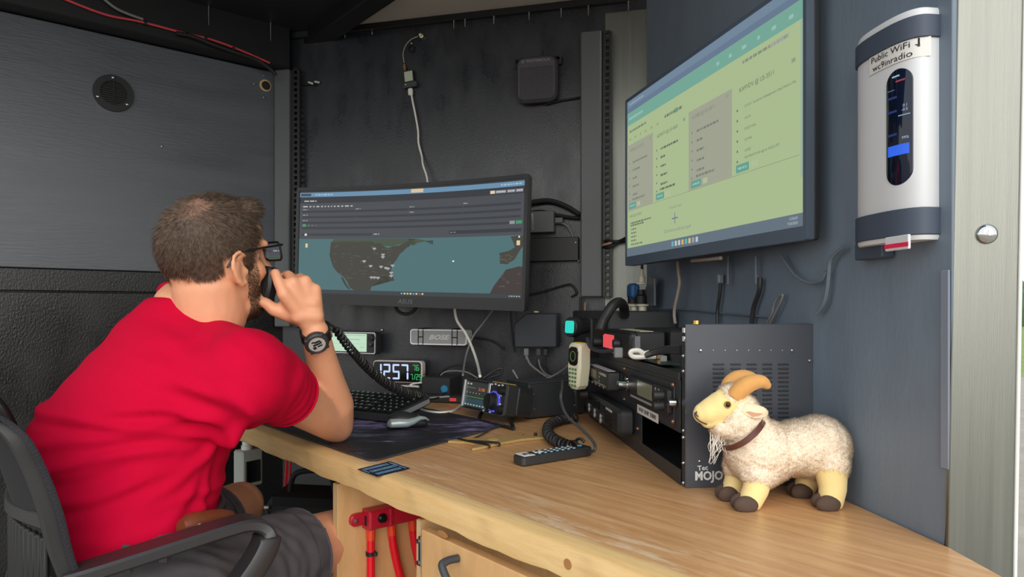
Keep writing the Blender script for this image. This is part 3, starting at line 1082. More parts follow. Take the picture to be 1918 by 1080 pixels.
# ------------------------------------------------------------------ curved monitor
ml_ = Vector((-.720, 2.27, 0)); mr_ = Vector((.0417, 1.90, 0))
mw = (mr_ - ml_).length; mh = .384; sag = .040
MF = Frame((ml_ + mr_) / 2, (mr_ - ml_))
MM = MF.at(0, 0, 1.246) @ RY(1.75)
mon = thing('monitor', 'wide curved black monitor showing a map of North America and the Atlantic', 'monitor', MM)
o_ = rrect(mw, mh, .006, 3); i_ = rrect(mw - .022, mh - .046, .002, 3, 0, .012)
me = MB().ring(o_, i_, -.004, .014).mesh('bezel', mat('bezel', (40, 41, 43), .35), 30); bend_mesh(me, sag, mw / 2)
link('bezel', me, mon)
me = MB().slab(rrect(mw - .004, mh - .004, .006, 3), .013, .030, .003).mesh('back_shell', MATS['black_plastic'], 40); bend_mesh(me, sag, mw / 2)
link('back_shell', me, mon)
sc = Screen(mw - .022, mh - .046)
sc.ymap = lambda y: y * .47 / .52 if y <= .52 else (.47 + (y - .52) * (.962 - .47) / (.955 - .52) if y <= .955 else .962 + (y - .955) * .038 / .045)
G = (52, 56, 62)
sc.rect(0, 0, 1, 1, (44, 48, 52), 0)
sc.rect(0, 0, 1, .018, (34, 36, 40))
sc.rect(0, .02, 1, .068, (98, 138, 168))
sc.rect(.005, .03, .05, .058, (52, 66, 84), 2); sc.dashes(.07, .037, .15, .016, (150, 180, 200), 2)
sc.rect(.505, .022, .56, .058, (212, 188, 150), 2)
sc.dashes(.9, .038, .99, .014, (160, 185, 200), 2, .004, .012)
sc.rect(0, .068, 1, .135, (38, 42, 50))
sc.dashes(.02, .105, .075, .014, (170, 172, 174), 2, .02, .03)
for a, c, col in ((.855, .875, (214, 190, 160)), (.878, .922, (128, 130, 140)), (.926, .960, (120, 122, 132)), (.963, .993, (128, 130, 140))):
    sc.rect(a, .092, c, .122, col, 2)
    sc.dashes(a + .004, .103, c - .003, .008, (215, 215, 215), 3, .004, .01, .002)
sc.rect(0, .135, 1, .52, (62, 66, 72))
sc.dashes(.015, .165, .245, .012, (186, 186, 186), 2, .004, .022, .008)
for y in (.215, .275, .335, .392):
    sc.rect(.012, y, .985, y + .022, (42, 46, 54), 2)
for x, y in ((.015, .20), (.255, .20), (.5, .198), (.74, .19), (.015, .258), (.5, .252), (.015, .318)):
    sc.dashes(x, y, x + .022, .009, (150, 152, 154), 3, .01, .02)
for x in (.255, .5, .74): sc.rect(x - .004, .195, x, .30, (62, 66, 72), 4)
sc.rect(.015, .36, .03, .388, (60, 150, 100), 3); sc.dashes(.04, .37, .075, .010, (130, 134, 138), 3, .003, .006, .012)
sc.rect(.94, .385, .962, .415, (138, 140, 150), 3); sc.rect(.966, .385, .992, .415, (58, 142, 96), 3)
sc.rect(.012, .462, .33, .486, (44, 47, 54), 2); sc.sph = None
sc.poly([(.03 + .006 * math.cos(a * .7), .474 + .014 * math.sin(a * .7)) for a in range(9)], (205, 205, 205), 3)
sc.rect(.68, .455, .99, .488, (36, 40, 52), 2); sc.dashes(.685, .468, .71, .008, (120, 124, 130), 3)
sc.dashes(.34, .468, .365, .010, (170, 172, 172), 3)
sc.rect(0, .52, 1, .955, (66, 104, 108), 1)
usa = [(.145, .55), (.20, .545), (.335, .545), (.345, .56), (.37, .555), (.385, .58), (.405, .60), (.43, .585), (.455, .58), (.475, .56), (.50, .545), (.515, .56), (.505, .585), (.49, .60), (.475, .63), (.462, .645), (.455, .67), (.445, .70), (.43, .735), (.425, .77), (.42, .80), (.435, .845), (.438, .87), (.428, .87), (.418, .835), (.40, .82), (.38, .822), (.36, .835), (.335, .835), (.322, .86), (.322, .895), (.335, .92), (.33, .955), (.255, .955), (.235, .93), (.225, .885), (.205, .84), (.18, .81), (.158, .76), (.148, .71), (.14, .66), (.143, .60)]
baja = [(.195, .84), (.205, .85), (.22, .90), (.235, .94), (.24, .953), (.228, .945), (.212, .91), (.20, .87)]
can = [(.145, .55), (.16, .522), (.50, .522), (.55, .53), (.585, .545), (.54, .56), (.52, .585), (.50, .545), (.43, .585), (.385, .58), (.335, .545)]
LAND = (54, 53, 45)
def fanpoly(pts, c, l):
    # ear clipping through bmesh keeps concave coasts right
    bm = bmesh.new()
    f = bm.faces.new([bm.verts.new((x, y, 0)) for x, y in pts])
    r_ = bmesh.ops.triangulate(bm, faces=[f])
    for f in bm.faces:
        sc.poly([(v.co.x, v.co.y) for v in f.verts], c, l)
    bm.free()
fanpoly(can, (60, 74, 56), 2); fanpoly(usa, LAND, 3); fanpoly(baja, LAND, 3)
fanpoly([(.57, .545), (.61, .54), (.61, .575), (.59, .56)], (44, 60, 60), 3)
fanpoly([(.945, .53), (.985, .522), (1, .525), (1, .60), (.985, .635), (.965, .70), (.935, .735), (.905, .73), (.9, .65), (.94, .635), (.965, .61), (.955, .56)], LAND, 2)
fanpoly([(.93, .775), (.985, .75), (1, .755), (1, .955), (.865, .955), (.88, .90), (.9, .85)], (52, 42, 40), 2)
for i in range(46):
    x = rnd.uniform(.16, .42); y = rnd.uniform(.57, .86)
    sc.dashes(x, y, x + rnd.uniform(.008, .02), .004, (92, 92, 86), 4, .006, .012)
for i in range(24):
    x = rnd.uniform(.90, .985); y = rnd.choice((rnd.uniform(.66, .72), rnd.uniform(.80, .94)))
    sc.dashes(x, y, x + rnd.uniform(.008, .014), .004, (100, 96, 92), 4, .006, .012)
for x, y in ((.345, .61), (.385, .68), (.30, .715), (.33, .755), (.378, .76), (.40, .77), (.41, .775), (.43, .75), (.425, .81), (.335, .85), (.348, .85), (.365, .852), (.425, .835), (.385, .66)):
    sc.rect(x - .008, y - .014, x + .008, y - .002, (158, 162, 166), 5)
    sc.poly([(x - .004, y - .002), (x + .004, y - .002), (x, y + .010)], (158, 162, 166), 5)
sc.rect(.03, .56, .04, .595, (216, 198, 150), 4); sc.rect(.972, .56, .986, .595, (216, 198, 150), 4); sc.rect(.979, .525, .985, .54, (210, 210, 210), 4)
sc.poly([(.702, .70), (.708, .708), (.702, .716), (.697, .708)], (230, 230, 230), 4)
sc.rect(0, .955, 1, 1, (44, 52, 56), 3)
for i, c in enumerate(((90, 160, 150), (190, 190, 190), (210, 180, 90), (200, 196, 180), (100, 150, 170), (210, 190, 150), (150, 80, 84), (190, 190, 190))):
    sc.rect(.47 + i * .0135, .968, .478 + i * .0135, .986, c, 4)
sc.dashes(.945, .972, .992, .010, (170, 174, 178), 4, .004, .01)
link('screen', sc.mesh('screen', None), mon, T(0, -.0002, .012)).data
for o in mon.children:
    if o.name.startswith('screen'): bend_mesh(o.data, sag, mw / 2)
me = text_mesh('ASUS', .019, ext=.0002, sx=1.25, shear=.12); me.materials.clear(); me.materials.append(mat('badge', (110, 112, 114), .3, .6))
link('lettering', me, mon, T(-.005, sag - .005, -mh / 2 + .016))
# arm behind
b = MB(); b.box((0, sag + .035, -.02), (.12, .02, .12), .004); b.cyl((0, sag + .045, -.02), (.0, sag + .16, -.02), .022, n=16); 
b.build('arm', MATS['black'], mon)

# ------------------------------------------------------------------ wall TV
tl = Vector((.298, 1.774, 0)); tr = Vector((.4745, 1.092, 0))
tw = (tr - tl).length
TF = Frame((tl + tr) / 2, tr - tl)
zt = CZ + .5405; zb = CZ + .110
TM = TF.at(0, 0, (zt + zb) / 2)
th = zt - zb
tv = thing('television', 'wall mounted flat television showing a pale green web page of spot cards', 'television', TM)
o_ = rrect(tw, th, .004, 2); i_ = rrect(tw - .016, th - .030, .001, 2, 0, .008)
MB().ring(o_, i_, -.003, .012).build('bezel', mat('tv_bezel', (82, 93, 107), .35), tv)
MB().slab(o_, .011, .024, .003).build('back_shell', MATS['black_plastic'], tv)
sc = Screen(tw - .016, th - .030)
BG = (166, 184, 140)
sc.rect(0, 0, 1, 1, BG, 0)
sc.rect(0, 0, 1, .045, (112, 132, 152)); sc.rect(0, .045, 1, .078, (100, 120, 142)); sc.dashes(.02, .02, .14, .012, (140, 158, 174), 2, .01, .03)
sc.rect(.0, .079, 1, .158, (114, 164, 148))
sc.dashes(.015, .11, .13, .016, (150, 186, 172), 2); sc.dashes(.62, .115, .97, .016, (150, 186, 174), 2, .01, .02, .05)
sc.dashes(.02, .195, .16, .014, (120, 132, 110), 2); sc.dashes(.75, .185, .94, .014, (130, 142, 124), 2); sc.rect(.87, .18, .95, .205, (166, 174, 152), 2)
sc.dashes(.30, .225, .42, .016, (110, 124, 104), 2); sc.dashes(.02, .245, .28, .014, (150, 160, 120), 2, .01, .02, .03); sc.rect(.37, .22, .39, .245, (104, 150, 134), 2)
CARD = (158, 160, 142)
for i, (x0, x1, y1, grey) in enumerate(((0, .215, .705, 1), (.222, .455, .705, 0), (.46, .70, .705, 1), (.705, .985, .705, 0))):
    if grey: sc.rect(x0, .285, x1, y1, CARD, 2)
    dk = (96, 106, 92) if not grey else (118, 124, 112)
    if i == 3:
        sc.text('KA9YDV @ US-3511', x0 + .03, .315, .030, dk, 3, align='LEFT')
        sc.text('US-3511, San Jacinto Endangerment State Historic Site', x0 + .055, .40, .0165, dk, 3, align='LEFT')
        for k, t_ in enumerate(('US-CA', '07223.9 kHz', 'US-MHz', '16:30Z')): sc.text(t_, x0 + .055, .455 + k * .05, .017, dk, 3, align='LEFT')
        sc.text('Last heard 6 min ago at 16:52 UTC', x0 + .055, .635, .018, dk, 3, align='LEFT')
    else:
        sc.text(('W9SB @ US-0231', 'AD9NTV @ US-4605', 'KC0BE @ US-4511')[i], x0 + .022, .325, .028, dk, 3, align='LEFT')
        sc.dashes(x0 + .05, .40, x0 + .17, .012, dk, 3)
        for k in range(4): sc.dashes(x0 + .05, .45 + k * .052, x0 + .05 + rnd.uniform(.03, .06), .012, dk, 3)
        sc.dashes(x0 + .045, .635, x0 + .15, .012, dk, 3)
    for k in range(6): sc.rect(x0 + .018, .40 + k * .048, x0 + .024, .41 + k * .048, dk, 3)
    sc.rect(x1 - .03, .30, x1 - .015, .318, (140, 156, 128), 3)
    sc.rect(x0 + .015, .66, x0 + .075, .698, (98, 156, 140), 3); sc.dashes(x0 + .025, .674, x0 + .065, .010, (150, 190, 176), 4)
    sc.rect(x0 + .085, .665, x0 + .11, .692, (172, 186, 150), 3)
sc.rect(0, .706, .985, .709, (140, 152, 122), 3)
sc.text('W0UR @ US-0724', .02, .745, .022, (100, 110, 92), 3, align='LEFT')
sc.dashes(.03, .785, .2, .010, (100, 110, 92), 3); sc.dashes(.03, .80, .14, .010, (100, 110, 92), 3)
for k in range(5): sc.dashes(.035, .825 + k * .024, .08 + .05 * (k == 4), .010, (112, 122, 100), 3)
sc.text("At a park now?", .375, .765, .023, (126, 136, 118), 3)
sc.rect(.369, .80, .374, .86, (112, 124, 138), 3); sc.rect(.352, .826, .391, .834, (112, 124, 138), 3)
sc.text("Click here to add your spot!", .385, .893, .027, (122, 130, 124), 3)
sc.rect(.988, .16, .996, .80, (150, 174, 160), 3)
sc.rect(0, .945, 1, 1, (98, 112, 124), 3)
for i, c in enumerate(((100, 176, 176), (190, 196, 196), (196, 196, 190), (206, 176, 100), (96, 176, 176), (206, 190, 130), (160, 152, 172), (190, 196, 200))):
    sc.rect(.35 + i * .022, .958, .363 + i * .022, .985, c, 4)
sc.text('12:56:03', .978, .962, .016, (180, 190, 196), 4, align='RIGHT'); sc.text('7/25/2024', .978, .982, .016, (180, 190, 196), 4, align='RIGHT')
link('screen', sc.mesh('screen'), tv, T(0, 0, .008))
b = MB()
b.box((.10, .045, .02), (.18, .04, .2), .004); b.tube([(.10, .06, .02), (.02, .10, .02), (.16, .115, .02)], .018, 8)
b.build('wall_mount', MATS['black'], tv)
for dx in (-.09, -.03, .02, .1):
    pass
# ------------------------------------------------------------------ equipment rack
RK = Frame((.2893, 1.135, DZ), (.0965, -.9953))
RKL = .772; RKD = .2245; RKH = .2735
rack = thing('equipment_rack', 'black steel equipment rack with vented side, standing on the desk against the wall', 'rack', RK.M)
steel = mat('rack_steel', (68, 72, 80), .42, var=.06, vscale=8, bump=.1, bscale=900)
mat('rack_front', (50, 52, 55), .42, bump=.1, bscale=900)
def rl(u, v, off=0.0):
    return RK.hit(u, v, off)
sp_ = MB()
sp_.box((-.0015, RKD / 2, RKH / 2), (.003, RKD, RKH), .001)
side = sp_.build('side_panel', steel, rack)
slots = MB()
SD = RK.M @ T(0, 0, 0) @ RZ(90)     # side panel plane, local x into the wall, -y to the viewer
SDI = SD.inverted()
def sd(u, v):
    o = SDI @ Vector((0, 0, CZ)); p = SDI @ P(u, v, 1); r_ = p - o
    q = o + r_ * (-o.y / r_.y); return q.x, q.z
loc = rack.matrix_world.inverted() @ SD
for (u0, u1) in ((1335, 1356), (1368, 1387), (1398, 1417), (1428, 1446), (1457, 1477)):
    for r_ in range(14):
        v = 682 + r_ * 8.2
        xa, za = sd(u0, v); xb, _ = sd(u1, v)
        slots.box(((xa + xb) / 2, -.0006, za), (xb - xa, .003, .0030), .0008, loc)
slots.build('louvre_slots', MATS['rack_front'], side, None, kind='stuff')
for i, u in enumerate((1312, 1336, 1358, 1380, 1402, 1423, 1444, 1465, 1483)):
    xa, za = sd(u, 656)
    screw(side, loc @ T(xa, 0, za), .0030 if i in (0, 8) else .0014)
for u, v in ((1310, 863), (1516, 675)):
    xa, za = sd(u, v); screw(side, loc @ T(xa, 0, za), .0032)
wi = mat('logo_white', (222, 224, 224), .5)
xa, za = sd(1328, 891)
text('MOJO', .0205, wi, side, loc @ T(xa, -.0006, za), fit=.048, bold=.0006)
xa, za = sd(1316, 876)
text('Tec', .0115, wi, side, loc @ T(xa, -.0006, za) @ RY(-4), fit=.018, bold=.0002)
# other sheet metal
b = MB(); b.box((-RKL + .0015, RKD / 2, RKH / 2), (.003, RKD, RKH), .001); b.build('side_panel', steel, rack)
MB().box((-RKL / 2, RKD - .0015, RKH / 2), (RKL - .006, .003, RKH), .001).build('back_panel', MATS['rack_front'], rack)
MB().box((-RKL / 2, RKD / 2, .0025), (RKL - .006, RKD - .006, .004), .001).build('bottom_panel', MATS['rack_front'], rack)
# rails with screws
for x in (-.010, -RKL + .010):
    rail = MB().box((x, .004, RKH / 2), (.018, .008, RKH - .004), .0015).build('rail', MATS['rack_front'], rack)
    if x > -.1:
        for u, v in ((1274, 665), (1273, 693), (1273, 803), (1272, 815), (1272, 862), (1271, 898)):
            xx, zz = rl(u, v, -.002); screw(rail, T(x + .001, 0, zz), .0034)
        for u, v in ((1279, 618), (1279, 634)):
            xx, zz = rl(u, v, -.001)
            MB().box((x + .003, -.0006, zz), (.010, .0012, .008)).build('sticker', MATS['white'], rail)
        cm = MB()
        for k in range(12): cm.box((x + .009, -.0004, .012 + k * .021), (.004, .0012, .011))
        cm.build('cage_slots', MATS['charcoal'], rail, None, kind='stuff')
        MB().cyl((x + .006, .02, RKH), (x + .006, .02, RKH + .006), .007, n=14).build('thumb_screw', MATS['brass'], rack)
# front panel with a hand opening
xo0, _ = rl(1203, 800); xo1 = -.022
_, zo1 = rl(1262, 803); _, zo0 = rl(1262, 869)
_, zp = rl(1262, 716)
zp = max(zp, .178)
xl_ = -RKL + .02
fp = MB()
fp.box(((xl_ + xo0) / 2, -.001, zp / 2), (xo0 - xl_, .002, zp))
fp.box(((xo0 + xo1) / 2, -.001, (zo1 + zp) / 2), (xo1 - xo0, .002, zp - zo1))
fp.box(((xo0 + xo1) / 2, -.001, zo0 / 2), (xo1 - xo0, .002, zo0))
front = fp.build('front_panel', MATS['rack_front'], rack)
pl = MB(); xq0, _ = rl(1165, 700); xq1, _ = rl(1267, 720); _, zq1 = rl(1266, 717); _, zq0 = rl(1266, 799)
pl.slab(rrect(xq1 - xq0, zq1 - zq0, .004, 3, (xq0 + xq1) / 2, (zq0 + zq1) / 2), -.0045, -.002, .0008)
pan = pl.build('radio_panel', MATS['rack_front'], rack)
bz = mat('bronze', (150, 112, 84), .4, .8)
for u, v in ((1170, 690), (1261, 720), (1261, 789), (1170, 747)):
    xx, zz = rl(u, v, -.0045); screw(pan, T(xx, -.0045, zz), .0042, bz)
for u, v in ((1186, 797), (1195, 802)):
    xx, zz = rl(u, v, -.002); screw(front, T(xx, -.002, zz), .0042, bz)
# tray with a lip in the top opening
xt0, zt0 = rl(1099, 661); xt1, zt1 = rl(1262, 712)
MB().box((-RKL / 2, -.001, zp + .006), (RKL - .05, .004, .014), .001).build('tray_lip', MATS['rack_front'], rack)
MB().box((-RKL / 2, .10, zp + .001), (RKL - .05, .19, .003)).build('tray', MATS['rack_front'], rack)

# circuit board on the tray
xx, zz = rl(1238, 676, .05)
pcb = thing('circuit_board', 'bare circuit board with gold connector pins on the rack tray', 'circuit board', RK.at(xx, .05, zp + .006))
MB().box((0, 0, .004), (.13, .05, .0016)).build('board', mat('pcb', (52, 70, 60), .5), pcb)
b = MB()
for k in range(8): b.box((.02 + .004 * k, -.020, .012), (.0022, .006, .016))
b.box((.036, -.022, .018), (.038, .008, .008), .001)
b.build('connector', mat('gold_pins', (176, 152, 104), .4, .5), pcb)
MB().box((-.03, .0, .010), (.05, .03, .012), .001).build('shield_can', MATS['silver'], pcb)

# power unit inside the top of the rack
xa, za = rl(1168, 640, .09); xb, zb_ = rl(1268, 640, .09)
pu = thing('power_unit', 'flat black power unit at the back of the rack tray', 'power unit', RK.at((xa + xb) / 2, .14, zp + .003))
MB().box((0, 0, .035), (xb - xa - .02, .12, .07), .003).build('case', MATS['black_plastic'], pu)
for k in (-1, 1): screw(pu, T(k * (xb - xa) * .38, -.06, .05), .003)

# radio with a red display on the tray
xa, za = rl(1132, 655, .0); xb, zb_ = rl(1192, 652, .0)
rr_ = thing('tray_radio', 'small mobile radio with a red display and yellow top label on the rack tray', 'radio', RK.at(xa, .004, zp + .012))
_, zt_ = rl(1150, 622, .0)
hgt = max(.045, zt_ - zp - .006); L = xb - xa
b = MB()
b.box((L * .45, .036, hgt * .5), (L * .9, .066, hgt), .004)
b.build('body', MATS['black_plastic'], rr_)
b = MB(); b.slab(rrect(L * .92, hgt * .95, .008, 4, L * .46, hgt * .5), -.012, .006, .004); b.build('face', MATS['black'], rr_)
MB().box((L * .27, -.0125, hgt * .52), (L * .36, .002, hgt * .56), .0005).build('display', emat((226, 78, 84)), rr_)
MB().lathe([(.011, 0), (.010, .013), (.0001, .014)], 16, T(L * .60, -.012, hgt * .5) @ RX(90)).build('knob', MATS['black_plastic'], rr_)
MB().lathe([(.012, 0), (.011, .02), (.0001, .021)], 16, T(-L * .04, -.010, hgt * .42) @ RX(90)).build('knob', MATS['black_plastic'], rr_)
b = MB()
pr = [(0, 0)] + [(math.cos(R(a)) * .03, math.sin(R(a)) * hgt * .85) for a in range(90, 181, 15)]
b.slab([(p[0], p[1]) for p in pr], -.006, .006, .001, T(L * .99, 0, hgt * .02))
b.build('side_bracket', mat('bracket_grey', (104, 108, 112), .5), rr_)
MB().box((L * .5, .035, hgt + .0005), (L * .62, .03, .001)).build('paper_label', mat('cream_label', (206, 200, 160), .6), rr_)
b = MB(); [b.box((L * (.22 + .1 * k), -.0125, hgt * .12), (.006, .002, .004)) for k in range(4)]; b.build('buttons', MATS['white'], rr_, None, kind='stuff')

# panel radio (scanner style face)
xa, _ = rl(1177, 722, -.012); xb, zu = rl(1252, 729, -.012); _, zd = rl(1252, 777, -.012)
pr_ = thing('panel_radio', 'rack mounted radio with a pale green display, keypad and chrome knobs', 'radio', RK.at((xa + xb) / 2, -.0045, (zu + zd) / 2))
w = xb - xa; h = zu - zd
MB().slab(rrect(w, h, .006, 4), -.009, .0, .002).build('face', MATS['black_plastic'], pr_)
x0, z1 = rl(1194, 719, -.0135); x1, z0 = rl(1221, 751, -.0135)
cx = (xa + xb) / 2; cz = (zu + zd) / 2
MB().box(((x0 + x1) / 2 - cx, -.0092, h * .10), (x1 - x0, .001, h * .66)).build('display', mat('lcd_green', (132, 138, 112), .25), pr_)
b = MB(); b.box((-w * .10, -.0092, -h * .40), (w * .62, .001, h * .10))
b.build('key_strip', mat('strip_grey', (150, 152, 150), .5), pr_)
bm_ = MB().lathe([(.0034, 0), (.0034, .0012), (.0026, .0018), (.0001, .0019)], 10, RX(90)).mesh('keypad_button', mat('btn_grey', (120, 122, 124), .45))
for i in range(3):
    for j in range(3):
        link('keypad_button', bm_, pr_, T(w * (.24 + .075 * i), -.009, h * (.34 - .2 * j)))
for zz in (.20, -.22):
    MB().lathe([(.009, 0), (.0085, .018), (.0001, .019)], 16, T(w * .40, -.009, h * zz) @ RX(90)).build('knob', MATS['black_plastic'], pr_)
MB().lathe([(.012, 0), (.012, .006), (.009, .007), (.009, .024), (.0001, .026)], 18, T(-w * .46, -.009, h * .05) @ RX(90)).build('chrome_knob', MATS['chrome'], pr_)
xk, zk = rl(1176, 720, -.004)
MB().lathe([(.008, 0), (.007, .010), (.0001, .011)], 14, T(-w * .56, .0, h * .22) @ RX(90)).build('chrome_knob', MATS['chrome'], pr_)
MB().lathe([(.008, 0), (.007, .012), (.0001, .013)], 14, T(w * .55, 0, h * .02) @ RX(90)).build('chrome_knob', MATS['chrome'], pr_)
# paper label
xa, _ = rl(1193, 765, -.006); xb, _ = rl(1232, 785, -.006); _, zc = rl(1212, 774, -.006)
lw2 = xb - xa
la = thing('paper_label', 'white tape label with band lettering under the panel radio', 'label', RK.at((xa + xb) / 2, -.0047, zc))
MB().box((0, -.0004, 0), (lw2, .0006, .0175)).build('tape', MATS['white'], la)
text('VHF UHF 7/800', .0115, MATS['ink'], la, T(0, -.0009, 0), sx=lw2 * .92 / .088 * 1.05)

def rack_radio(name, label, u0, u1, vt, vb, off, depth, rad):
    xa, _ = rl(u0, (vt + vb) / 2, off); xb, zu = rl(u1, vt, off); _, zd = rl(u1, vb, off)
    t = thing(name, label, 'radio', RK.at((xa + xb) / 2, off, (zu + zd) / 2))
    w = xb - xa; h = zu - zd
    MB().slab(rrect(w, h, rad, 5), 0, depth, min(rad * .6, .008)).build('body', MATS['black_plastic'], t)
    return t, w, h
t, w, h = rack_radio('mobile_radio', 'upper black mobile radio on the rack front, with a microphone plugged in', 1098, 1138, 697, 733, -.040, .030, .006)
MB().box((0, .034, 0), (w * .9, .010, h * .8), .002).build('bracket', MATS['rack_front'], t)
MB().box((-w * .17, -.0008, h * .14), (w * .40, .002, h * .46), .0005).build('display', mat('lcd_olive', (96, 92, 68), .3), t)
MB().box((w * .05, -.0004, -h * .28), (w * .82, .0015, h * .10)).build('button_strip', MATS['black_gloss'], t)
bt = MB().box((0, 0, 0), (.008, .002, .005), .0005).mesh('button', MATS['btn_grey'])
for k in range(5): link('button', bt, t, T(w * (-.33 + .17 * k), -.0012, -h * .38))
for k in range(3): link('button', bt, t, T(w * .16, -.0012, h * (.3 - .22 * k)))
MB().lathe([(.0135, 0), (.0135, .004), (.0125, .026), (.0001, .028)], 12, T(-w * .45, -.002, h * .18) @ RX(90)).build('volume_knob', MATS['rubber'], t)
b = MB(); b.lathe([(.0125, 0), (.0125, .012), (.009, .014), (.009, .03), (.005, .04), (.004, .052)], 14, T(-w * .43, -.002, -h * .26) @ RX(90)); b.build('microphone_plug', MATS['rubber'], t)
MB().box((.0, .013, h / 2 + .0006), (w * .86, .018, .001)).build('paper_label', mat('pale_label', (190, 194, 200), .6), t)
me = text_mesh('MOTOROLA', .0085, ext=.0001, sx=1.3); me.materials.clear(); me.materials.append(MATS['white_ink'])
link('lettering', me, t, T(w * .32, -.0008, h * .28))
up_radio = t; upw, uph = w, h
t, w, h = rack_radio('mobile_radio', 'lower black mobile radio with six round white buttons, on the rack front', 1097, 1158, 768, 819, -.040, .038, .013)
MB().box((-w * .18, -.0012, h * .24), (w * .34, .003, h * .34), .001).build('display', MATS['black_gloss'], t)
bt = MB().lathe([(.0062, 0), (.0062, .002), (.004, .0032), (.0001, .0034)], 14, RX(90)).mesh('button', MATS['silver'])
for (xx, zz) in ((-.36, -.02), (-.36, -.2), (-.17, -.10), (-.17, -.28), (.02, -.16), (.02, -.34)): link('button', bt, t, T(w * xx, -.0002, h * zz))
gm = MB()
for k in range(6):
    for j in range(3): gm.box((w * (.17 + .075 * j), -.0006, h * (.08 - .09 * k)), (w * .05, .002, .002))
gm.build('speaker_grille', MATS['rubber'], t, None, kind='stuff')
MB().lathe([(.015, 0), (.014, .02), (.0001, .022)], 14, T(-w * .46, -.0, h * .40) @ RX(90)).build('volume_knob', MATS['rubber'], t)
me = text_mesh('MOTOROLA', .008, ext=.0001, sx=1.3); me.materials.clear(); me.materials.append(MATS['white_ink'])
link('lettering', me, t, T(w * .26, -.0008, h * .30))

# gauge pod on the far rail of the rack
xx, zz = rl(1092, 612, -.02)
gp = P(1068, 612, 1.86)
gz = Vector((-.80, -.58, .06)).normalized()
gx = Vector((0, 0, 1)).cross(-gz).normalized() * -1
gy = gz.cross(Vector((0, 0, 1)))
gxv = Vector((0, 0, 1)).cross(gz).normalized()
GM = basis(gp, gxv, -gz, gxv.cross(-gz).normalized())
ga = thing('gauge', 'round black gauge with a glowing teal display beside the rack', 'gauge', GM)
b = MB(); b.lathe([(.0001, -.002), (.026, -.002), (.0275, 0), (.0275, .02), (.022, .03), (.012, .07)], 22, RX(-90)); b.build('housing', MATS['black_plastic'], ga)
MB().slab(rrect(.036, .034, .006, 4), -.0035, -.001, .0005).build('display', emat((40, 214, 196)), ga)
# black steel cabinet behind the rack
b1 = RW.hit(1232, 583, -.10)
wbx = thing('wall_cabinet', 'low black steel cabinet between the corner and the back of the rack', 'cabinet', RW.at(.235, -.10, 1.043))
MB().box((0, .0, -.14), (.40, .18, .28), .003).build('body', MATS['rack_front'], wbx)
MB().box((0, -.091, -.012), (.395, .004, .02), .001).build('lid_edge', MATS['charcoal'], wbx)
screw(wbx, T(.10, -.09, -.035), .004)
# ------------------------------------------------------------------ things on the left wall
M = LW.mat_at(212, 175, -.005)
ve = thing('vent', 'round black louvred vent with three screws on the grey left wall', 'vent', M)
xa, _ = LW.hit(174, 175, -.005); xb, _ = LW.hit(251, 175, -.005)
r = (xb - xa) / 2
n = 40
oc = [(r * math.cos(2 * math.pi * i / n), r * math.sin(2 * math.pi * i / n)) for i in range(n)]
ic = [(x * .66, z * .66) for x, z in oc]
MB().ring(oc, ic, -.008, .002).build('flange', mat('vent_black', (28, 29, 32), .4), ve)
MB().slab([(x * .67, z * .67) for x, z in oc], -.001, .002).build('duct', MATS['black_matte'], ve)
for k in range(-5, 6):
    z = k * r * .118
    wv = math.sqrt(max(.0, (r * .65) ** 2 - z * z))
    MB().box((0, -.004, z), (2 * wv, .003, r * .05), 0, RX(0)).build('slat', MATS['vent_black'], ve)
MB().box((0, -.006, 0), (r * .04, .003, r * 1.3)).build('mullion', MATS['vent_black'], ve)
for a in (92, 205, 322): screw(ve, T(r * .84 * math.cos(R(a)), -.008, r * .84 * math.sin(R(a))), .0055)
# cable hole
M = LW.mat_at(497, 160, -.005)
ho = thing('cable_hole', 'bare wood ring around a drilled cable hole at the top of the left wall', 'hole', M)
MB().lathe([(.0001, .0005), (.017, .0005)], 24, RX(90), cap=False).build('opening', MATS['black_matte'], ho)
MB().ring([(.021 * math.cos(i * .2618), .021 * math.sin(i * .2618)) for i in range(24)], [(.003 + .0165 * math.cos(i * .2618), .016 * math.sin(i * .2618)) for i in range(24)], -.0012, .001).build('wood_rim', mat('raw_wood', (204, 174, 120), .6), ho)
for u, v in ((494, 141), (476, 157), (494, 182), (303, 274)):
    M = LW.mat_at(u, v, -.005); o = screw(wl, LW.I @ M, .0042)
# wiring along the header
def cable(name, label, pts, r_, m, n=8, res=8, group=None):
    p0 = Vector(pts[0])
    sp = smooth_path(pts, res)
    o = MB().tube([p - p0 for p in sp], r_, n).build(name, MATS[m] if isinstance(m, str) else m, None, Matrix.Translation(p0))
    tag(o, label, 'cable', group)
    return o
ho_ = -.078
mat('red_wire', (206, 70, 80), .45)
cable('red_wire', 'long red wire running along the black header beam above the left wall', [LW.pt(u, v, ho_) for u, v in ((60, -28), (130, 2), (200, 28), (265, 41), (345, 62), (392, 73), (440, 90), (478, 106), (505, 118))], .0038, 'red_wire')
cable('wire_bundle', 'black wire bundle tied under the red wire on the header beam', [LW.pt(u, v, ho_ - .004) for u, v in ((330, 62), (360, 68), (395, 82), (440, 98), (480, 112), (507, 130), (517, 142))], .007, 'rubber')
for k, (u, v) in enumerate(((272, 43), (350, 64), (385, 73), (437, 92))):
    cl = LW.pt(u, v, ho_)
    tag(MB().tube([LW.x * -.004, LW.x * .004], .0075, 10).build('cable_clip', MATS['black'], None, Matrix.Translation(cl)), ('black cable clip on the red header wire, %s along from the near end' % ('first', 'second', 'third', 'fourth')[k]), 'clip', 'clips on the header wire')
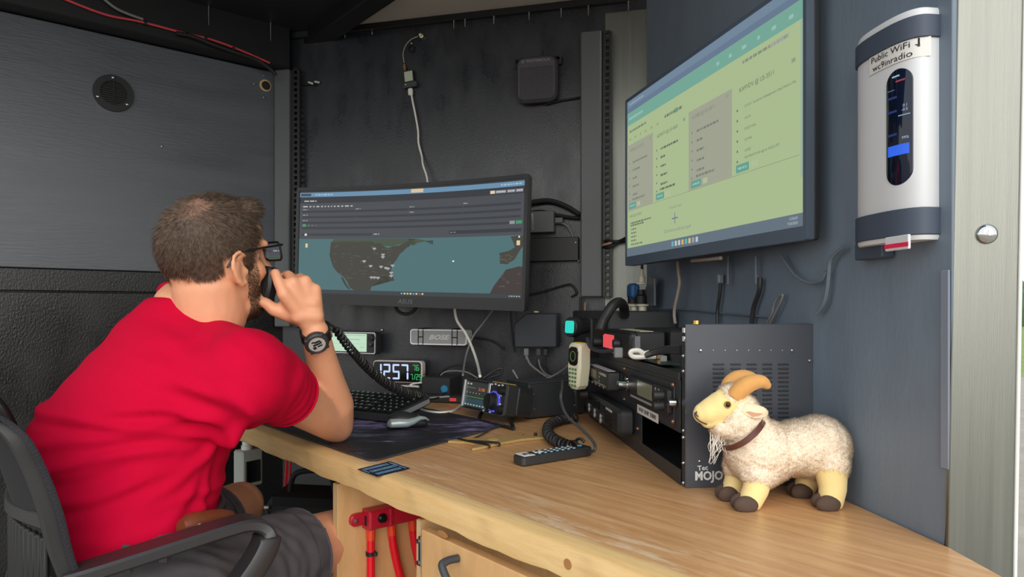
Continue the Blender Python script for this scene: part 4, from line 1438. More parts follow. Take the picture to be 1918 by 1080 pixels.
cable('thin_wire', 'thin grey wire bundle crossing the ceiling above the header beam', [LW.pt(u, v, -.09) for u, v in ((190, -6), (215, 14), (240, 26), (268, 36))], .004, 'grey_cable')

# ------------------------------------------------------------------ things on the back wall
for k, (u, v) in enumerate(((578, 154), (590, 153))):
    p = BW.pt(u, v, -.004)
    o = MB().tube([Vector((0, 0, 0)), BW.x * .022 - BW.y * .012 + Vector((0, 0, -.010 + .002 * k))], .0035, 8).build('cable_end', MATS['white'], None, Matrix.Translation(p))
    tag(o, 'white plastic wire end poking from the back wall by the left post, %s of two' % ('left', 'right')[k], 'wire end', 'white wire ends by the left post')
cable('black_lead', 'short dark lead feeding the two white wire ends by the left post', [BW.pt(u, v, -.008) for u, v in ((548, 158), (565, 159), (582, 158), (592, 160))], .0025, 'rubber')
# usb receiver with pigtail
M = BW.mat_at(767, 148, -.012)
us = thing('usb_receiver', 'small black receiver box with a pale square label high on the back wall', 'receiver', M @ RY(-6))
MB().slab(rrect(.036, .058, .004, 3), -.006, .006, .002).build('case', MATS['black_plastic'], us)
MB().box((0, -.0067, .008), (.030, .0008, .034)).build('label', mat('label_sage', (176, 186, 164), .5), us)
MB().slab(rrect(.050, .018, .003, 3, .002, -.022), -.009, .006, .002).build('clip', MATS['charcoal'], us)
MB().cyl((-.012, -.0095, -.020), (-.012, -.0085, -.020), .002).build('indicator', MATS['white'], us)
b = MB(); b.lathe([(.004, 0), (.004, .006), (.0055, .007), (.0055, .014), (.0035, .015), (.0035, .022)], 12, T(-.014, 0, .032)); b.build('antenna_connector', mat('copper', (190, 140, 96), .35, .7), us)
cable('antenna_pigtail', 'thin tan antenna lead arching from the receiver box to a brass fitting', [BW.pt(u, v, -.012) for u, v in ((757, 118), (755, 100), (760, 85), (770, 74), (783, 68))], .0016, 'tan_cable', 6)
p = BW.pt(790, 68, -.004)
o = MB().lathe([(.0075, 0), (.0075, .006), (.005, .007), (.005, .016), (.001, .017)], 8, RX(90)).build('antenna_fitting', mat('bright_brass', (232, 232, 190), .3, .4), None, BW.mat_at(790, 68, -.002))
tag(o, 'pale brass antenna fitting screwed into the back wall above the receiver', 'fitting')
o = MB().ring([(.0125 * math.cos(i * .349), .0125 * math.sin(i * .349)) for i in range(18)], [(.010 * math.cos(i * .349), .010 * math.sin(i * .349)) for i in range(18)], -.002, .002).build('wall_ring', MATS['dark_steel'], None, BW.mat_at(771, 92, -.004))
tag(o, 'small dark metal ring beside the antenna lead on the back wall', 'ring')
screw(wb, BW.I @ BW.mat_at(771, 81, -.001), .004)
cable('usb_cable', 'white usb cable dropping from the receiver box down behind the monitor', [BW.pt(u, v, -.014 - .02 * (v > 300)) for u, v in ((770, 166), (772, 185), (778, 215), (783, 245), (784, 268), (790, 292), (792, 308), (799, 330), (802, 352))], .0034, 'white_cable')
o = MB().slab(rrect(.016, .024, .004, 3), -.005, .005, .002).build('usb_plug', MATS['white_cable'], None, BW.mat_at(769, 172, -.014) @ RY(-4))
tag(o, 'white usb plug at the bottom of the small receiver box', 'plug')
# wall speaker
M = BW.mat_at(1006, 149, -.03)
xa, za = BW.hit(966, 110, -.04); xb, zb_ = BW.hit(1044, 190, -.04)
sw, sh = xb - xa, za - zb_
sp = thing('wall_speaker', 'square black radio speaker with rounded corners high on the back wall', 'speaker', M)
spm = mat('speaker_shell', (66, 64, 70), .55)
MB().slab(rrect(sw, sh, .030, 6), -.012, .02, .008).build('housing', spm, sp)
dm_ = MB().box((0, 0, 0), (.0035, .0015, .0035), 0).mesh('dot', MATS['frame_black'])
gm = MB()
for i in range(-9, 10):
    for j in range(-11, 7): gm.box((i * sw * .042, -.0122, j * sh * .04), (sw * .02, .002, sh * .02))
gm.build('grille', MATS['frame_black'], sp, None, kind='stuff')
me = text_mesh('MOTOROLA', .0115, ext=.0002, sx=1.2); me.materials.clear(); me.materials.append(mat('badge_grey', (150, 150, 152), .5)); link('lettering', me, sp, T(.006, -.0125, sh * .385))
me = MB().ring([(.0045 * math.cos(i * .524), .0045 * math.sin(i * .524)) for i in range(12)], [(.003 * math.cos(i * .524), .003 * math.sin(i * .524)) for i in range(12)], -.0128, -.0118).mesh('emblem', MATS['badge_grey']); link('emblem', me, sp, T(-.045, 0, sh * .385))
MB().ring(rrect(sw + .02, .03, .004, 2, 0, sh * .42), rrect(sw + .008, .018, .003, 2, 0, sh * .42), .008, .028).build('mount', MATS['frame_black'], sp)
cable('speaker_lead', 'dark lead running from the wall speaker to the right steel post', [BW.pt(u, v, -.010) for u, v in ((1020, 196), (1050, 188), (1075, 184), (1092, 180))], .003, 'rubber')
# adaptor and black board beside the monitor
M = BW.mat_at(1016, 416, -.02)
xa, za = BW.hit(985, 398, -.03); xb, zb_ = BW.hit(1032, 436, -.03)
ad = thing('junction_box', 'small grey metal junction box beside the right edge of the monitor', 'junction box', M)
MB().slab(rrect(xb - xa, za - zb_, .003, 3), -.018, .018, .002).build('case', mat('box_grey', (88, 90, 92), .5), ad)
MB().box((-.03, -.0185, 0), (.006, .002, .055), .0005).build('strap', MATS['steel'], ad)
MB().box((.056, -.002, .004), (.026, .018, .018), .002).build('plug', mat('plug_grey', (96, 98, 98), .5), ad)
xa, za = BW.hit(975, 446, -.02); xb, zb_ = BW.hit(1084, 488, -.02)
bo_ = thing('black_board', 'flat black backing board on the back wall below the grey junction box', 'board', BW.at((xa + xb) / 2, -.016, (za + zb_) / 2))
MB().slab(rrect(xb - xa, za - zb_, .003, 2), -.008, .012, .002).build('plate', MATS['frame_black'], bo_)
for sx in (-.45, .45): screw(bo_, T((xb - xa) * sx, -.008, .02), .003)
cable('cable_loom', 'thick black cable arching from the monitor to the right steel post', [BW.pt(u, v, -.02) for u, v in ((980, 384), (1000, 378), (1030, 376), (1060, 386), (1086, 402))], .008, 'rubber')
cable('cable_loom', 'second black cable under the thick arching one beside the monitor', [BW.pt(u, v, -.015) for u, v in ((980, 402), (1010, 396), (1040, 402), (1070, 407), (1086, 408))], .006, 'rubber')
cable('grey_lead', 'thin grey lead curving from the junction box down along the right post', [BW.pt(u, v, -.02) for u, v in ((1036, 417), (1058, 420), (1072, 440), (1078, 470), (1084, 490))], .003, 'grey_cable')
cable('black_lead', 'black lead looping on the wall below the black backing board', [BW.pt(u, v, -.012) for u, v in ((990, 552), (1020, 545), (1050, 536), (1070, 533), (1080, 548), (1070, 556))], .0035, 'rubber')
cable('monitor_cable', 'black cable loop hanging below the middle of the monitor', [BW.pt(u, v, -.16) for u, v in ((738, 566), (745, 582), (760, 588), (775, 582), (782, 568))], .0055, 'rubber')
cable('monitor_cable', 'thin black cable hanging straight below the right half of the monitor', [BW.pt(u, v, -.06) for u, v in ((957, 580), (958, 605), (961, 640), (965, 660))], .0035, 'rubber')
cable('white_cable', 'thick white cable snaking from below the monitor to the field radio', [BW.pt(851, 575, -.14), BW.pt(856, 600, -.14), BW.pt(872, 624, -.13), BW.pt(884, 650, -.16), BW.pt(894, 680, -.25), P(899, 704, 1.86)], .0042, 'white_cable')
cable('grey_cable', 'thin grey cable crossing in front of the white one below the monitor', [BW.pt(925, 578, -.12), BW.pt(905, 605, -.12), BW.pt(886, 630, -.13), BW.pt(873, 665, -.2), P(867, 702, 1.9)], .0028, 'grey_cable')
# portable speaker on two straps
xa, za = BW.hit(772, 616, -.05); xb, zb_ = BW.hit(877, 646, -.05)
sw, sh = xb - xa, za - zb_
bs = thing('portable_speaker', 'long silver framed grey portable speaker held by straps on the back wall', 'speaker', BW.at((xa + xb) / 2, -.045, (za + zb_) / 2) @ RY(.4))
MB().slab(rrect(sw, sh, .009, 4), -.018, .04, .003).build('body', mat('alu_grey', (226, 228, 228), .45, .0), bs)
MB().ring(rrect(sw, sh, .009, 4), rrect(sw * .965, sh * .84, .007, 4), -.0225, -.017).build('rim', MATS['alu_grey'], bs)
MB().slab(rrect(sw * .965, sh * .84, .007, 4), -.0205, -.017, .001).build('grille', mat('grille_grey', (150, 152, 154), .65, bump=.4, bscale=1500), bs)
text('BOSE', sh * .42, mat('speaker_badge', (196, 198, 199), .4), bs, T(0, -.0208, -.001), shear=.35, sx=1.35, bold=.0006)
sb = MB()
for x in (-.355, -.27, .245, .335):
    sb.tube([(sw * x, -.0215, sh * .52), (sw * x, -.0215, -sh * .54)], .0018, 6)
    sb.tube([(sw * x, -.0215, sh * .52), (sw * x, .045, sh * .54)], .0018, 6); sb.tube([(sw * x, -.0215, -sh * .54), (sw * x, .045, -sh * .56)], .0018, 6)
for x in (-.312, .29): sb.tube([(sw * (x - .045), -.0215, 0), (sw * (x + .045), -.0215, 0)], .0018, 6)
sb.build('strap', MATS['rubber'], bs)
cable('black_lead', 'black lead running right from the silver framed speaker along the wall', [BW.pt(u, v, -.02) for u, v in ((880, 632), (905, 634), (925, 640), (945, 655))], .003, 'rubber')
# small display radio
xa, za = BW.hit(600, 620, -.07); xb, zb_ = BW.hit(704, 663, -.07)
sw, sh = xb - xa, za - zb_
dr = thing('display_radio', 'wide black radio head with a pale green screen on the wall behind the arm', 'radio', BW.at((xa + xb) / 2, -.055, (za + zb_) / 2) @ RY(.8))
MB().slab(rrect(sw, sh, .007, 4), -.015, .03, .004).build('case', MATS['black_plastic'], dr)
MB().ring(rrect(sw * .985, sh * .96, .006, 4), rrect(sw * .96, sh * .88, .005, 4), -.0165, -.014).build('trim', MATS['steel'], dr)
sc = Screen(sw * .80, sh * .80)
sc.rect(0, 0, 1, 1, (186, 218, 192), 0); sc.dashes(.35, .06, .98, .05, (150, 182, 160), 1); sc.dashes(.45, .30, .85, .05, (150, 180, 160), 1, .05, .1); sc.dashes(.86, .72, .95, .05, (150, 180, 160), 1); sc.rect(.02, .55, .98, .57, (160, 196, 172), 1)
link('screen', sc.mesh('screen'), dr, T(-sw * .06, -.0166, sh * .01))
MB().lathe([(.010, 0), (.009, .012), (.0001, .013)], 16, T(sw * .43, -.015, sh * .24) @ RX(90)).build('tuning_knob', MATS['rubber'], dr)
MB().lathe([(.006, 0), (.006, .009), (.0001, .010)], 14, T(sw * .42, -.015, -sh * .08) @ RX(90)).build('selector', MATS['dark_steel'], dr)
bt = MB().box((0, 0, 0), (.010, .002, .004), .0006).mesh('button', MATS['btn_grey'])
for k in range(6): link('button', bt, dr, T(sw * (-.36 + .12 * k), -.0155, -sh * .445))
MB().box((0, .045, 0), (.06, .04, .05), .003).build('bracket', MATS['black'], dr)
M = BW.mat_at(716, 618, -.002); screw(wb, BW.I @ M, .0055)
# clock
xa, za = BW.hit(700, 674, -.06); xb, zb_ = BW.hit(792, 717, -.06)
sw, sh = xb - xa, za - zb_
ck = thing('digital_clock', 'white rimmed digital clock showing 12:57 on a small black stand by the wall', 'clock', BW.at((xa + xb) / 2, -.055, (za + zb_) / 2))
MB().slab(rrect(sw, sh, .012, 5), -.012, .02, .003).build('case', mat('clock_white', (214, 210, 208), .4), ck)
MB().slab(rrect(sw * .955, sh * .91, .010, 5), -.0135, -.010, .0005).build('face', MATS['black_gloss'], ck)
SEG = {'0': 'abcdef', '1': 'bc', '2': 'abged', '5': 'afgcd', '7': 'abc', '6': 'afgecd'}
def seg7(txt, x, z, w, h, t, m, name, sl=.08):
    b = MB()
    for ch in txt:
        if ch == '/':
            b.add([(x + w * .1, -.0141, z - h / 2), (x + w * .1 + t, -.0141, z - h / 2), (x + w * .7 + t, -.0141, z + h / 2), (x + w * .7, -.0141, z + h / 2)], [(0, 1, 2, 3)]); x += w * 1.1; continue
        if ch == ' ': x += w * .5; continue
        for s_ in SEG[ch]:
            g = t * .15
            q = {'a': (0, h / 2 - t, w, h / 2), 'd': (0, -h / 2, w, -h / 2 + t), 'g': (0, -t / 2, w, t / 2), 'f': (0, g, t, h / 2), 'b': (w - t, g, w, h / 2), 'e': (0, -h / 2, t, -g), 'c': (w - t, -h / 2, w, -g)}[s_]
            x0, z0, x1, z1 = q
            c = t * .45
            p = [(x0 + c, z0), (x1 - c, z0), (x1, z0 + c), (x1, z1 - c), (x1 - c, z1), (x0 + c, z1), (x0, z1 - c), (x0, z0 + c)]
            b.add([(x + a + sl * cc * 0, -.0141, z + cc) for a, cc in p], [tuple(range(8))])
        x += w + t * .9
    return b.build(name, m, ck)
seg7('12', -sw * .455, 0, sw * .145, sh * .70, sh * .085, emat((196, 216, 255)), 'hour_digits')
seg7('57', -sw * .09, 0, sw * .145, sh * .70, sh * .085, emat((196, 216, 255)), 'minute_digits')
seg7('76', sw * .315, sh * .20, sw * .058, sh * .27, sh * .035, emat((40, 168, 92)), 'temperature_digits')
seg7('7/25', sw * .275, -sh * .22, sw * .045, sh * .27, sh * .035, emat((40, 168, 92)), 'date_digits')
ckx, ckz = (xa + xb) / 2, zb_
MB().box((sw * .2, -.002, -sh / 2 - .012), (sw * .42, .012, .006), .002).build('foot', MATS['clock_white'], ck)
MB().cyl((sw * .5, .0, -sh * .05), (sw * .54, .0, -sh * .05), .005, n=12).build('knob', MATS['brass'], ck)
# black box under the clock with a blue sticker, power strip beside it
bb = thing('control_box', 'black box with a round blue sticker behind the field radio', 'box', BW.at(*[BW.hit(822, 730, -.09)[0], -.075, DZ + .0005]))
xa, _ = BW.hit(797, 730, -.12); xb, _ = BW.hit(850, 730, -.12)
MB().slab(rrect(xb - xa, .075, .004, 3, 0, .0375), -.045, .06, .002).build('case', MATS['black_plastic'], bb)
n = 20
MB().lathe([(.0001, .0008), (.012, .0008), (.012, 0)], n, T(.03, -.045, .038) @ RX(90)).build('sticker', mat('blue_sticker', (40, 130, 180), .4), bb)
text('5', .014, mat('sticker_green', (70, 170, 150), .5), bb, T(.03, -.0462, .038))
ps = thing('power_strip', 'low black power strip with a glowing red switch on the desk behind the keyboard', 'power strip', BW.at(BW.hit(815, 745, -.2)[0], -.15, DZ + .0005))
MB().box((.02, 0, .012), (.30, .05, .024), .004).build('body', MATS['black_plastic'], ps)
MB().box((.05, -.0255, .012), (.022, .003, .010), .001).build('switch', emat((196, 60, 60), .9), ps)
cable('white_flat_cable', 'white flat cable curving on the desk behind the keyboard', [on_z(u, v, DZ + .004) for u, v in ((770, 742), (785, 764), (815, 772), (845, 770), (862, 760), (872, 748))], .004, 'white_cable')
cable('white_cable', 'short white cable bent in a hook beside the clock', [BW.pt(u, v, -.11) for u, v in ((792, 716), (775, 718), (768, 722), (785, 724))], .003, 'white_cable')
cable('grey_cable', 'grey cable lying along the front of the black box by the keyboard', [P(u, v, 2.02) for u, v in ((772, 742), (790, 746), (815, 744), (842, 742))], .003, 'grey_cable')
cable('black_lead', 'black lead arching over the black box behind the field radio', [BW.pt(u, v, -.05) for u, v in ((818, 720), (822, 700), (845, 686), (870, 684), (890, 692), (905, 706))], .0035, 'grey_cable' if False else 'rubber')
cable('grey_lead', 'thin grey lead arching low over the black box behind the field radio', [BW.pt(u, v, -.06) for u, v in ((820, 712), (830, 698), (850, 694), (875, 697), (895, 708))], .0022, 'grey_cable')

# ------------------------------------------------------------------ mini computer on the wall
xa, za = BW.hit(962, 586, -.08); xb, zb_ = BW.hit(1043, 652, -.08)
sw, sh = xb - xa, za - zb_
mc = thing('mini_computer', 'flat dark blue-black mini computer with a clipped corner below the monitor', 'computer', BW.at((xa + xb) / 2, -.06, (za + zb_) / 2))
MB().slab([(-sw / 2 + .002, -sh / 2), (sw / 2, -sh / 2 + .002), (sw / 2, sh / 2), (-sw * .22, sh / 2 - .001), (-sw / 2, sh * .18)], -.02, .03, .004).build('case', mat('pc_case', (48, 53, 62), .5), mc)
MB().box((.0, -.0, sh / 2 + .004), (.014, .01, .005), .001).build('label', mat('cream_tag', (214, 206, 160), .5), mc)
def plug(name, label, u, v, m, M_=None):
    p = BW.pt(u, v, -.06)
    t = thing(name, label, 'plug', BW.mat_at(u, v, -.065), 'plugs under the mini computer')
    MB().box((0, 0, -.010), (.016, .010, .024), .002).build('body', MATS[m], t)
    MB().cyl((0, 0, -.022), (0, 0, -.034), .004, .003, 10).build('strain_relief', MATS[m], t)
    return p
plug('usb_plug', 'dark grey plug under the mini computer, middle of the three', 1009, 653, 'charcoal')
plug('usb_plug', 'black plug under the mini computer, rightmost of the three', 1022, 653, 'black')
plug('usb_plug', 'pale plug under the mini computer, leftmost of the three', 986, 653, 'grey')
cable('grey_cable', 'grey cable from the leftmost plug under the mini computer to the desk boxes', [BW.pt(986, 664, -.065), BW.pt(992, 680, -.07), BW.pt(1005, 692, -.09), BW.pt(1022, 704, -.12), BW.pt(1032, 708, -.14)], .0035, 'grey_cable')
cable('grey_cable', 'thin grey cable from the middle plug under the mini computer', [BW.pt(1009, 668, -.065), BW.pt(1011, 684, -.07), BW.pt(1022, 700, -.1), BW.pt(1040, 706, -.13)], .0025, 'grey_cable')
cable('grey_cable', 'grey cable rising to the white handset from behind the long black unit', [P(1012, 712, 1.98), P(1035, 704, 1.95), P(1055, 692, 1.9), P(1068, 680, 1.86)], .003, 'grey_cable')
cable('black_lead', 'black lead dropping from the rightmost plug under the mini computer', [BW.pt(1022, 668, -.065), BW.pt(1022, 684, -.07), BW.pt(1030, 700, -.09), BW.pt(1045, 712, -.1)], .003, 'rubber')
# long black unit and field radio
p0 = on_z(984, 787, DZ); p1 = on_z(1092, 776, DZ)
UF = Frame((p0.x, p0.y), (p1.x - p0.x, p1.y - p0.y))
ul = (p1 - p0).length
un = thing('power_supply', 'long low black metal power supply on the desk behind the field radio', 'power supply', UF.at(ul * .55, 0, DZ + .0005))
MB().box((0, .06, .050), (ul * .98, .12, .092), .003).build('case', MATS['rack_front'], un)
for x in (-.40, .30):
    for z in (.028, .066): screw(un, T(ul * x, 0, z), .0035)
b = MB(); b.box((0, .06, .0975), (ul * .98, .12, .003), .001); b.build('lid', MATS['charcoal'], un)
for k in (-1, 1): MB().box((k * ul * .42, .06, .002), (.02, .1, .004)).build('foot', MATS['rubber'], un)
nearr = P(936, 782, 1.72)
FX = Vector((.58, -.81, 0)).normalized()
FF = Frame((nearr.x, nearr.y), FX)
fl = .20; fh = .082; fdep = .088
fr = thing('field_radio', 'black field radio with an orange frequency display and large tuning knob on its stand', 'radio', FF.at(-fl / 2, .012, .775) @ RX(-10))
MB().slab(rrect(fl, fh, .006, 4, 0, fh / 2), 0, .038, .004).build('body', MATS['black_plastic'], fr)
MB().slab(rrect(fl * .97, fh * .94, .005, 3, 0, fh / 2), .038, fdep, .004).build('battery_pack', MATS['black'], fr)
b = MB()
for k in range(7): b.box((fl * .4865, .045 + .006 * k, fh * .5), (.003, .002, fh * .6))
b.build('ribs', MATS['black_plastic'], fr, None, kind='stuff')
MB().ring(rrect(fl * 1.0, fh, .006, 4, 0, fh / 2), rrect(fl * .97, fh * .94, .005, 4, 0, fh / 2), -.003, .002).build('trim', MATS['charcoal'], fr)
MB().box((-fl * .485, -.004, fh * .5), (.008, .006, fh * .9), .001).build('side_guard', MATS['silver'], fr)
sc = Screen(fl * .55, fh * .82)
sc.rect(0, 0, 1, 1, (44, 47, 46), 0)
sc.dashes(.05, .06, .3, .06, (170, 172, 168), 1, .06, .1, .06); sc.dashes(.05, .22, .45, .04, (96, 98, 96), 1)
sc.text('21.300', .72, .27, .17, (226, 128, 66), 2)
for k in range(5): sc.rect(.06 + .14 * k, .42, .10 + .14 * k, .46, (140, 142, 140), 1)
sc.rect(.02, .60, .98, .615, (80, 168, 84), 1); sc.poly([(0, .98), (1, .98), (1, .70), (.6, .66), (.4, .70), (0, .64)], (42, 66, 74), 1)
sc.dashes(.04, .90, .96, .04, (180, 180, 176), 2, .06, .09, .06)
link('screen', sc.mesh('screen'), fr, T(-fl * .19, -.0015, fh / 2))
MB().box((fl * .115, -.0030, fh * .70), (.010, .003, fh * .5), .001).build('side_guard', MATS['silver'], fr)
MB().lathe([(.0235, 0), (.0235, .004), (.021, .006), (.020, .019), (.017, .021), (.0001, .019)], 26, T(fl * .245, -.002, fh * .40) @ RX(90)).build('tuning_knob', MATS['rubber'], fr)
MB().lathe([(.0001, .0002), (.0275, .0002), (.0275, .004), (.0235, .004)], 26, T(fl * .255, -.001, fh * .40) @ RX(90)).build('glow_ring', emat((86, 88, 226), .8), fr)
for (x, z, r_) in ((.44, .78, .010), (.44, .2, .010)):
    MB().lathe([(r_, 0), (r_ * .9, .016), (.0001, .017)], 16, T(fl * x, -.002, fh * z) @ RX(90)).build('knob', MATS['rubber'], fr)
for z in (.82, .45, .15): MB().lathe([(.007, 0), (.006, .010), (.0001, .011)], 12, T(-fl * .5, .012, fh * z) @ RY(-90)).build('knob', MATS['rubber'], fr)
bt = MB().box((0, 0, 0), (.008, .003, .004), .0008).mesh('button', mat('btn_white', (200, 202, 202), .45))
for (x, z) in ((.16, .93), (.24, .95), (.32, .93), (.40, .95), (.39, .62), (.36, .56), (.40, .36), (.05, .06), (.20, .05)): link('button', bt, fr, T(fl * x, -.003, fh * z))
MB().box((fl * .2, .030, fh + .001), (fl * .42, .018, .002), .0005).build('warning_label', mat('label_yellow', (196, 170, 90), .5), fr)
inv = fr.matrix_world.inverted()
pts = [Vector((fl * .36, .05, .004)), inv @ P(958, 792, 1.735), inv @ on_z(962, 803, DZ + .004), inv @ on_z(956, 803, DZ + .004)]
b = MB(); b.tube([pts[0], pts[1], pts[2]], .005, 8); b.tube([pts[2], pts[2] + Vector((-.16, 0, 0)), ], .004, 8)
b.tube([Vector((-fl * .36, .05, .004)), pts[2] + Vector((-.16, 0, 0))], .005, 8)
b.build('stand', MATS['rubber'], fr)
cable('grey_lead', 'dark grey lead from the field radio stand lying along the edge of the desk mat', [on_z(u, v, DZ + .0045) for u, v in ((952, 797), (940, 795), (925, 800), (905, 812), (885, 822))], .0022, 'charcoal')
cable('black_lead', 'black lead curling above the field radio', [P(u, v, 1.86) for u, v in ((905, 708), (918, 700), (930, 692), (940, 690), (938, 700), (920, 706))], .0035, 'rubber')
cable('grey_lead', 'grey lead slanting up behind the field radio', [P(u, v, 1.95) for u, v in ((960, 692), (966, 702), (972, 712))], .0025, 'grey_cable')

# ------------------------------------------------------------------ wooden wire winder on the desk
cs = [onD(846, 829), onD(876, 846), onD(1021, 823), onD(986, 812)]
cen = sum(cs, Vector()) / 4
ax = ((cs[2] + cs[3]) / 2 - (cs[0] + cs[1]) / 2); wl_ = ax.length; ax.normalize()
WX = ax; WZ = Vector((-ax.y, ax.x, 0))
ww = abs((cs[0] - cs[1]).dot(WZ)); ww2 = abs((cs[3] - cs[2]).dot(WZ))
wi_ = thing('wire_winder', 'flat tan wooden wire winder with notched ends on the desk', 'winder', basis((cen.x, cen.y, DZ + .0004), WX, WZ, Vector((0, 0, 1))))
h1, h2 = ww / 2, ww2 / 2; L2 = wl_ / 2
out = [(-L2, -h1), (-L2 + .012, -h1 * 1.05), (-L2 * .3, -h1 * .75), (L2 * .4, -h2 * .72), (L2, -h2 * 1.05), (L2 + .004, -h2 * .85), (L2 * .68, -h2 * .1), (L2 * .66, h2 * .3), (L2 * .95, h2 * .9), (L2 * .92, h2 * 1.05), (L2 * .3, h2 * .75), (-L2 * .3, h1 * .78), (-L2 + .012, h1 * 1.1), (-L2, h1 * .95), (-L2 * .72, h1 * .25), (-L2 * .70, -h1 * .25)]
M9 = RX(-90)
MB().slab([(x, -y) for x, y in out], -.006, 0, .0012, RX(90) @ Matrix.Diagonal((1, 1, 1, 1))).build('board', mat('winder_wood', (178, 146, 92), .5, var=.12, vscale=60), wi_)
ob = [o for o in wi_.children][0]
zs = [v.co.z for v in ob.data.vertices]
if max(zs) <= .0005:
    for v in ob.data.vertices: v.co.z += .006
MB().lathe([(.0001, 0), (.012, 0), (.012, .0008)], 20, T(-L2 * .15, 0, .0062)).build('disc', mat('winder_light', (206, 168, 112), .5), wi_)
cb = MB()
cb.tube(smooth_path([(-L2 * .62, -h1 * 1.1, .002), (-L2 * .62, -h1 * 1.0, .009), (-L2 * .72, h1 * .2, .0085), (-L2 * .75, h1 * 1.0, .008)]), .0022, 6)
cb.tube(smooth_path([(-L2 * .35, -h1 * 1.0, .002), (-L2 * .35, -h1 * .9, .009), (-L2 * .75, h1 * .3, .0085)]), .0022, 6)
cb.build('cord', MATS['rubber'], wi_)
MB().lathe([(.004, 0), (.004, .007), (.0001, .008)], 10, T(L2 * .86, -h2 * .55 + .004, .0055)).build('peg', MATS['rubber'], wi_)

# ------------------------------------------------------------------ handheld controller with coil cord
a0 = onD(969, 872); a1 = onD(1100, 851)
HX = (a1 - a0); hl = HX.length; HX.normalize(); HY = Vector((-HX.y, HX.x, 0))
hs = thing('remote_control', 'black remote control with white label and blue power button on the desk', 'remote control', basis(a0.lerp(a1, .5) + Vector((0, 0, .0004)), HX, HY, Vector((0, 0, 1))))
b = MB(); b.slab(rrect(hl, .036, .008, 4, 0, 0), -.019, -.0005, .003, RX(-90))
for i, (x, y, z) in enumerate(b.v): b.v[i] = (x, y, abs(z))
b.build('case', mat('remote_black', (46, 47, 49), .45), hs)
MB().box((0, 0, .0190), (hl * .96, .031, .001), .0003).build('key_plate', MATS['black'], hs)
MB().box((-hl * .40, -.0005, .0196), (hl * .15, .032, .001), .0003).build('white_label', MATS['white'], hs)
bl = MB()
for k in range(3): bl.box((-hl * .42 + .006 * k, -.002 + .003 * (k % 2), .0203), (.004, .010, .0004))
bl.build('lettering', MATS['ink'], hs)
bt = MB().lathe([(.0032, 0), (.0032, .0012), (.002, .002), (.0001, .0021)], 10).mesh('button', mat('btn_light', (150, 168, 180), .45))
for i in range(7):
    for j in range(3): link('button', bt, hs, T(-hl * .24 + i * hl * .082, -.010 + .010 * j, .0193))
MB().lathe([(.0055, 0), (.0055, .0015), (.0001, .0022)], 14, T(hl * .40, .004, .0193)).build('power_button', mat('btn_blue', (84, 170, 220), .35), hs)
MB().box((-hl * .22, .0, .0198), (.016, .006, .002), .0008).build('mode_button', MATS['white'], hs)
pts = [onD(1080, 792) + Vector((0, 0, .016)), onD(1052, 797) + Vector((0, 0, .015)), onD(1030, 806) + Vector((0, 0, .015)), onD(1027, 824) + Vector((0, 0, .015)), onD(1045, 840) + Vector((0, 0, .015)), onD(1072, 850) + Vector((0, 0, .0155)), a1 + Vector((-.01, .012, .022))]
cp = coil_path(pts, .0105, 30, 12)
cable('coiled_cord', 'black coiled cord bent on the desk between the remote and the white handset', cp, .0032, 'rubber', 6, 1)
cable('handset_lead', 'straight dark lead from the white handset down to the coiled cord', [P(1078, 724, 1.68), P(1079, 745, 1.68), P(1080, 770, 1.70), onD(1080, 792) + Vector((0, 0, .02))], .0034, 'rubber')
pm = up_radio.matrix_world @ Vector((-upw * .43, -.052, -uph * .26))
cable('microphone_lead', 'thin grey lead looping from the upper rack radio down to the remote control', [pm, pm + Vector((-.012, -.004, -.004)), P(1052, 728, 1.50), P(1051, 750, 1.46), P(1062, 778, 1.42), P(1092, 806, 1.37), P(1112, 828, 1.335), P(1114, 842, 1.32), onD(1104, 857) + Vector((0, 0, .012))], .0032, 'charcoal')

# ------------------------------------------------------------------ white handset hung at the far end of the rack
hp = P(1079, 686, 1.68)
hn = Vector((-.80, -.60, 0)).normalized()
wf = Frame((hp.x, hp.y), (-hn.y * -1, hn.x * -1)) if False else None
hy = -hn; hx_ = hy.cross(Vector((0, 0, 1)))
wh = thing('handset', 'off-white handheld microphone with a dark screen hanging beside the rack', 'handset', basis(hp, hx_, hy, Vector((0, 0, 1))) @ RY(3))
cream = mat('handset_cream', (212, 210, 184), .45)
MB().slab([(-.022, .052), (-.014, .058), (.014, .058), (.022, .052), (.024, .0), (.019, -.046), (.010, -.056), (-.010, -.056), (-.019, -.046), (-.024, 0)], -.010, .030, .006).build('shell', cream, wh)
MB().slab(rrect(.034, .046, .012, 5, 0, .026), -.0118, -.008, .001).build('screen', MATS['black_gloss'], wh)
MB().ring([(.010 * math.cos(i * .4189), .026 + .013 * math.sin(i * .4189)) for i in range(15)], [(.0085 * math.cos(i * .4189), .026 + .0115 * math.sin(i * .4189)) for i in range(15)], -.0124, -.0115).build('dial_mark', mat('dial_green', (90, 150, 100), .5), wh)
MB().box((0, .01, .0585), (.022, .018, .002), .0008).build('top_cap', mat('cap_yellow', (222, 186, 62), .5), wh)
kbm = MB().box((0, 0, 0), (.007, .003, .0055), .001).mesh('key', mat('key_green', (84, 120, 76), .5))
for i in range(3):
    for j in range(5): link('key', kbm, wh, T(-.010 + .010 * i, -.0105, -.006 - .010 * j))
MB().box((0, .05, .03), (.02, .04, .02), .002).build('hook', MATS['black'], wh)

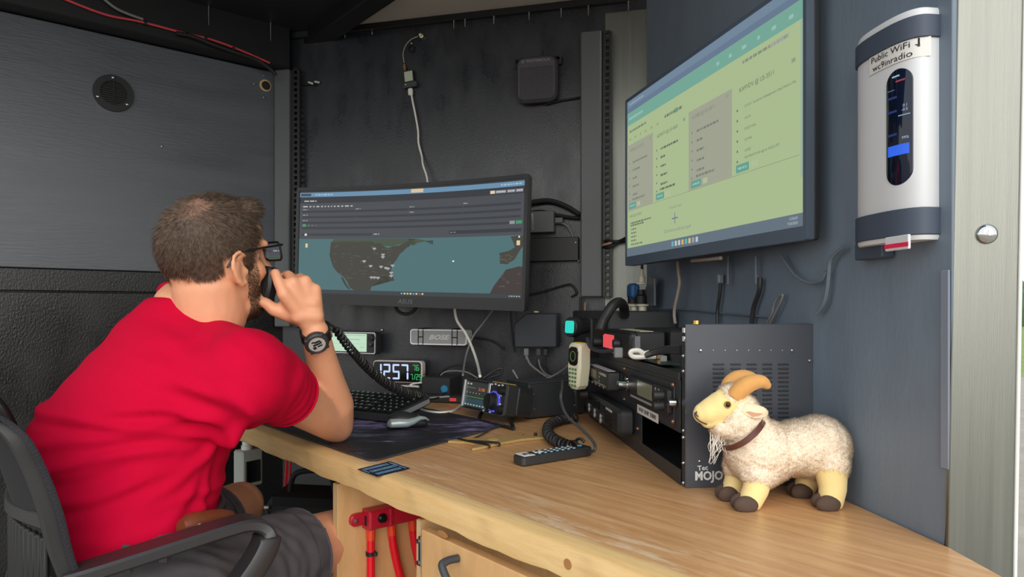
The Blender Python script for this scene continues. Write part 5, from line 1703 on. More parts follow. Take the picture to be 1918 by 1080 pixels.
# ------------------------------------------------------------------ hose, cables and clutter on top of the rack
hose = [P(1122, 622, 1.50), P(1128, 604, 1.52), P(1138, 586, 1.54), P(1149, 571, 1.57), P(1160, 566, 1.62), P(1168, 574, 1.68), P(1170, 590, 1.72)]
sp_ = smooth_path(hose, 14)
rr = [.0105 + (.0018 if i % 2 else 0) for i in range(len(sp_))]
tag(MB().tube([p - sp_[0] for p in sp_], rr, 12).build('hose', MATS['rubber'], None, Matrix.Translation(sp_[0]), 20), 'ribbed black conduit hose arching over the far end of the rack', 'hose')
wr_ = [P(u, v, 1.36) for u, v in ((1228, 668), (1210, 668), (1188, 668), (1181, 662), (1184, 657), (1196, 656), (1206, 661), (1216, 660))]
cable('white_cable', 'white cable hooked in a loop on the front lip of the rack tray', wr_, .0048, 'white_cable')
mat('black_cable', (48, 49, 52), .35)
for k, (dv, lab) in enumerate(((0, 'upper'), (5, 'middle'), (10, 'lower'))):
    cable('black_cable', '%s of three black cables running along the rack lip to its near rail' % lab, [P(u, v + dv * (.25 + .75 * (u - 1190) / 90 if u < 1280 else 1) - 3, d) for u, v, d in ((1188, 676, 1.40), (1205, 668, 1.37), (1225, 660, 1.32), (1250, 654, 1.25), (1276, 653, 1.19))], .0042, 'black_cable', group='black cables on the rack lip')
cable('grey_cable', 'dark grey cable looping from the far rail to the red display radio', [P(u, v, d) for u, v, d in ((1100, 634, 1.66), (1106, 650, 1.62), (1122, 657, 1.57), (1140, 657, 1.52), (1158, 655, 1.48))], .0045, 'charcoal')
o = MB().box((0, 0, 0), (.018, .016, .022), .002).build('cable_connector', MATS['grey'], None, Matrix.Translation(P(1158, 660, 1.455)))
tag(o, 'small grey cable connector below the red display radio', 'connector')
cable('copper_wire', 'thin coppery wires rising up the back wall beside the right post', [BW.pt(u, v, -.03) for u, v in ((1096, 690), (1095, 660), (1096, 620), (1095, 590), (1096, 566))], .003, mat('copper_wire', (176, 130, 112), .5))
cable('black_cable', 'black cable hanging below the right steel post', [BW.pt(u, v, -.03) for u, v in ((1088, 556), (1087, 580), (1088, 605), (1091, 640))], .004, 'black_cable')
cable('black_cable', 'thick black cable with an orange tip looping from the right post to the television', [BW.pt(1124, 452, -.02), BW.pt(1145, 452, -.05), SF.pt(1160, 452, -.02), SF.pt(1176, 444, -.04)], .006, 'rubber')
cable('black_cable', 'lower black cable looping from the right post to the television', [BW.pt(1124, 463, -.02), BW.pt(1140, 462, -.05), SF.pt(1158, 454, -.02), SF.pt(1178, 450, -.04)], .005, 'rubber')
cable('copper_wire', 'short bare coppery wires between the right post and the black cables', [BW.pt(1126, 460, -.04), BW.pt(1136, 457, -.055), BW.pt(1146, 454, -.05)], .004, 'copper_wire')
# antenna lightning arrestors below the television
ap = SF.pt(1212, 548, -.0)
AF = RW
ar = thing('coax_arrestor', 'metal bracket with white connectors and a blue valve below the television', 'arrestor', RW.mat_at(1212, 548, -.03))
def aL(u, v, off=-.03):
    x, z = RW.hit(u, v, off); q = ar.matrix_world.inverted() @ (RW.M @ Vector((x, off, z))); return q
c = aL(1213, 552)
b = MB(); b.slab([(c.x - .035, c.z - .03), (c.x + .06, c.z - .03), (c.x + .06, c.z + .045), (c.x + .02, c.z + .05), (c.x - .035, c.z)], -.002, .004, .001)
b.build('bracket', mat('bracket_steel', (120, 124, 128), .4, .5), ar)
for u in (1196, 1211):
    c = aL(u, 562); MB().lathe([(.016, -.010), (.016, .012), (.010, .016), (.010, .03)], 14, T(c.x, -.016, c.z)).build('arrestor_body', MATS['rubber'], ar)
    c = aL(u + 4, 574); MB().lathe([(.014, -.014), (.010, -.010), (.010, 0), (.018, .002), (.018, .006), (.007, .008)], 12, T(c.x, -.018, c.z)).build('white_connector', mat('bone', (222, 218, 192), .4), ar)
c = aL(1210, 524); MB().lathe([(.016, -.012), (.016, -.008), (.009, -.006), (.010, .008), (.006, .014), (.004, .03)], 12, T(c.x, -.012, c.z)).build('white_connector', MATS['bone'], ar)
c = aL(1197, 545); MB().slab(rrect(.055, .045, .010, 4, c.x, c.z), -.03, -.006, .006).build('valve', mat('valve_blue', (44, 96, 150), .4), ar)
c = aL(1209, 500)
MB().tube([(c.x, -.01, c.z - .03), (c.x, -.01, c.z + .04)], .004, 8).build('coax_tail', MATS['rubber'], ar)
# cables on the right wall
cable('tan_cable', 'tan cable hanging from the television down behind the rack', [RW.pt(u, v, -.03) for u, v in ((1269, 490), (1271, 510), (1273, 530), (1269, 552), (1264, 575), (1263, 590), (1265, 606))], .004, 'tan_cable')
mat('slate_cable', (104, 116, 128), .45)
cable('slate_cable', 'slate grey cable drooping in a wide loop below the right end of the television', [RW.pt(u, v, -.012) for u, v in ((1464, 478), (1474, 495), (1488, 514), (1505, 526), (1522, 530), (1540, 524), (1548, 508))], .0028, 'slate_cable')
cable('slate_cable', 'long slate grey cable curving up the right wall towards the white device', [RW.pt(u, v, -.012) for u, v in ((1530, 588), (1544, 566), (1550, 540), (1553, 510), (1556, 488), (1566, 474), (1582, 462))], .0036, 'slate_cable')
cable('slate_cable', 'short pale cable pair standing behind the near end of the rack', [RW.pt(u, v, -.012) for u, v in ((1437, 604), (1446, 588), (1450, 570), (1458, 556), (1466, 552), (1462, 566), (1450, 590), (1442, 605))], .0022, MATS['grey_cable'])
cable('slate_cable', 'thin grey cable hanging straight below the left part of the television', [RW.pt(u, v, -.014) for u, v in ((1364, 480), (1364, 500), (1364, 532))], .003, 'slate_cable')
cable('slate_cable', 'thin grey cable hanging straight below the middle of the television', [RW.pt(u, v, -.014) for u, v in ((1416, 480), (1416, 505), (1417, 532))], .003, 'slate_cable')
cable('slate_cable', 'faint grey line of cable running along the right wall just above the rack', [RW.pt(u, v, -.006) for u, v in ((1230, 578), (1290, 580), (1340, 585), (1400, 590), (1440, 594))], .002, 'slate_cable')
o = MB().box((0, 0, 0), (.012, .012, .02), .002).build('cable_tag', mat('tag_grey', (130, 142, 148), .5), None, RW.mat_at(1349, 522, -.012))
tag(o, 'small pale cable tag on the right wall below the television', 'tag')
cable('black_cable', 'dark power cable hanging behind the rack below the television', [RW.pt(u, v, -.012) for u, v in ((1350, 530), (1348, 552), (1344, 580), (1344, 605))], .004, 'black_cable')
cable('black_cable', 'forked dark cable splaying down the wall behind the rack', [RW.pt(u, v, -.012) for u, v in ((1424, 520), (1422, 545), (1412, 575), (1408, 605))], .005, 'black_cable')
cable('tan_cable', 'slanting strip of cable under the lower edge of the television', [RW.pt(u, v, -.06) for u, v in ((1296, 488), (1320, 486), (1350, 483))], .004, 'tan_cable')

# ------------------------------------------------------------------ white wall device by the door
xa, zb_ = RW.hit(1604, 399, -.026); xb, _ = RW.hit(1755, 388, -.003)
_, ztop = RW.hit(1755, 13, -.003); _, zbot = RW.hit(1748, 449, -.003)
hw = (xb - xa) / 2; xc = (xa + xb) / 2
dv = thing('wifi_hub', 'tall white wall device with a dark pill-shaped window by the door', 'wifi device', RW.at(xc, 0, (ztop + zbot) / 2))
H = ztop - zbot
def dplan(hw_, D, n=60, p=2.6):
    pts = [(hw_, 0.0)]
    for i in range(n + 1):
        a = math.pi * i / n
        c_, s_ = math.cos(a), math.sin(a)
        pts.append((hw_ * math.copysign(abs(c_) ** (2 / p), c_), -.012 - (D - .012) * abs(s_) ** (2 / p)))
    pts.append((-hw_, 0.0))
    return pts
def column(plan, z0, z1, bev=.004):
    b = MB(); n = len(plan); vs_ = []
    def ring(k, z): return [(x * k, y * (k if y < -.001 else 1), z) for x, y in plan]
    rows = [ring(.97, z0), ring(1, z0 + bev), ring(1, z1 - bev), ring(.97, z1)]
    for r_ in rows: vs_ += r_
    fs = []
    for j in range(3):
        for k in range(n):
            k2 = (k + 1) % n
            fs.append((j * n + k, j * n + k2, (j + 1) * n + k2, (j + 1) * n + k))
    fs.append(tuple(range(n))[::-1]); fs.append(tuple(3 * n + k for k in range(n)))
    return b.add(vs_, fs)
DD = .040
wm = mat('device_white', (214, 216, 218), .42)
column(dplan(hw, DD), -H / 2, H / 2).build('housing', wm, dv, None, 50)
z0w = (ztop + zbot) / 2
_, s1t = RW.hit(1755, 27, -.003); _, s1b = RW.hit(1755, 70, -.003)
_, s2t = RW.hit(1752, 388, -.003); _, s2b = RW.hit(1748, 440, -.003)
st_m = mat('strap_slate', (66, 76, 92), .6)
column(dplan(hw + .003, DD + .003), s1b - z0w, s1t - z0w, .001).build('strap', st_m, dv, None, 50)
column(dplan(hw + .003, DD + .003), s2b - z0w, s2t - z0w, .001).build('strap', st_m, dv, None, 50)
def front_y(x):
    return -.012 - (DD - .012) * max(0.0, 1 - min(1, abs(x) / hw) ** 2.6) ** (1 / 2.6)
def curve_hit(u, v):
    y = -DD
    for _ in range(25):
        x, z = RW.hit(u, v, y)
        y = y * .5 + front_y(x - xc) * .5
    return x, z
x0, z1 = curve_hit(1661, 138); x1, z0 = curve_hit(1711, 342)
pw, ph = x1 - x0, z1 - z0; px_, pz_ = (x0 + x1) / 2 - xc, (z0 + z1) / 2 - z0w
def hug(me, x0, x1):
    bm = bmesh.new(); bm.from_mesh(me)
    for i in range(1, 14):
        x = x0 + (x1 - x0) * i / 14
        bmesh.ops.bisect_plane(bm, geom=bm.verts[:] + bm.edges[:] + bm.faces[:], plane_co=(x, 0, 0), plane_no=(1, 0, 0))
    for v in bm.verts: v.co.y += front_y(v.co.x)
    bm.to_mesh(me); bm.free(); me.update()
me = MB().slab(rrect(pw, ph, pw * .5, 8, px_, pz_), -.0012, .004, .0006).mesh('window', mat('window_glass', (16, 24, 44), .06), 50); hug(me, px_ - pw / 2, px_ + pw / 2)
link('window', me, dv)
sc = Screen(pw, ph)
sc.dashes(.3, .055, .6, .012, (160, 190, 210), 1, .1, .2)
sc.rect(.45, .10, .80, .115, (140, 50, 70), 1); sc.dashes(.1, .17, .4, .006, (110, 130, 170), 1)
for y in (.23, .35, .55): sc.rect(.08, y, .5, y + .02, (24, 44, 100), 1)
sc.text('0.1', .80, .33, .034, (170, 190, 220), 1); sc.text('-0.5', .78, .365, .034, (170, 190, 220), 1); sc.text('99%', .80, .605, .034, (170, 190, 220), 1)
sc.rect(.55, .405, .95, .413, (140, 170, 200), 1)
sc.rect(.12, .655, .93, .745, (38, 96, 230), 1)
for k in range(9): sc.rect(.14 + .09 * k, .655, .146 + .09 * k, .745, (60, 124, 246), 2)
me = sc.mesh('display'); me.transform(T(px_, -.0016, pz_)); hug(me, px_ - pw / 2, px_ + pw / 2)
link('display', me, dv, None, kind='stuff')
x0, z1 = curve_hit(1630, 106); x1, z0 = curve_hit(1738, 118)
lw3 = x1 - x0; lcx = (x0 + x1) / 2 - xc
_, zl = curve_hit(1685, 105)
zl += .0045 - z0w
def wrap(me, off):
    for v in me.vertices: v.co.y += front_y(v.co.x) - off
    me.update()
lb_ = MB(); nl = 16
for k in range(nl + 1):
    x = lcx - lw3 / 2 + lw3 * k / nl
    for z in (-.0125, .0125): lb_.v.append((x, 0, zl + z))
for k in range(nl): lb_.f.append((2 * k, 2 * k + 2, 2 * k + 3, 2 * k + 1)); lb_.m.append(0)
me = lb_.mesh('paper_label', mat('label_paper', (222, 220, 216), .6), None); wrap(me, .0012)
plb = link('paper_label', me, dv)
for t_, dx, dz, wd in (('Public WiFi', -.004, .0055, .78), ('wc9inradio', -.001, -.0065, .78)):
    me = text_mesh(t_, .0118, ext=0)
    xs = [v.co.x for v in me.vertices]; k = lw3 * wd / (max(xs) - min(xs))
    for v in me.vertices: v.co.x = v.co.x * k + lcx + dx; v.co.z += zl + dz; v.co.y = 0
    wrap(me, .0018); me.materials.clear(); me.materials.append(MATS['ink'])
    link('lettering', me, plb)
b = MB(); ax_ = lcx + lw3 * .435
b.box((ax_, 0, zl + .0075), (.0010, .0002, .008)); b.add([(ax_ - .0032, 0, zl + .0045), (ax_, 0, zl + .0002), (ax_ + .0032, 0, zl + .0045), (ax_, 0, zl + .0035)], [(0, 1, 2, 3)])
me = b.mesh('arrow', MATS['ink'], None); wrap(me, .0019); link('arrow', me, plb)
x0, _ = RW.hit(1656, 455, -DD - .006); x1, _ = RW.hit(1700, 455, -DD - .006); _, z1 = RW.hit(1680, 441, -DD - .006); _, z0 = RW.hit(1680, 468, -DD - .006)
MB().box(((x0 + x1) / 2 - xc, -DD - .003, (z0 + z1) / 2 - z0w), (x1 - x0, .004, z1 - z0), .001).build('tab', wm, dv)
MB().box(((x0 + x1) / 2 - xc, -DD - .0053, z0 - z0w + (z1 - z0) * .33), (x1 - x0, .0006, (z1 - z0) * .3)).build('red_stripe', mat('stripe_red', (230, 40, 84), .5), dv)
x0, z1 = RW.hit(1602, 456, -.02); x1, z0 = RW.hit(1654, 482, -.02)
MB().box(((x0 + x1) / 2 - xc, -.012, (z0 + z1) / 2 - z0w), (x1 - x0, .02, z1 - z0), .002).build('latch', st_m, dv)
xa, _ = RW.hit(1763, 690, -.002)
_, z1 = RW.hit(1772, 505, -.002); _, z0 = RW.hit(1772, 878, -.002)
o = MB().box((0, 0, 0), (RWL - .002 - xa, .003, z1 - z0), .001).build('tape_strip', mat('tape_slate', (128, 136, 150), .45), None, RW.at((xa + RWL - .002) / 2, -.002, (z0 + z1) / 2))
tag(o, 'vertical strip of grey tape on the right wall beside the door jamb', 'tape')
# ------------------------------------------------------------------ person
UP = Vector((0, 0, 1))
skin = mat('skin', (222, 158, 122), .5, var=.10, vscale=18, bump=.12, bscale=420)
b_ = skin.node_tree.nodes['Principled BSDF']
b_.inputs['Subsurface Weight'].default_value = .12
b_.inputs['Subsurface Radius'].default_value = (.012, .005, .003)
b_.inputs['Subsurface Scale'].default_value = .6
shirt_m = mat('shirt_red', (192, 0, 48), .9, spec=.15, var=.05, vscale=90, bump=.25, bscale=700)
shorts_m = mat('shorts_grey', (74, 70, 74), .85, var=.08, vscale=60, bump=.3, bscale=600)
yaw = R(54); pit = R(12)
F0 = Vector((math.cos(yaw), math.sin(yaw), 0)); HR = Vector((math.sin(yaw), -math.cos(yaw), 0))
HF = F0 * math.cos(pit) + UP * math.sin(pit); HU = UP * math.cos(pit) - F0 * math.sin(pit)
Hc = P(403, 487, 1.30)
HM = basis(Hc, HF, -HR, HU); HI = HM.inverted()
def hl(f, r, u): return HM @ Vector((f, -r, u))
BFv = Vector((.766, .643, 0)); BRv = Vector((.643, -.766, 0))

N0 = P(352, 585, 1.335)
Sr = P(462, 692, 1.20); Sl = Sr - BRv * .40 + BFv * .01
E = P(628, 794, 1.515); W = P(591, 622, 1.372)
pel = P(268, 1050, 1.21)
hipR = Vector((-.575, 1.13, .555)); knR = Vector((-.372, 1.49, .552)); anR = Vector((-.34, 1.50, .10))
hipL = Vector((-.70, 1.29, .565)); knL = Vector((-.668, 1.655, .566)); anL = Vector((-.64, 1.62, .10))
El = P(470, 705, 1.74); Wl = P(540, 698, 1.84)

b = MB()
# skull and face
b.sphere((-.004, 0, .026), (.090, .075, .092), 28, HM)
b.sphere((-.010, 0, -.010), (.080, .070, .075), 24, HM)
b.sphere((.014, 0, -.035), (.064, .066, .080), 24, HM)
b.sphere((.024, 0, -.088), (.046, .052, .036), 20, HM)
b.sphere((.056, 0, -.106), (.020, .024, .018), 14, HM)
b.sphere((.060, 0, .045), (.036, .058, .048), 18, HM)
for s in (-1, 1):
    b.sphere((.046, s * .042, -.030), (.028, .023, .026), 14, HM)
    b.caps(hl(.088, s * .012, .016), hl(.080, s * .046, .018), .009, .009, 10)
    b.sphere((-.004, s * .074, -.022), (.017, .010, .026), 12, HM)
    pts = [hl(-.004 + .019 * math.cos(a), -s * (.081 + .006 * math.sin(a * .5)), -.018 + .031 * math.sin(a)) for a in [i * math.pi / 6 - .9 for i in range(11)]]
    ear = [hl(.006, -s * .079, -.046), hl(-.006, -s * .083, -.050), hl(-.016, -s * .087, -.036), hl(-.022, -s * .090, -.014), hl(-.016, -s * .090, .006), hl(-.002, -s * .087, .012), hl(.010, -s * .082, .004)]
    b.chain([(p, .0048) for p in ear], 8)
    b.chain([(hl(-.008, -s * .084, -.040), .0034), (hl(-.012, -s * .0885, -.020), .0034), (hl(-.005, -s * .087, -.004), .0030)], 8)
    b.sphere((.011, s * .080, -.026), (.005, .005, .007), 8, HM)
    b.sphere((.101, s * .012, -.040), (.010, .008, .007), 10, HM)
b.chain([(hl(.096, 0, .004), .009), (hl(.104, 0, -.020), .010), (hl(.110, 0, -.036), .011)], 10)
b.caps(hl(.078, .018, -.066), hl(.078, -.018, -.066), .0075, .0075, 10)
b.caps(hl(.076, .015, -.077), hl(.076, -.015, -.077), .0075, .0075, 10)
head_v = len(b.v); head_f = len(b.f)
head_mb = MB(); head_mb.v = list(b.v); head_mb.f = list(b.f); head_mb.m = list(b.m)
head_mb.chain([(hl(-.022, 0, -.050), .066), (hl(-.026, 0, -.10), .062)], 20)
head_me = remesh(head_mb, .0035, 5, 'jaw')
# neck, trunk core
b.chain([(hl(-.022, 0, -.050), .066), (hl(-.026, 0, -.10), .062), (N0, .068), (N0 - UP * .08, .09)], 20)
b.caps(N0 - UP * .06, Sr, .06, .055, 16); b.caps(N0 - UP * .06, Sl, .06, .055, 16)
b.chain([(N0 - UP * .12, .11), (P(290, 800, 1.28), .12), (pel, .12)], 18)
# right arm: tapering, elbow on the desk
def lerp(a, c, t): return a + (c - a) * t
b.chain([(Sr, .058), (lerp(Sr, E, .4), .050), (lerp(Sr, E, .75), .044), (E, .040)], 18)
ax = (W - E).normalized()
bul = (BRv * .3 + BFv * .6).normalized()
b.chain([(E, .040), (lerp(E, W, .22) + bul * .004, .0445), (lerp(E, W, .45), .040), (lerp(E, W, .75), .0315), (W, .0275)], 18)
b.sphere(E + Vector((.004, .006, -.008)), .034, 14)
# right hand
HS = -.052
def PH(u, v, d): return P(u, v, d + HS)
def finger(pts, r0, r1):
    n = len(pts) - 1
    b.chain([(PH(*p), r0 + (r1 - r0) * i / n) for i, p in enumerate(pts)], 12)
kn = {'i': (531, 549, 1.372), 'm': (549, 529, 1.386), 'r': (572, 526, 1.400), 'p': (591, 541, 1.410)}
for k_, r_ in (('i', .0135), ('m', .0135), ('r', .0130), ('p', .0120)):
    b.caps(lerp(W, PH(*kn[k_]), .12), PH(*kn[k_]), .019, r_, 14)
b.caps(PH(548, 565, 1.392), PH(588, 568, 1.408), .015, .014, 14)
b.caps(PH(560, 590, 1.398), PH(592, 592, 1.411), .019, .017, 14)
finger([kn['i'], (521, 526, 1.374), (516, 511, 1.380), (512, 517, 1.430), (508, 534, 1.452)], .0118, .0080)
finger([kn['m'], (541, 516, 1.412), (534, 516, 1.440), (520, 523, 1.462), (511, 540, 1.462)], .0122, .0082)
finger([kn['r'], (563, 520, 1.432), (556, 524, 1.458), (540, 534, 1.478), (528, 548, 1.470)], .0115, .0080)
finger([kn['p'], (585, 539, 1.438), (578, 545, 1.458), (562, 553, 1.470), (549, 561, 1.462)], .0100, .0072)
finger([(572, 598, 1.420), (540, 588, 1.404), (514, 580, 1.392), (498, 567, 1.390), (489, 558, 1.396)], .0190, .0085)
b.caps(PH(545, 585, 1.402), PH(538, 560, 1.392), .016, .014, 14)
b.caps(PH(565, 590, 1.410), PH(560, 552, 1.396), .017, .014, 14)
# left arm and hand resting at the keyboard
b.chain([(Sl, .056), (lerp(Sl, El, .5), .048), (El, .041)], 16)
b.chain([(El, .041), (lerp(El, Wl, .35), .042), (Wl, .027)], 16)
Fl = (Wl - El).normalized()
for j, (lat, ln, dz) in enumerate(((-.030, .072, .004), (-.010, .085, .006), (.010, .080, .004), (.028, .066, 0))):
    sd = Fl.cross(UP).normalized()
    k0 = Wl + Fl * .075 + sd * lat * .8 + UP * dz
    b.caps(Wl, k0, .019, .0115, 12)
    k1 = k0 + Fl * ln * .5 + UP * .002; k2 = k1 + Fl * ln * .28 - UP * .014; k3 = k2 + Fl * ln * .18 - UP * .016
    b.chain([(k0, .0115), (k1, .0098), (k2, .0088), (k3, .0076)], 10)
sd = Fl.cross(UP).normalized()
b.chain([(Wl + sd * .012, .017), (Wl + Fl * .045 + sd * .045 - UP * .01, .012), (Wl + Fl * .075 + sd * .052 - UP * .018, .0095)], 10)
# legs
for hp_, kn_, an_ in ((hipR, knR, anR), (hipL, knL, anL)):
    b.chain([(pel, .11), (hp_, .088), (lerp(hp_, kn_, .5), .078), (kn_, .060)], 18)
    b.sphere(kn_ + BFv * .006 + UP * .004, .057, 16)
    b.chain([(kn_ - UP * .01, .056), (lerp(kn_, an_, .3) - BFv * .012, .058), (lerp(kn_, an_, .65), .046), (an_, .036)], 18)
    b.chain([(an_, .036), (an_ + BFv * .08 - UP * .05, .034), (an_ + BFv * .17 - UP * .062, .026)], 12)
body_me = remesh(b, .0042, 5, 'body')
body_me.materials.append(skin)
person = thing('person', 'man in a red t-shirt seated at the desk, holding a black microphone to his mouth', 'person', T(pel.x, pel.y, 0))
PI_ = person.matrix_world.inverted()
def padd(name, me, m=None, parent=None):
    me.transform(PI_)
    if m is not None:
        me.materials.clear(); me.materials.append(m)
    return link(name, me, parent or person)
# beard and hair use the head frame, before the body moves into the person's frame
HIa = np.array(HI)
def head_co(p):
    q = np.c_[p, np.ones(len(p))] @ HIa.T
    return q[:, 0], -q[:, 1], q[:, 2]
def beard_mask(p):
    f, r, u = head_co(p)
    jaw = (u < -.058 - .25 * (f - .045)) & (u > -.150) & (f > .022 + .55 * np.maximum(0, -.115 - u)) & (f < .13)
    lip = (np.abs(u + .0715) < .010) & (np.abs(r) < .020) & (f > .066)
    side = (f > .018) & (f < .046) & (u > -.075) & (u < -.008) & (np.abs(r) > .05)
    must = (u > -.062) & (u < -.052) & (f > .066) & (np.abs(r) < .03)
    return (jaw & ~lip) | side | must
def beard_comb(p, n):
    return np.tile(np.array(-HU * .9 + HF * .25), (len(p), 1))
hair_m = fibre('hair', (150, 128, 110), (88, 70, 58), 150, .3)
beard_m = fibre('beard_hair', (150, 130, 112), (88, 72, 60), 220, .3)
bpy.data.meshes.remove(head_me) if False else None
be = fur(head_me, 120000, .0062, .00036, beard_comb, .75, .5, beard_mask, name='beard')
be.materials.append(beard_m)
hb = MB()
hb.sphere((-.003, 0, .026), (.0945, .0800, .0965), 72, HM, m=44)
hb.sphere((-.032, 0, -.010), (.053, .066, .058), 40, HM, m=24)
hb.sphere((.055, 0, .084), (.036, .055, .026), 30, HM, m=20)
hm_ = remesh(hb, .004, 3, 'hair')
def hair_ok(f, r, u):
    a = (u > .062) & (f < .084 + .12 * (u - .062))
    c = (u > .004) & (u <= .062) & (f < .030 + (u - .004) * .82)
    d = (u > -.04) & (u <= .004) & (f < -.022)
    e_ = (u > -.068) & (u <= -.04) & (f < -.026 - .3 * (-.04 - u))
    s_ = (u > -.04) & (u <= .004) & (f > .014) & (f < .034)
    ear_ = (f > -.030) & (f < .014) & (u < .012) & (u > -.06)
    return (a | c | d | e_ | s_) & ~ear_
bm = bmesh.new(); bm.from_mesh(hm_)
dl = []
for fc in bm.faces:
    c = HI @ fc.calc_center_median()
    if not bool(hair_ok(np.array(c.x), np.array(-c.y), np.array(c.z))): dl.append(fc)
bmesh.ops.delete(bm, geom=dl, context='FACES')
bm.to_mesh(hm_); bm.free(); hm_.update()
crown = np.array(hl(-.036, .032, .110))
def hair_comb(p, n):
    v = p - crown
    v -= n * (v * n).sum(1)[:, None]
    v /= np.linalg.norm(v, axis=1)[:, None] + 1e-6
    f, r, u = head_co(p)
    v += np.outer(np.clip((u - .05) / .05, 0, 1) * .5, np.array(HF))
    return v * .9
def hair_thin(p):
    f, r, u = head_co(p)
    g = np.exp(-(((f + .035) / .032) ** 2 + ((u - .100) / .024) ** 2 + ((r - .040) / .032) ** 2))
    return rng.random(len(p)) > g * .80
def hair_len(p):
    f, r, u = head_co(p)
    return np.clip(.45 + (u + .05) * 5.0, .4, 1.05) + np.clip((f - .04) * 8, 0, .5) * (u > .06)
fu = fur(hm_, 70000, .0160, .00042, hair_comb, .42, .45, hair_thin, hair_len, name='strands', curl=.25)
fu.materials.append(hair_m)
hm_.transform(Matrix.Identity(4))
bald = mat('scalp_hair', (138, 102, 84), .7, var=.2, vscale=160)
body = padd('body', body_me)
hair = padd('hair', hm_, bald)
fo = padd('strands', fu, None, hair); fo['kind'] = 'stuff'
bo2 = padd('beard', be); bo2['kind'] = 'stuff'
# eyes
for s in (-1, 1):
    m = MB().sphere((.062, s * .031, -.002), (.0110, .0110, .0110), 14, HM).mesh('eye', mat('eye_white', (220, 214, 206), .2))
    ey = padd('eye', m)
    padd('iris', MB().sphere((.0713, s * .031, -.002), (.0025, .005, .005), 10, HM).mesh('iris', mat('iris', (70, 60, 50), .2)), None, ey)
# glasses
gb = MB()
for s in (-1, 1):
    gb.chain([(hl(.102, s * .072, .012), .0022), (hl(.050, s * .079, .012), .0021), (hl(-.006, s * .082, .010), .0021), (hl(-.026, s * .080, -.012), .0022)], 8)
rim = []
for s in (-1, 1):
    L_ = rrect(.052, .036, .010, 4)
    pts = [hl(.106 - abs(x + .0) * .12 * (1 if True else 0), s * .037 + x, z) for x, z in L_]
    gb.tube(pts + [pts[0]], .0022, 7, caps=False)
    gb.caps(hl(.104, s * .062, .012), hl(.102, s * .072, .012), .0024, .0024, 8)
gb.caps(hl(.107, -.011, .004), hl(.107, .011, .004), .0022, .0022, 8)
gl = padd('glasses', gb.mesh('glasses', mat('glasses_black', (22, 22, 26), .25)))
for s in (-1, 1):
    L_ = rrect(.050, .034, .010, 4)
    lm = MB(); lm.add([hl(.106 - abs(x) * .12, s * .037 + x, z) for x, z in L_], [tuple(range(len(L_)))])
    padd('lens', lm.mesh('lens', mat('lens_glass', (225, 230, 238), .02, trans=1.0)), None, gl)

# ---- t-shirt
def ring_pts(v, uc, d, a, c, n=36):
    cen = P(uc, v, d)
    return [cen + BRv * a * math.cos(2 * math.pi * k / n) + BFv * c * math.sin(2 * math.pi * k / n) for k in range(n)]
secs = [(1130, 262, 1.205, .178, .150), (1060, 262, 1.21, .180, .148), (1000, 252, 1.215, .177, .146), (940, 245, 1.23, .174, .146), (880, 246, 1.25, .182, .158), (820, 252, 1.27, .198, .172),
        (770, 266, 1.285, .204, .172), (720, 295, 1.30, .205, .160), (670, 322, 1.315, .198, .142), (630, 334, 1.32, .165, .120), (598, 336, 1.33, .120, .098), (570, 344, 1.335, .086, .078), (556, 350, 1.338, .073, .066)]
tb = MB()
n = 36
rows = [ring_pts(*s_) for s_ in secs]
vs_ = [p for r_ in rows for p in r_]
fs = []
for j in range(len(rows) - 1):
    for k in range(n):
        k2 = (k + 1) % n
        fs.append((j * n + k, j * n + k2, (j + 1) * n + k2, (j + 1) * n + k))
fs.append(tuple(range(n))[::-1]); fs.append(tuple((len(rows) - 1) * n + k for k in range(n)))
tb.add(vs_, fs)
Cf = lerp(Sr, E, .43)
tb.caps(N0 - UP * .045, Sr + UP * .0, .055, .070, 18)
tb.caps(N0 - UP * .045, Sl, .055, .070, 18)
tb.sphere(Sr, .076, 20)
tb.caps(Sr - UP * .02, P(330, 740, 1.24), .076, .11, 20)
tb.caps(N0 - UP * .07, Sr - UP * .03 - BRv * .05, .07, .085, 18)
tb.cyl(Sr, Cf, .077, .061, 24)
tb.sphere(Sl, .078, 18)
tb.cyl(Sl, lerp(Sl, El, .6), .078, .064, 20)
sh_me = remesh(tb, .006, 16, 't_shirt')
# folds: soft creases fanning from the right armpit and lying across the lower back
co, tri, vn = mesh_np(sh_me)
f_ = co @ np.array(BFv); r_ = co @ np.array(BRv); z_ = co[:, 2]
arm = P(462, 790, 1.2); fa = arm.dot(BFv); za = arm.z
disp = np.zeros(len(co))
near = 1 / (1 + np.exp(-(r_ - (P(262, 900, 1.23).dot(BRv) - .02)) / .03))
frnd = random.Random(11)
for k in range(9):
    an = R(-62 + 15 * k + frnd.uniform(-4, 4))
    dx, dz = -math.cos(an), math.sin(an)
    t = (f_ - fa) * dx + (z_ - za) * dz
    s_ = -(f_ - fa) * dz + (z_ - za) * dx + .012 * np.sin(t * 22 + k)
    L = frnd.uniform(.10, .22)
    env = np.clip(t / .03, 0, 1) * np.exp(-(np.maximum(t, 0) / L) ** 2)
    disp += env * frnd.uniform(.007, .012) * (np.exp(-(s_ / .010) ** 2) - .6 * np.exp(-((s_ - .016) / .011) ** 2)) * near
for k in range(11):
    z0 = .585 + .028 * k + frnd.uniform(-.008, .008)
    sl_ = frnd.uniform(-.10, .30)
    f0 = pel.dot(BFv) + frnd.uniform(-.14, .10)
    s_ = z_ - z0 - sl_ * (f_ - f0) - .006 * np.sin(f_ * 30 + k)
    env = np.exp(-((f_ - f0) / frnd.uniform(.07, .15)) ** 2)
    disp += env * frnd.uniform(.004, .0095) * (np.exp(-(s_ / .009) ** 2) - .7 * np.exp(-((s_ + .014) / .010) ** 2))
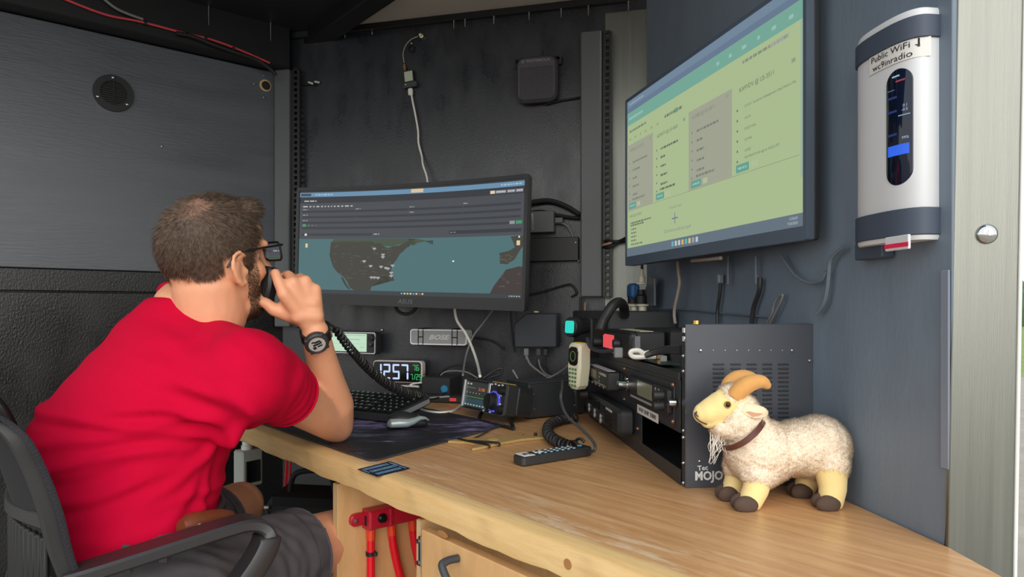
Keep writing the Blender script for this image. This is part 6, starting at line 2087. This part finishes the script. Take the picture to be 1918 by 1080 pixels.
for k in range(7):   # sleeve creases
    t0 = .12 + .06 * k
    axv = np.array((E - Sr).normalized()); q = co - np.array(Sr)
    t = q @ axv; rad = np.linalg.norm(q - t[:, None] * axv, axis=1)
    m = (rad < .10) & (t > .02)
    s_ = t - t0 * (E - Sr).length - .02 * np.sin(r_ * 40 + k)
    disp += m * .0025 * np.exp(-(s_ / .008) ** 2)
disp += .0016 * np.sin(f_ * 41 + 6 * np.sin(z_ * 13)) * np.sin(z_ * 37 + 5 * np.sin(f_ * 17))
co2 = co + vn * disp[:, None]
sh_me.vertices.foreach_set('co', co2.ravel())
sh_me.update()
# hem cut
A1 = P(168, 1060, 1.06); B1 = P(392, 966, 1.21)
pn = (B1 - A1).cross(A1 - BRv * .3 + UP * .0 - A1).normalized()
if pn.z < 0: pn = -pn
bm = bmesh.new(); bm.from_mesh(sh_me)
bmesh.ops.bisect_plane(bm, geom=bm.verts[:] + bm.edges[:] + bm.faces[:], plane_co=A1, plane_no=pn, clear_inner=True)
bm.to_mesh(sh_me); bm.free()
# neck opening: cut away the cap inside the collar
cb_ = P(301, 541, 1.345); cf_ = P(417, 604, 1.372)
cc = (cb_ + cf_) / 2; e1 = (cf_ - cb_) / 2; e2 = BRv * .060 + UP * .026
col_pts = [cc + e1 * math.cos(t) + e2 * math.sin(t) for t in [2 * math.pi * k / 40 for k in range(41)]]
cn = e2.cross(e1).normalized()
if cn.z < 0: cn = -cn
sh_me.materials.clear(); sh_me.materials.append(shirt_m)
sh_me.polygons.foreach_set('use_smooth', [True] * len(sh_me.polygons))
shirt = padd('t_shirt', sh_me)
padd('collar', MB().tube(col_pts, .0065, 8, caps=False).mesh('collar', shirt_m), None, shirt)
cuff_ax = (E - Sr).normalized(); ca = cuff_ax.orthogonal().normalized(); cb2 = cuff_ax.cross(ca)
padd('sleeve_hem', MB().tube([Cf - cuff_ax * .004 + (ca * math.cos(t) + cb2 * math.sin(t)) * .0600 for t in [2 * math.pi * k / 32 for k in range(33)]], .0032, 6, caps=False).mesh('sleeve_hem', shirt_m), None, shirt)

# ---- shorts, belt, pouch
sb = MB()
sb.sphere(pel + UP * .0, (.1, .1, .1), 12)
cen = pel
rows = []
for (dz, a, c) in ((.085, .152, .120), (.03, .165, .131), (-.04, .182, .146), (-.09, .165, .135)):
    rows.append([cen + UP * dz + BRv * a * math.cos(2 * math.pi * k / n) + BFv * c * math.sin(2 * math.pi * k / n) for k in range(n)])
vs_ = [p for r_ in rows for p in r_]; fs = []
for j in range(3):
    for k in range(n):
        k2 = (k + 1) % n
        fs.append((j * n + k2, j * n + k, (j + 1) * n + k, (j + 1) * n + k2))
fs.append(tuple(range(n))); fs.append(tuple(3 * n + k for k in range(n))[::-1])
sb.add(vs_, fs)
for hp_, kn_, t_ in ((hipR, knR, .72), (hipL, knL, .66)):
    sb.sphere(hp_, .108, 18)
    sb.cyl(hp_, lerp(hp_, kn_, t_), .108, .089, 28)
s_me = remesh(sb, .006, 6, 'shorts')
co, tri, vn = mesh_np(s_me)
w_ = .0025 * np.sin(co[:, 0] * 60 + 8 * np.sin(co[:, 1] * 25)) * np.sin(co[:, 1] * 45 + 4 * np.sin(co[:, 2] * 30))
s_me.vertices.foreach_set('co', (co + vn * w_[:, None]).ravel()); s_me.update()
s_me.materials.append(shorts_m)
shorts = padd('shorts', s_me)
for hp_, kn_, t_ in ((hipR, knR, .72), (hipL, knL, .66)):
    axs = (kn_ - hp_).normalized(); a_ = axs.orthogonal().normalized(); c_ = axs.cross(a_)
    pc = lerp(hp_, kn_, t_) - axs * .006
    padd('leg_hem', MB().tube([pc + (a_ * math.cos(t) + c_ * math.sin(t)) * .0885 for t in [2 * math.pi * k / 32 for k in range(33)]], .003, 6, caps=False).mesh('leg_hem', shorts_m), None, shorts)
    pc2 = lerp(hp_, kn_, t_ - .10)
    padd('seam', MB().tube([pc2 + (a_ * math.cos(t) + c_ * math.sin(t)) * .0928 for t in [2 * math.pi * k / 32 for k in range(33)]], .0012, 5, caps=False).mesh('seam', mat('seam_grey', (52, 50, 54), .8)), None, shorts)
bl_ = MB()
belt_c = [cen + UP * (.066 + .02 * math.sin(2 * math.pi * k / 48)) + BRv * .160 * math.cos(2 * math.pi * k / 48) + BFv * .127 * math.sin(2 * math.pi * k / 48) for k in range(49)]
for dz in (-.010, .0, .010):
    bl_.tube([p + UP * dz for p in belt_c], .0065, 6, caps=False)
padd('belt', bl_.mesh('belt', mat('belt_black', (38, 36, 38), .5)))
for u, v in ((240, 1034), (308, 1013)):
    k_ = min(belt_c, key=lambda p: abs((p.x / p.y) * FPX + 959 - u) + (100 if p.y > pel.y else 0))
    padd('belt_loop', MB().box(k_ - BRv * .0 + Vector((0, -.010, .002)), (.014, .006, .044), .002).mesh('belt_loop', shorts_m), None, shorts)
q0 = P(350, 985, 1.10); q1 = P(438, 969, 1.19)
qa = (q1 - q0).normalized(); qs = UP.cross(qa).normalized(); qu = qa.cross(qs)
QM = basis(q0, qa, qs, qu); ql = (q1 - q0).length
pb = loft([(-.012, 0, 0, .010, .012), (0, 0, 0, .016, .020), (ql * .3, 0, 0, .018, .021), (ql * .7, 0, .002, .016, .017), (ql * .93, 0, .002, .010, .011), (ql, 0, .002, .004, .005)], 18)
pb.v = [tuple(QM @ Vector(v)) for v in pb.v]
po = padd('leather_pouch', pb.mesh('leather_pouch', mat('leather', (112, 54, 30), .4, var=.25, vscale=60, bump=.2, bscale=300)))
sm_ = MB()
for k in range(15): sm_.box((ql * (.05 + .055 * k), -.0165 + .0006 * k, -.011), (.0035, .002, .0018), 0, QM)
padd('stitching', sm_.mesh('stitching', mat('thread', (206, 150, 84), .6)), None, po)['kind'] = 'stuff'
padd('snap_button', MB().lathe([(.010, 0), (.010, .004), (.006, .007), (.0001, .008)], 16, QM @ T(.008, -.015, -.004) @ RX(90)).mesh('snap_button', MATS['chrome']), None, po)

# shoes
for an_ in (anR, anL):
    sm = MB(); sm.chain([(an_ - UP * .005, .044), (an_ + BFv * .02 - UP * .045, .048), (an_ + BFv * .11 - UP * .058, .046), (an_ + BFv * .19 - UP * .066, .034)], 16)
    sm.v = [(x, y, max(.004, z)) for x, y, z in sm.v]
    padd('shoe', sm.mesh('shoe', mat('shoe', (48, 48, 52), .7)))

# ---- watch
va = (W - E).normalized()
cd = (Vector((0, 0, CZ)) - W).normalized()
wn_ = (cd - va * cd.dot(va) + BFv * .05).normalized()
wx_ = wn_.cross(va).normalized()
WM = basis(W - va * .004, wx_, -wn_, va)
wt = MB()
wr0 = .0305
wt.ring([(wr0 * math.cos(t), wr0 * math.sin(t)) for t in [2 * math.pi * k / 40 for k in range(40)]], [(.0255 * math.cos(t), .0255 * math.sin(t)) for t in [2 * math.pi * k / 40 for k in range(40)]], -.010, .010, WM @ RX(90))
watch = padd('watch', wt.mesh('watch', MATS['rubber'], 40))
CM = WM @ T(.004, -.0345, .002) @ RY(12)
cs_ = MB(); cs_.lathe([(.0215, .010), (.0235, .006), (.0235, -.002), (.021, -.005), (.0185, -.0055), (.0175, -.0035), (.0001, -.0035)], 32, CM @ RX(-90))
for a in (45, 135, 225, 315): cs_.box((.0215 * math.cos(R(a)), 0, .0215 * math.sin(R(a))), (.008, .010, .006), .001, CM @ RY(0))
padd('case', cs_.mesh('case', mat('watch_case', (46, 46, 48), .5)), None, watch)
dd = MB(); dd.lathe([(.0165, -.0042), (.0001, -.0042)], 30, CM @ RX(-90), cap=False)
dl_ = padd('dial', dd.mesh('dial', mat('dial_silver', (176, 176, 172), .3)), None, watch)
dk = MB()
for (x, z, w, h) in ((-.002, .006, .012, .004), (.001, .0005, .014, .004), (-.004, -.005, .010, .003), (.007, -.006, .006, .006), (-.008, .002, .003, .006), (.006, .008, .005, .003)):
    dk.box((x, -.0046, z), (w, .0004, h), 0, CM)
padd('digits', dk.mesh('digits', MATS['ink']), None, watch)['kind'] = 'stuff'
padd('buckle', MB().box((-.029, -.012, 0), (.003, .006, .012), .0006, WM).mesh('buckle', mat('buckle_bronze', (150, 110, 90), .4, .5)), None, watch)

# ------------------------------------------------------------------ microphone and coiled cord
mp_ = P(497, 534, 1.352)
mn_ = Vector((-.45, -.89, .05)).normalized()
my = -mn_; mx_ = my.cross(UP).normalized(); mz = mx_.cross(my)
mic = thing('microphone', 'black hand microphone held to the seated man\'s mouth', 'microphone', basis(mp_, mx_, my, mz) @ RY(10))
MB().slab([(-.021, .030), (-.014, .038), (.014, .038), (.021, .030), (.024, 0), (.020, -.030), (.012, -.036), (-.012, -.036), (-.020, -.030), (-.024, 0)], -.012, .014, .005).build('shell', mat('mic_black', (30, 31, 34), .45), mic)
gr = MB()
for k in range(7): gr.box((-.015 + .005 * k, -.0122, .002), (.0018, .0016, .040), .0004)
gr.build('grille', MATS['rubber'], mic, None, kind='stuff')
MB().ring([(.008 * math.cos(t), .0045 * math.sin(t)) for t in [2 * math.pi * k / 18 for k in range(18)]], [(.005 * math.cos(t), .0025 * math.sin(t)) for t in [2 * math.pi * k / 18 for k in range(18)]], -.0135, -.0115, T(-.006, 0, .024) @ RY(-60)).build('emblem', MATS['silver'], mic)
dt = MB()
for k in range(6): dt.box((-.014 + .0055 * k, -.0125, -.026), (.002, .001, .0016))
dt.build('dots', MATS['grey'], mic, None, kind='stuff')
lead = [mic.matrix_world @ Vector((0, .004, -.034)), P(520, 580, 1.40), P(560, 592, 1.44), P(600, 600, 1.44), P(618, 606, 1.435), P(628, 614, 1.44)]
cp = [P(628, 614, 1.44), P(640, 632, 1.47), P(662, 660, 1.53), P(690, 690, 1.61), P(722, 716, 1.71), P(757, 734, 1.82), P(794, 745, 1.93)]
cc_ = coil_path(cp, .0066, 38, 12, .0125)
pts_all = smooth_path(lead, 8) + cc_
o0 = pts_all[0]
co_ = MB().tube([p - o0 for p in pts_all], .0033, 6).build('coiled_cord', MATS['rubber'], None, Matrix.Translation(o0))
tag(co_, 'long black coiled cord hanging from the microphone past the watch to the desk', 'cord')
pl_ = [P(794, 745, 1.93), P(806, 748, 1.97), P(822, 744, 2.02), P(835, 735, 2.06)]
cable('cord_tail', 'straight black tail joining the long coiled cord to the black control box', pl_, .0032, 'rubber')

# ------------------------------------------------------------------ office chair
ch = thing('office_chair', 'black mesh office chair with a looped plastic armrest under the man', 'chair', T(pel.x - BFv.x * .05, pel.y - BFv.y * .05, 0))
CI = ch.matrix_world.inverted()
def cadd(name, mb, m, parent=None, ang=40):
    me = mb.mesh(name, m, ang); me.transform(CI)
    return link(name, me, parent or ch)
chm = mat('chair_plastic', (46, 46, 47), .45, bump=.2, bscale=900)
chd = mat('chair_black', (30, 30, 32), .5)
backR = [P(155, 1110, .985), P(128, 1040, .965), P(108, 960, .945), P(78, 880, .925), P(38, 812, .905), P(-30, 768, .90), P(-110, 748, .93)]
left_shift = -BRv * .44
def band(path, wv_, tv_, w, t):
    """strip of given width along wv_ and thickness along tv_ following path"""
    sp = smooth_path(path, 8)
    b = MB(); N = len(sp); vs_ = []; fs = []
    for i, p in enumerate(sp):
        ww_ = w if not isinstance(w, (list, tuple)) else w[0] + (w[1] - w[0]) * i / (N - 1)
        for (sa, sb_) in ((-1, -.7), (-.8, -1), (.8, -1), (1, -.7), (1, .7), (.8, 1), (-.8, 1), (-1, .7)):
            vs_.append(p + wv_ * ww_ / 2 * sa + tv_ * t / 2 * sb_)
    for i in range(N - 1):
        for k in range(8):
            k2 = (k + 1) % 8
            fs.append((i * 8 + k, i * 8 + k2, (i + 1) * 8 + k2, (i + 1) * 8 + k))
    fs.append(tuple(range(8))[::-1]); fs.append(tuple((N - 1) * 8 + k for k in range(8)))
    return b.add(vs_, fs)
bwd = (BRv * .35 - BFv * .94).normalized()
fr_pts = [p - BRv * .030 - BFv * .010 for p in backR]
cadd('back_frame', band(fr_pts, BRv, BFv, (.062, .040), .022), chm)
cadd('back_frame', band([p + left_shift + BRv * .056 for p in fr_pts], BRv, BFv, (.062, .040), .022), chm)
cadd('mesh_edge', band([p + BFv * .002 + BRv * .001 for p in backR], BRv, BFv, .008, .009), mat('mesh_edge', (34, 33, 40), .8, bump=.9, bscale=350))
# mesh panel
sp = smooth_path(backR, 8)
mp2 = MB()
for i, p in enumerate(sp[:-1]):
    pass
vs_ = []; fs = []
K = 12
for p in sp:
    for k in range(K + 1):
        vs_.append(p + left_shift * (k / K) - BFv * .05 * math.sin(math.pi * k / K) + BFv * .006)
for i in range(len(sp) - 1):
    for k in range(K):
        a = i * (K + 1) + k
        fs.append((a, a + 1, a + K + 2, a + K + 1))
mp2.add(vs_, fs)
cadd('mesh_back', mp2, mat('chair_mesh', (24, 24, 28), .8))
top = backR[-1]
cadd('back_frame', band([top - BRv * .02, top - BRv * .2 + UP * .02 - BFv * .03, top + left_shift + BRv * .02], UP, BFv, .04, .022), chm)
# lower cross piece with slots
lo0 = P(95, 985, .955) - BRv * .03; lo1 = lo0 + left_shift + BRv * .05
cadd('lumbar_bar', band([lo0, (lo0 + lo1) / 2 - BFv * .03 - UP * .012, lo1], UP, BFv, .022, .018), chm)
sl_ = MB()
for k in range(9):
    q = lo0 + (lo1 - lo0) * (.03 + .055 * k) - BFv * .03 * math.sin(math.pi * (.03 + .055 * k)) - UP * .085
    sl_.box(q, (.011, .011, .12), .003)
cadd('back_slats', sl_, chd)
lb = MB(); lb.add([lo0 - UP * .15, lo1 - UP * .15, lo1 - UP * .20, lo0 - UP * .20], [(0, 1, 2, 3)])
cadd('lower_panel', band([lo0 - UP * .165, (lo0 + lo1) / 2 - BFv * .03 - UP * .165, lo1 - UP * .165], UP, BFv, .05, .018), chm)
# looped armrest (right) and its twin
arm_c = [P(118, 1082, .975), P(170, 1067, .985), P(300, 1026, 1.035), P(420, 988, 1.09), P(465, 978, 1.112), P(492, 986, 1.122), P(499, 1009, 1.118), P(480, 1050, 1.10), P(440, 1110, 1.07), P(410, 1170, 1.05)]
latv = (BRv * .97 + UP * .0).normalized()
def arm_mesh(shift):
    sp = smooth_path([p + shift for p in arm_c], 8)
    b = MB(); N = len(sp); vs_ = []; fs = []
    for i in range(N):
        t = (sp[min(i + 1, N - 1)] - sp[max(i - 1, 0)]).normalized()
        nn = t.cross(latv).normalized()
        w, th_ = .052, .020
        if i > N * .62: w, th_ = .046, .034
        for (a, c) in ((-1, -.6), (-.85, -1), (.85, -1), (1, -.6), (1, .6), (.85, 1), (-.85, 1), (-1, .6)):
            vs_.append(sp[i] + latv * w / 2 * a + nn * th_ / 2 * c)
    for i in range(N - 1):
        for k in range(8):
            k2 = (k + 1) % 8
            fs.append((i * 8 + k, (i + 1) * 8 + k, (i + 1) * 8 + k2, i * 8 + k2))
    fs.append(tuple(range(8))); fs.append(tuple((N - 1) * 8 + k for k in range(8))[::-1])
    return b.add(vs_, fs)
cadd('armrest', arm_mesh(Vector()), mat('armrest_black', (44, 42, 44), .38))
cadd('armrest', arm_mesh(left_shift * 1.25), MATS['armrest_black'])
sc_ = pel - UP * .0
seat = MB()
seat.sphere((0, 0, 0), (1, 1, 1), 28)
SMx = basis(Vector((pel.x, pel.y, .435)) + BFv * .10, BFv * .27, -BRv * .26, UP * .055)
seat2 = MB(); seat2.sphere((0, 0, 0), (1, 1, 1), 28, SMx)
cadd('seat', seat2, chd)
ctr = Vector((pel.x, pel.y, 0)) + BFv * .08
st2 = MB(); st2.cyl(ctr + UP * .38, ctr + UP * .22, .028, n=16); st2.cyl(ctr + UP * .22, ctr + UP * .09, .04, n=16)
cadd('gas_lift', st2, chd)
cadd('back_post', MB().tube(smooth_path([ctr + UP * .36, ctr - BFv * .24 + UP * .40, ctr - BFv * .30 + UP * .55, lo0.lerp(lo1, .5) - UP * .16 - BFv * .02], 6), .022, 10), chd)
for k in range(5):
    a = R(20 + 72 * k); e_ = ctr + Vector((math.cos(a), math.sin(a), 0)) * .27
    cadd('base_leg', MB().tube([ctr + UP * .10, e_ + UP * .075], [.028, .018], 8), chd)
    cadd('caster', MB().cyl(e_ + UP * .03 + Vector((-math.sin(a), math.cos(a), 0)) * .012, e_ + UP * .03 - Vector((-math.sin(a), math.cos(a), 0)) * .012, .028, n=16), chd)
# ------------------------------------------------------------------ plush goat
gbase = on_z(1465, 945, DZ)
goat = thing('plush_goat', 'fluffy cream plush goat with tan horns and brown collar standing on the desk', 'plush toy', T(gbase.x, gbase.y, DZ))
GI = goat.matrix_world.inverted()
def gadd(name, me, m=None, parent=None, **kw):
    me.transform(GI)
    if m is not None: me.materials.clear(); me.materials.append(m)
    return link(name, me, parent or goat, None, **kw)
fle = mat('fleece', (250, 232, 210), .95, var=.10, vscale=60, sheen=.3)
velvet = mat('velvet_cream', (240, 216, 148), .8, var=.05, vscale=120, bump=.15, bscale=900, sheen=.25)
hornm = mat('velvet_tan', (214, 158, 88), .8, var=.10, vscale=60, bump=.15, bscale=900, sheen=.2)
hoofm = mat('velvet_brown', (84, 66, 56), .85, var=.15, vscale=90, bump=.2, bscale=700)
b = MB()
def el(u, v, d, rx, ry, rz): b.sphere(P(u, v, d), (rx, ry, rz), 22)
el(1424, 846, 1.058, .054, .052, .052)
el(1412, 826, 1.058, .044, .044, .040)
el(1465, 842, 1.062, .050, .050, .040)
el(1500, 838, 1.065, .054, .050, .044)
el(1532, 834, 1.065, .048, .050, .047)
el(1556, 826, 1.065, .024, .040, .032)
el(1422, 884, 1.034, .031, .027, .026)
el(1388, 872, 1.085, .028, .025, .030)
el(1556, 866, 1.038, .027, .028, .034)
el(1520, 866, 1.085, .030, .026, .028)
b.chain([(P(1412, 826, 1.058), .040), (P(1386, 786, 1.056), .036)], 18)
el(1384, 774, 1.056, .031, .033, .036)
el(1372, 744, 1.056, .024, .028, .022)
el(1366, 800, 1.054, .030, .026, .020)
el(1352, 806, 1.054, .018, .018, .013)
fme = remesh(b, .0025, 8, 'fleece')
co, tri, vn = mesh_np(fme)
w_ = np.sin(co[:, 0] * 900 + 3 * np.sin(co[:, 2] * 400)) * np.sin(co[:, 2] * 800 + 3 * np.sin(co[:, 0] * 500)) + np.sin(co[:, 0] * 330 + 2 * np.sin(co[:, 2] * 260)) * np.sin(co[:, 2] * 300)
fme.vertices.foreach_set('co', (co + vn * (.0007 * w_)[:, None]).ravel()); fme.update()
gf = fur(fme, 85000, .0042, .00024, lambda p, n: np.tile(np.array((.12, 0, -.22)), (len(p), 1)), 1.6, .8, None, None, name='wool', curl=.10, nmix=.05)
gf.materials.append(fibre('wool', (255, 240, 220), (248, 230, 208), 40, .55))
fl_o = gadd('fleece', fme, fle)
w_o = gadd('wool', gf, None, fl_o, kind='stuff')
# face
b = MB()
b.chain([(P(1376, 756, 1.055), .0275), (P(1350, 762, 1.054), .0245), (P(1328, 771, 1.053), .0195), (P(1316, 775, 1.053), .0150)], 20)
b.chain([(P(1362, 742, 1.054), .016), (P(1330, 758, 1.053), .0125), (P(1312, 768, 1.053), .010)], 16)
b.chain([(P(1350, 782, 1.053), .017), (P(1326, 788, 1.053), .0115)], 16)
gadd('face', remesh(b, .0022, 5, 'face'), velvet)
fo_ = [o for o in goat.children if o.name.startswith('face')][0]
gadd('mouth_line', MB().tube(smooth_path([P(1301.5, 772, 1.040), P(1302, 779, 1.038), P(1309, 787, 1.036), P(1318, 792, 1.036), P(1324, 794, 1.037)]), .0011, 6).mesh('mouth_line', mat('thread_dark', (70, 50, 40), .7)), None, fo_)
gadd('nose_line', MB().tube(smooth_path([P(1305, 770, 1.040), P(1304, 776, 1.039), P(1308, 780, 1.038)]), .0010, 6).mesh('nose_line', MATS['thread_dark']), None, fo_)
em = MB().sphere(P(1363, 757.5, 1.0295), (.0058, .0045, .0058), 16).mesh('eye', mat('eye_amber', (168, 124, 44), .08, coat=1.0))
ey = gadd('eye', em)
gadd('pupil', MB().sphere(P(1363.3, 757.5, 1.0275), (.0040, .0034, .0040), 14).mesh('pupil', mat('pupil', (10, 10, 10), .05)), None, ey)
em = MB().sphere(P(1353, 757.5, 1.080), (.0058, .0045, .0058), 12).mesh('eye', MATS['eye_amber']); gadd('eye', em)
# horns
def horn(pts):
    sp = smooth_path([P(*p[:3]) for p in pts], 6)
    rs = []
    for i in range(len(sp)):
        t = i / (len(sp) - 1) * (len(pts) - 1); k = min(int(t), len(pts) - 2); f = t - k
        rs.append(pts[k][3] * (1 - f) + pts[k + 1][3] * f)
    b = MB(); b.tube(sp, rs, 16); b.sphere(sp[-1], rs[-1], 12)
    return remesh(b, .0018, 4, 'horn')
gadd('horn', horn([(1374, 744, 1.040, .0125), (1384, 732, 1.037, .0135), (1398, 721, 1.034, .0135), (1414, 715, 1.032, .0120), (1428, 715, 1.031, .0100), (1437, 721, 1.031, .0065)]), hornm)
gadd('horn', horn([(1362, 728, 1.074, .0120), (1369, 716, 1.076, .0125), (1381, 708, 1.078, .0125), (1396, 705, 1.080, .0110), (1410, 708, 1.081, .0090), (1420, 713, 1.082, .0060)]), hornm)
# ears
for s, d0 in ((1, 1.030), (-1, 1.085)):
    b = MB(); n_ = 14
    secs_ = [(1388, 764, .006), (1398, 767, .0095), (1412, 770, .0105), (1424, 771, .009), (1433, 771, .0065), (1437, 771, .002)]
    vs_ = []; fs = []
    for i, (u, v, w) in enumerate(secs_):
        c = P(u, v, d0 - s * .004 * i)
        for k in range(n_):
            a = 2 * math.pi * k / n_
            vs_.append(c + Vector((0, .0038 * math.sin(a) + s * .004 * math.cos(a), w * math.cos(a))))
    for i in range(len(secs_) - 1):
        for k in range(n_):
            k2 = (k + 1) % n_
            fs.append((i * n_ + k, (i + 1) * n_ + k, (i + 1) * n_ + k2, i * n_ + k2))
    fs.append(tuple(range(n_))); fs.append(tuple((len(secs_) - 1) * n_ + k for k in range(n_))[::-1])
    b.add(vs_, fs)
    eo = gadd('ear', b.mesh('ear', mat('ear_cream', (238, 220, 186), .85)))
    if s == 1:
        ib = MB(); ib.add([P(1396, 771, 1.0215), P(1410, 780, 1.0165), P(1422, 778, 1.0105), P(1430, 774, 1.006), P(1416, 773, 1.0105), P(1404, 770, 1.016)], [(0, 1, 2, 3, 4, 5)])
        gadd('ear_lining', ib.mesh('ear_lining', mat('ear_pink', (236, 186, 160), .85)), None, eo)
# collar
cc_ = P(1391, 805, 1.056); e1 = (P(1414, 787, 1.056) - P(1368, 823, 1.056)) * .80; e2 = Vector((-.006, -.046, -.004))
nx = e1.normalized(); ax3 = e1.cross(e2).normalized()
vs_ = []; fs = []
for k in range(40):
    t = 2 * math.pi * k / 40
    c = cc_ + e1 * math.cos(t) + e2 * math.sin(t); o_ = (e1 * math.cos(t) + e2 * math.sin(t)).normalized()
    for (a, r_) in ((-.0045, 0), (-.004, .0022), (.004, .0022), (.0045, 0)): vs_.append(c + ax3 * a + o_ * r_)
for k in range(40):
    for j in range(4):
        j2 = (j + 1) % 4; k2 = (k + 1) % 40
        fs.append((k * 4 + j, k2 * 4 + j, k2 * 4 + j2, k * 4 + j2))
gadd('collar', MB().add(vs_, fs).mesh('collar', mat('collar_brown', (92, 54, 46), .5)))
# legs and hooves
legs = [([(1420, 888, 1.034, .022), (1416, 915, 1.026, .0190), (1405, 938, 1.020, .0175)], (1396, 940, 1.016), .019, .018),
        ([(1388, 880, 1.086, .022), (1378, 905, 1.080, .0190), (1371, 922, 1.072, .0165)], (1364, 923, 1.070), .017, .016),
        ([(1556, 880, 1.034, .024), (1560, 912, 1.028, .0200), (1556, 938, 1.024, .0180)], (1549, 939, 1.020), .019, .017),
        ([(1518, 880, 1.092, .022), (1512, 902, 1.092, .0180), (1506, 915, 1.090, .0165)], (1500, 916, 1.088), .018, .016)]
for pts, hf, hx_, hy_ in legs:
    b = MB(); b.chain([(P(u, v, d), r_) for u, v, d, r_ in pts], 18)
    lm_ = remesh(b, .0028, 4, 'leg')
    for v in lm_.vertices: v.co.z = max(v.co.z, DZ + .0015)
    lo_ = gadd('leg', lm_, velvet)
    hb_ = MB(); c = P(*hf); c.z = DZ + .009
    for s in (-1, 1):
        hb_.sphere(c + Vector((-.002, s * .0085, 0)), (hx_, .0105, .0135), 16)
    hm2 = remesh(hb_, .0016, 3, 'hoof')
    for v in hm2.vertices: v.co.z = max(v.co.z, DZ + .0004)
    gadd('hoof', hm2, hoofm)
# chin wisps
wb_ = MB()
gr_ = random.Random(5)
for k in range(46):
    u0 = 1340 + gr_.uniform(-10, 26); v0 = 812 + gr_.uniform(-4, 12)
    long_ = k < 14
    u1 = (1331 + gr_.uniform(-4, 10)) if long_ else u0 + gr_.uniform(-4, 10); v1 = (860 + gr_.uniform(-16, 10)) if long_ else v0 + gr_.uniform(14, 30)
    d_ = 1.045 + gr_.uniform(-.008, .008)
    wb_.tube(smooth_path([P(u0, v0, d_), P((u0 * .5 + u1 * .5) + gr_.uniform(-5, 3), (v0 + v1) / 2, d_), P(u1, v1, d_ - .003)], 4), [.0006, .00025], 4)
gadd('beard', wb_.mesh('beard', mat('wisp_white', (228, 222, 212), .7)), None, None, kind='stuff')
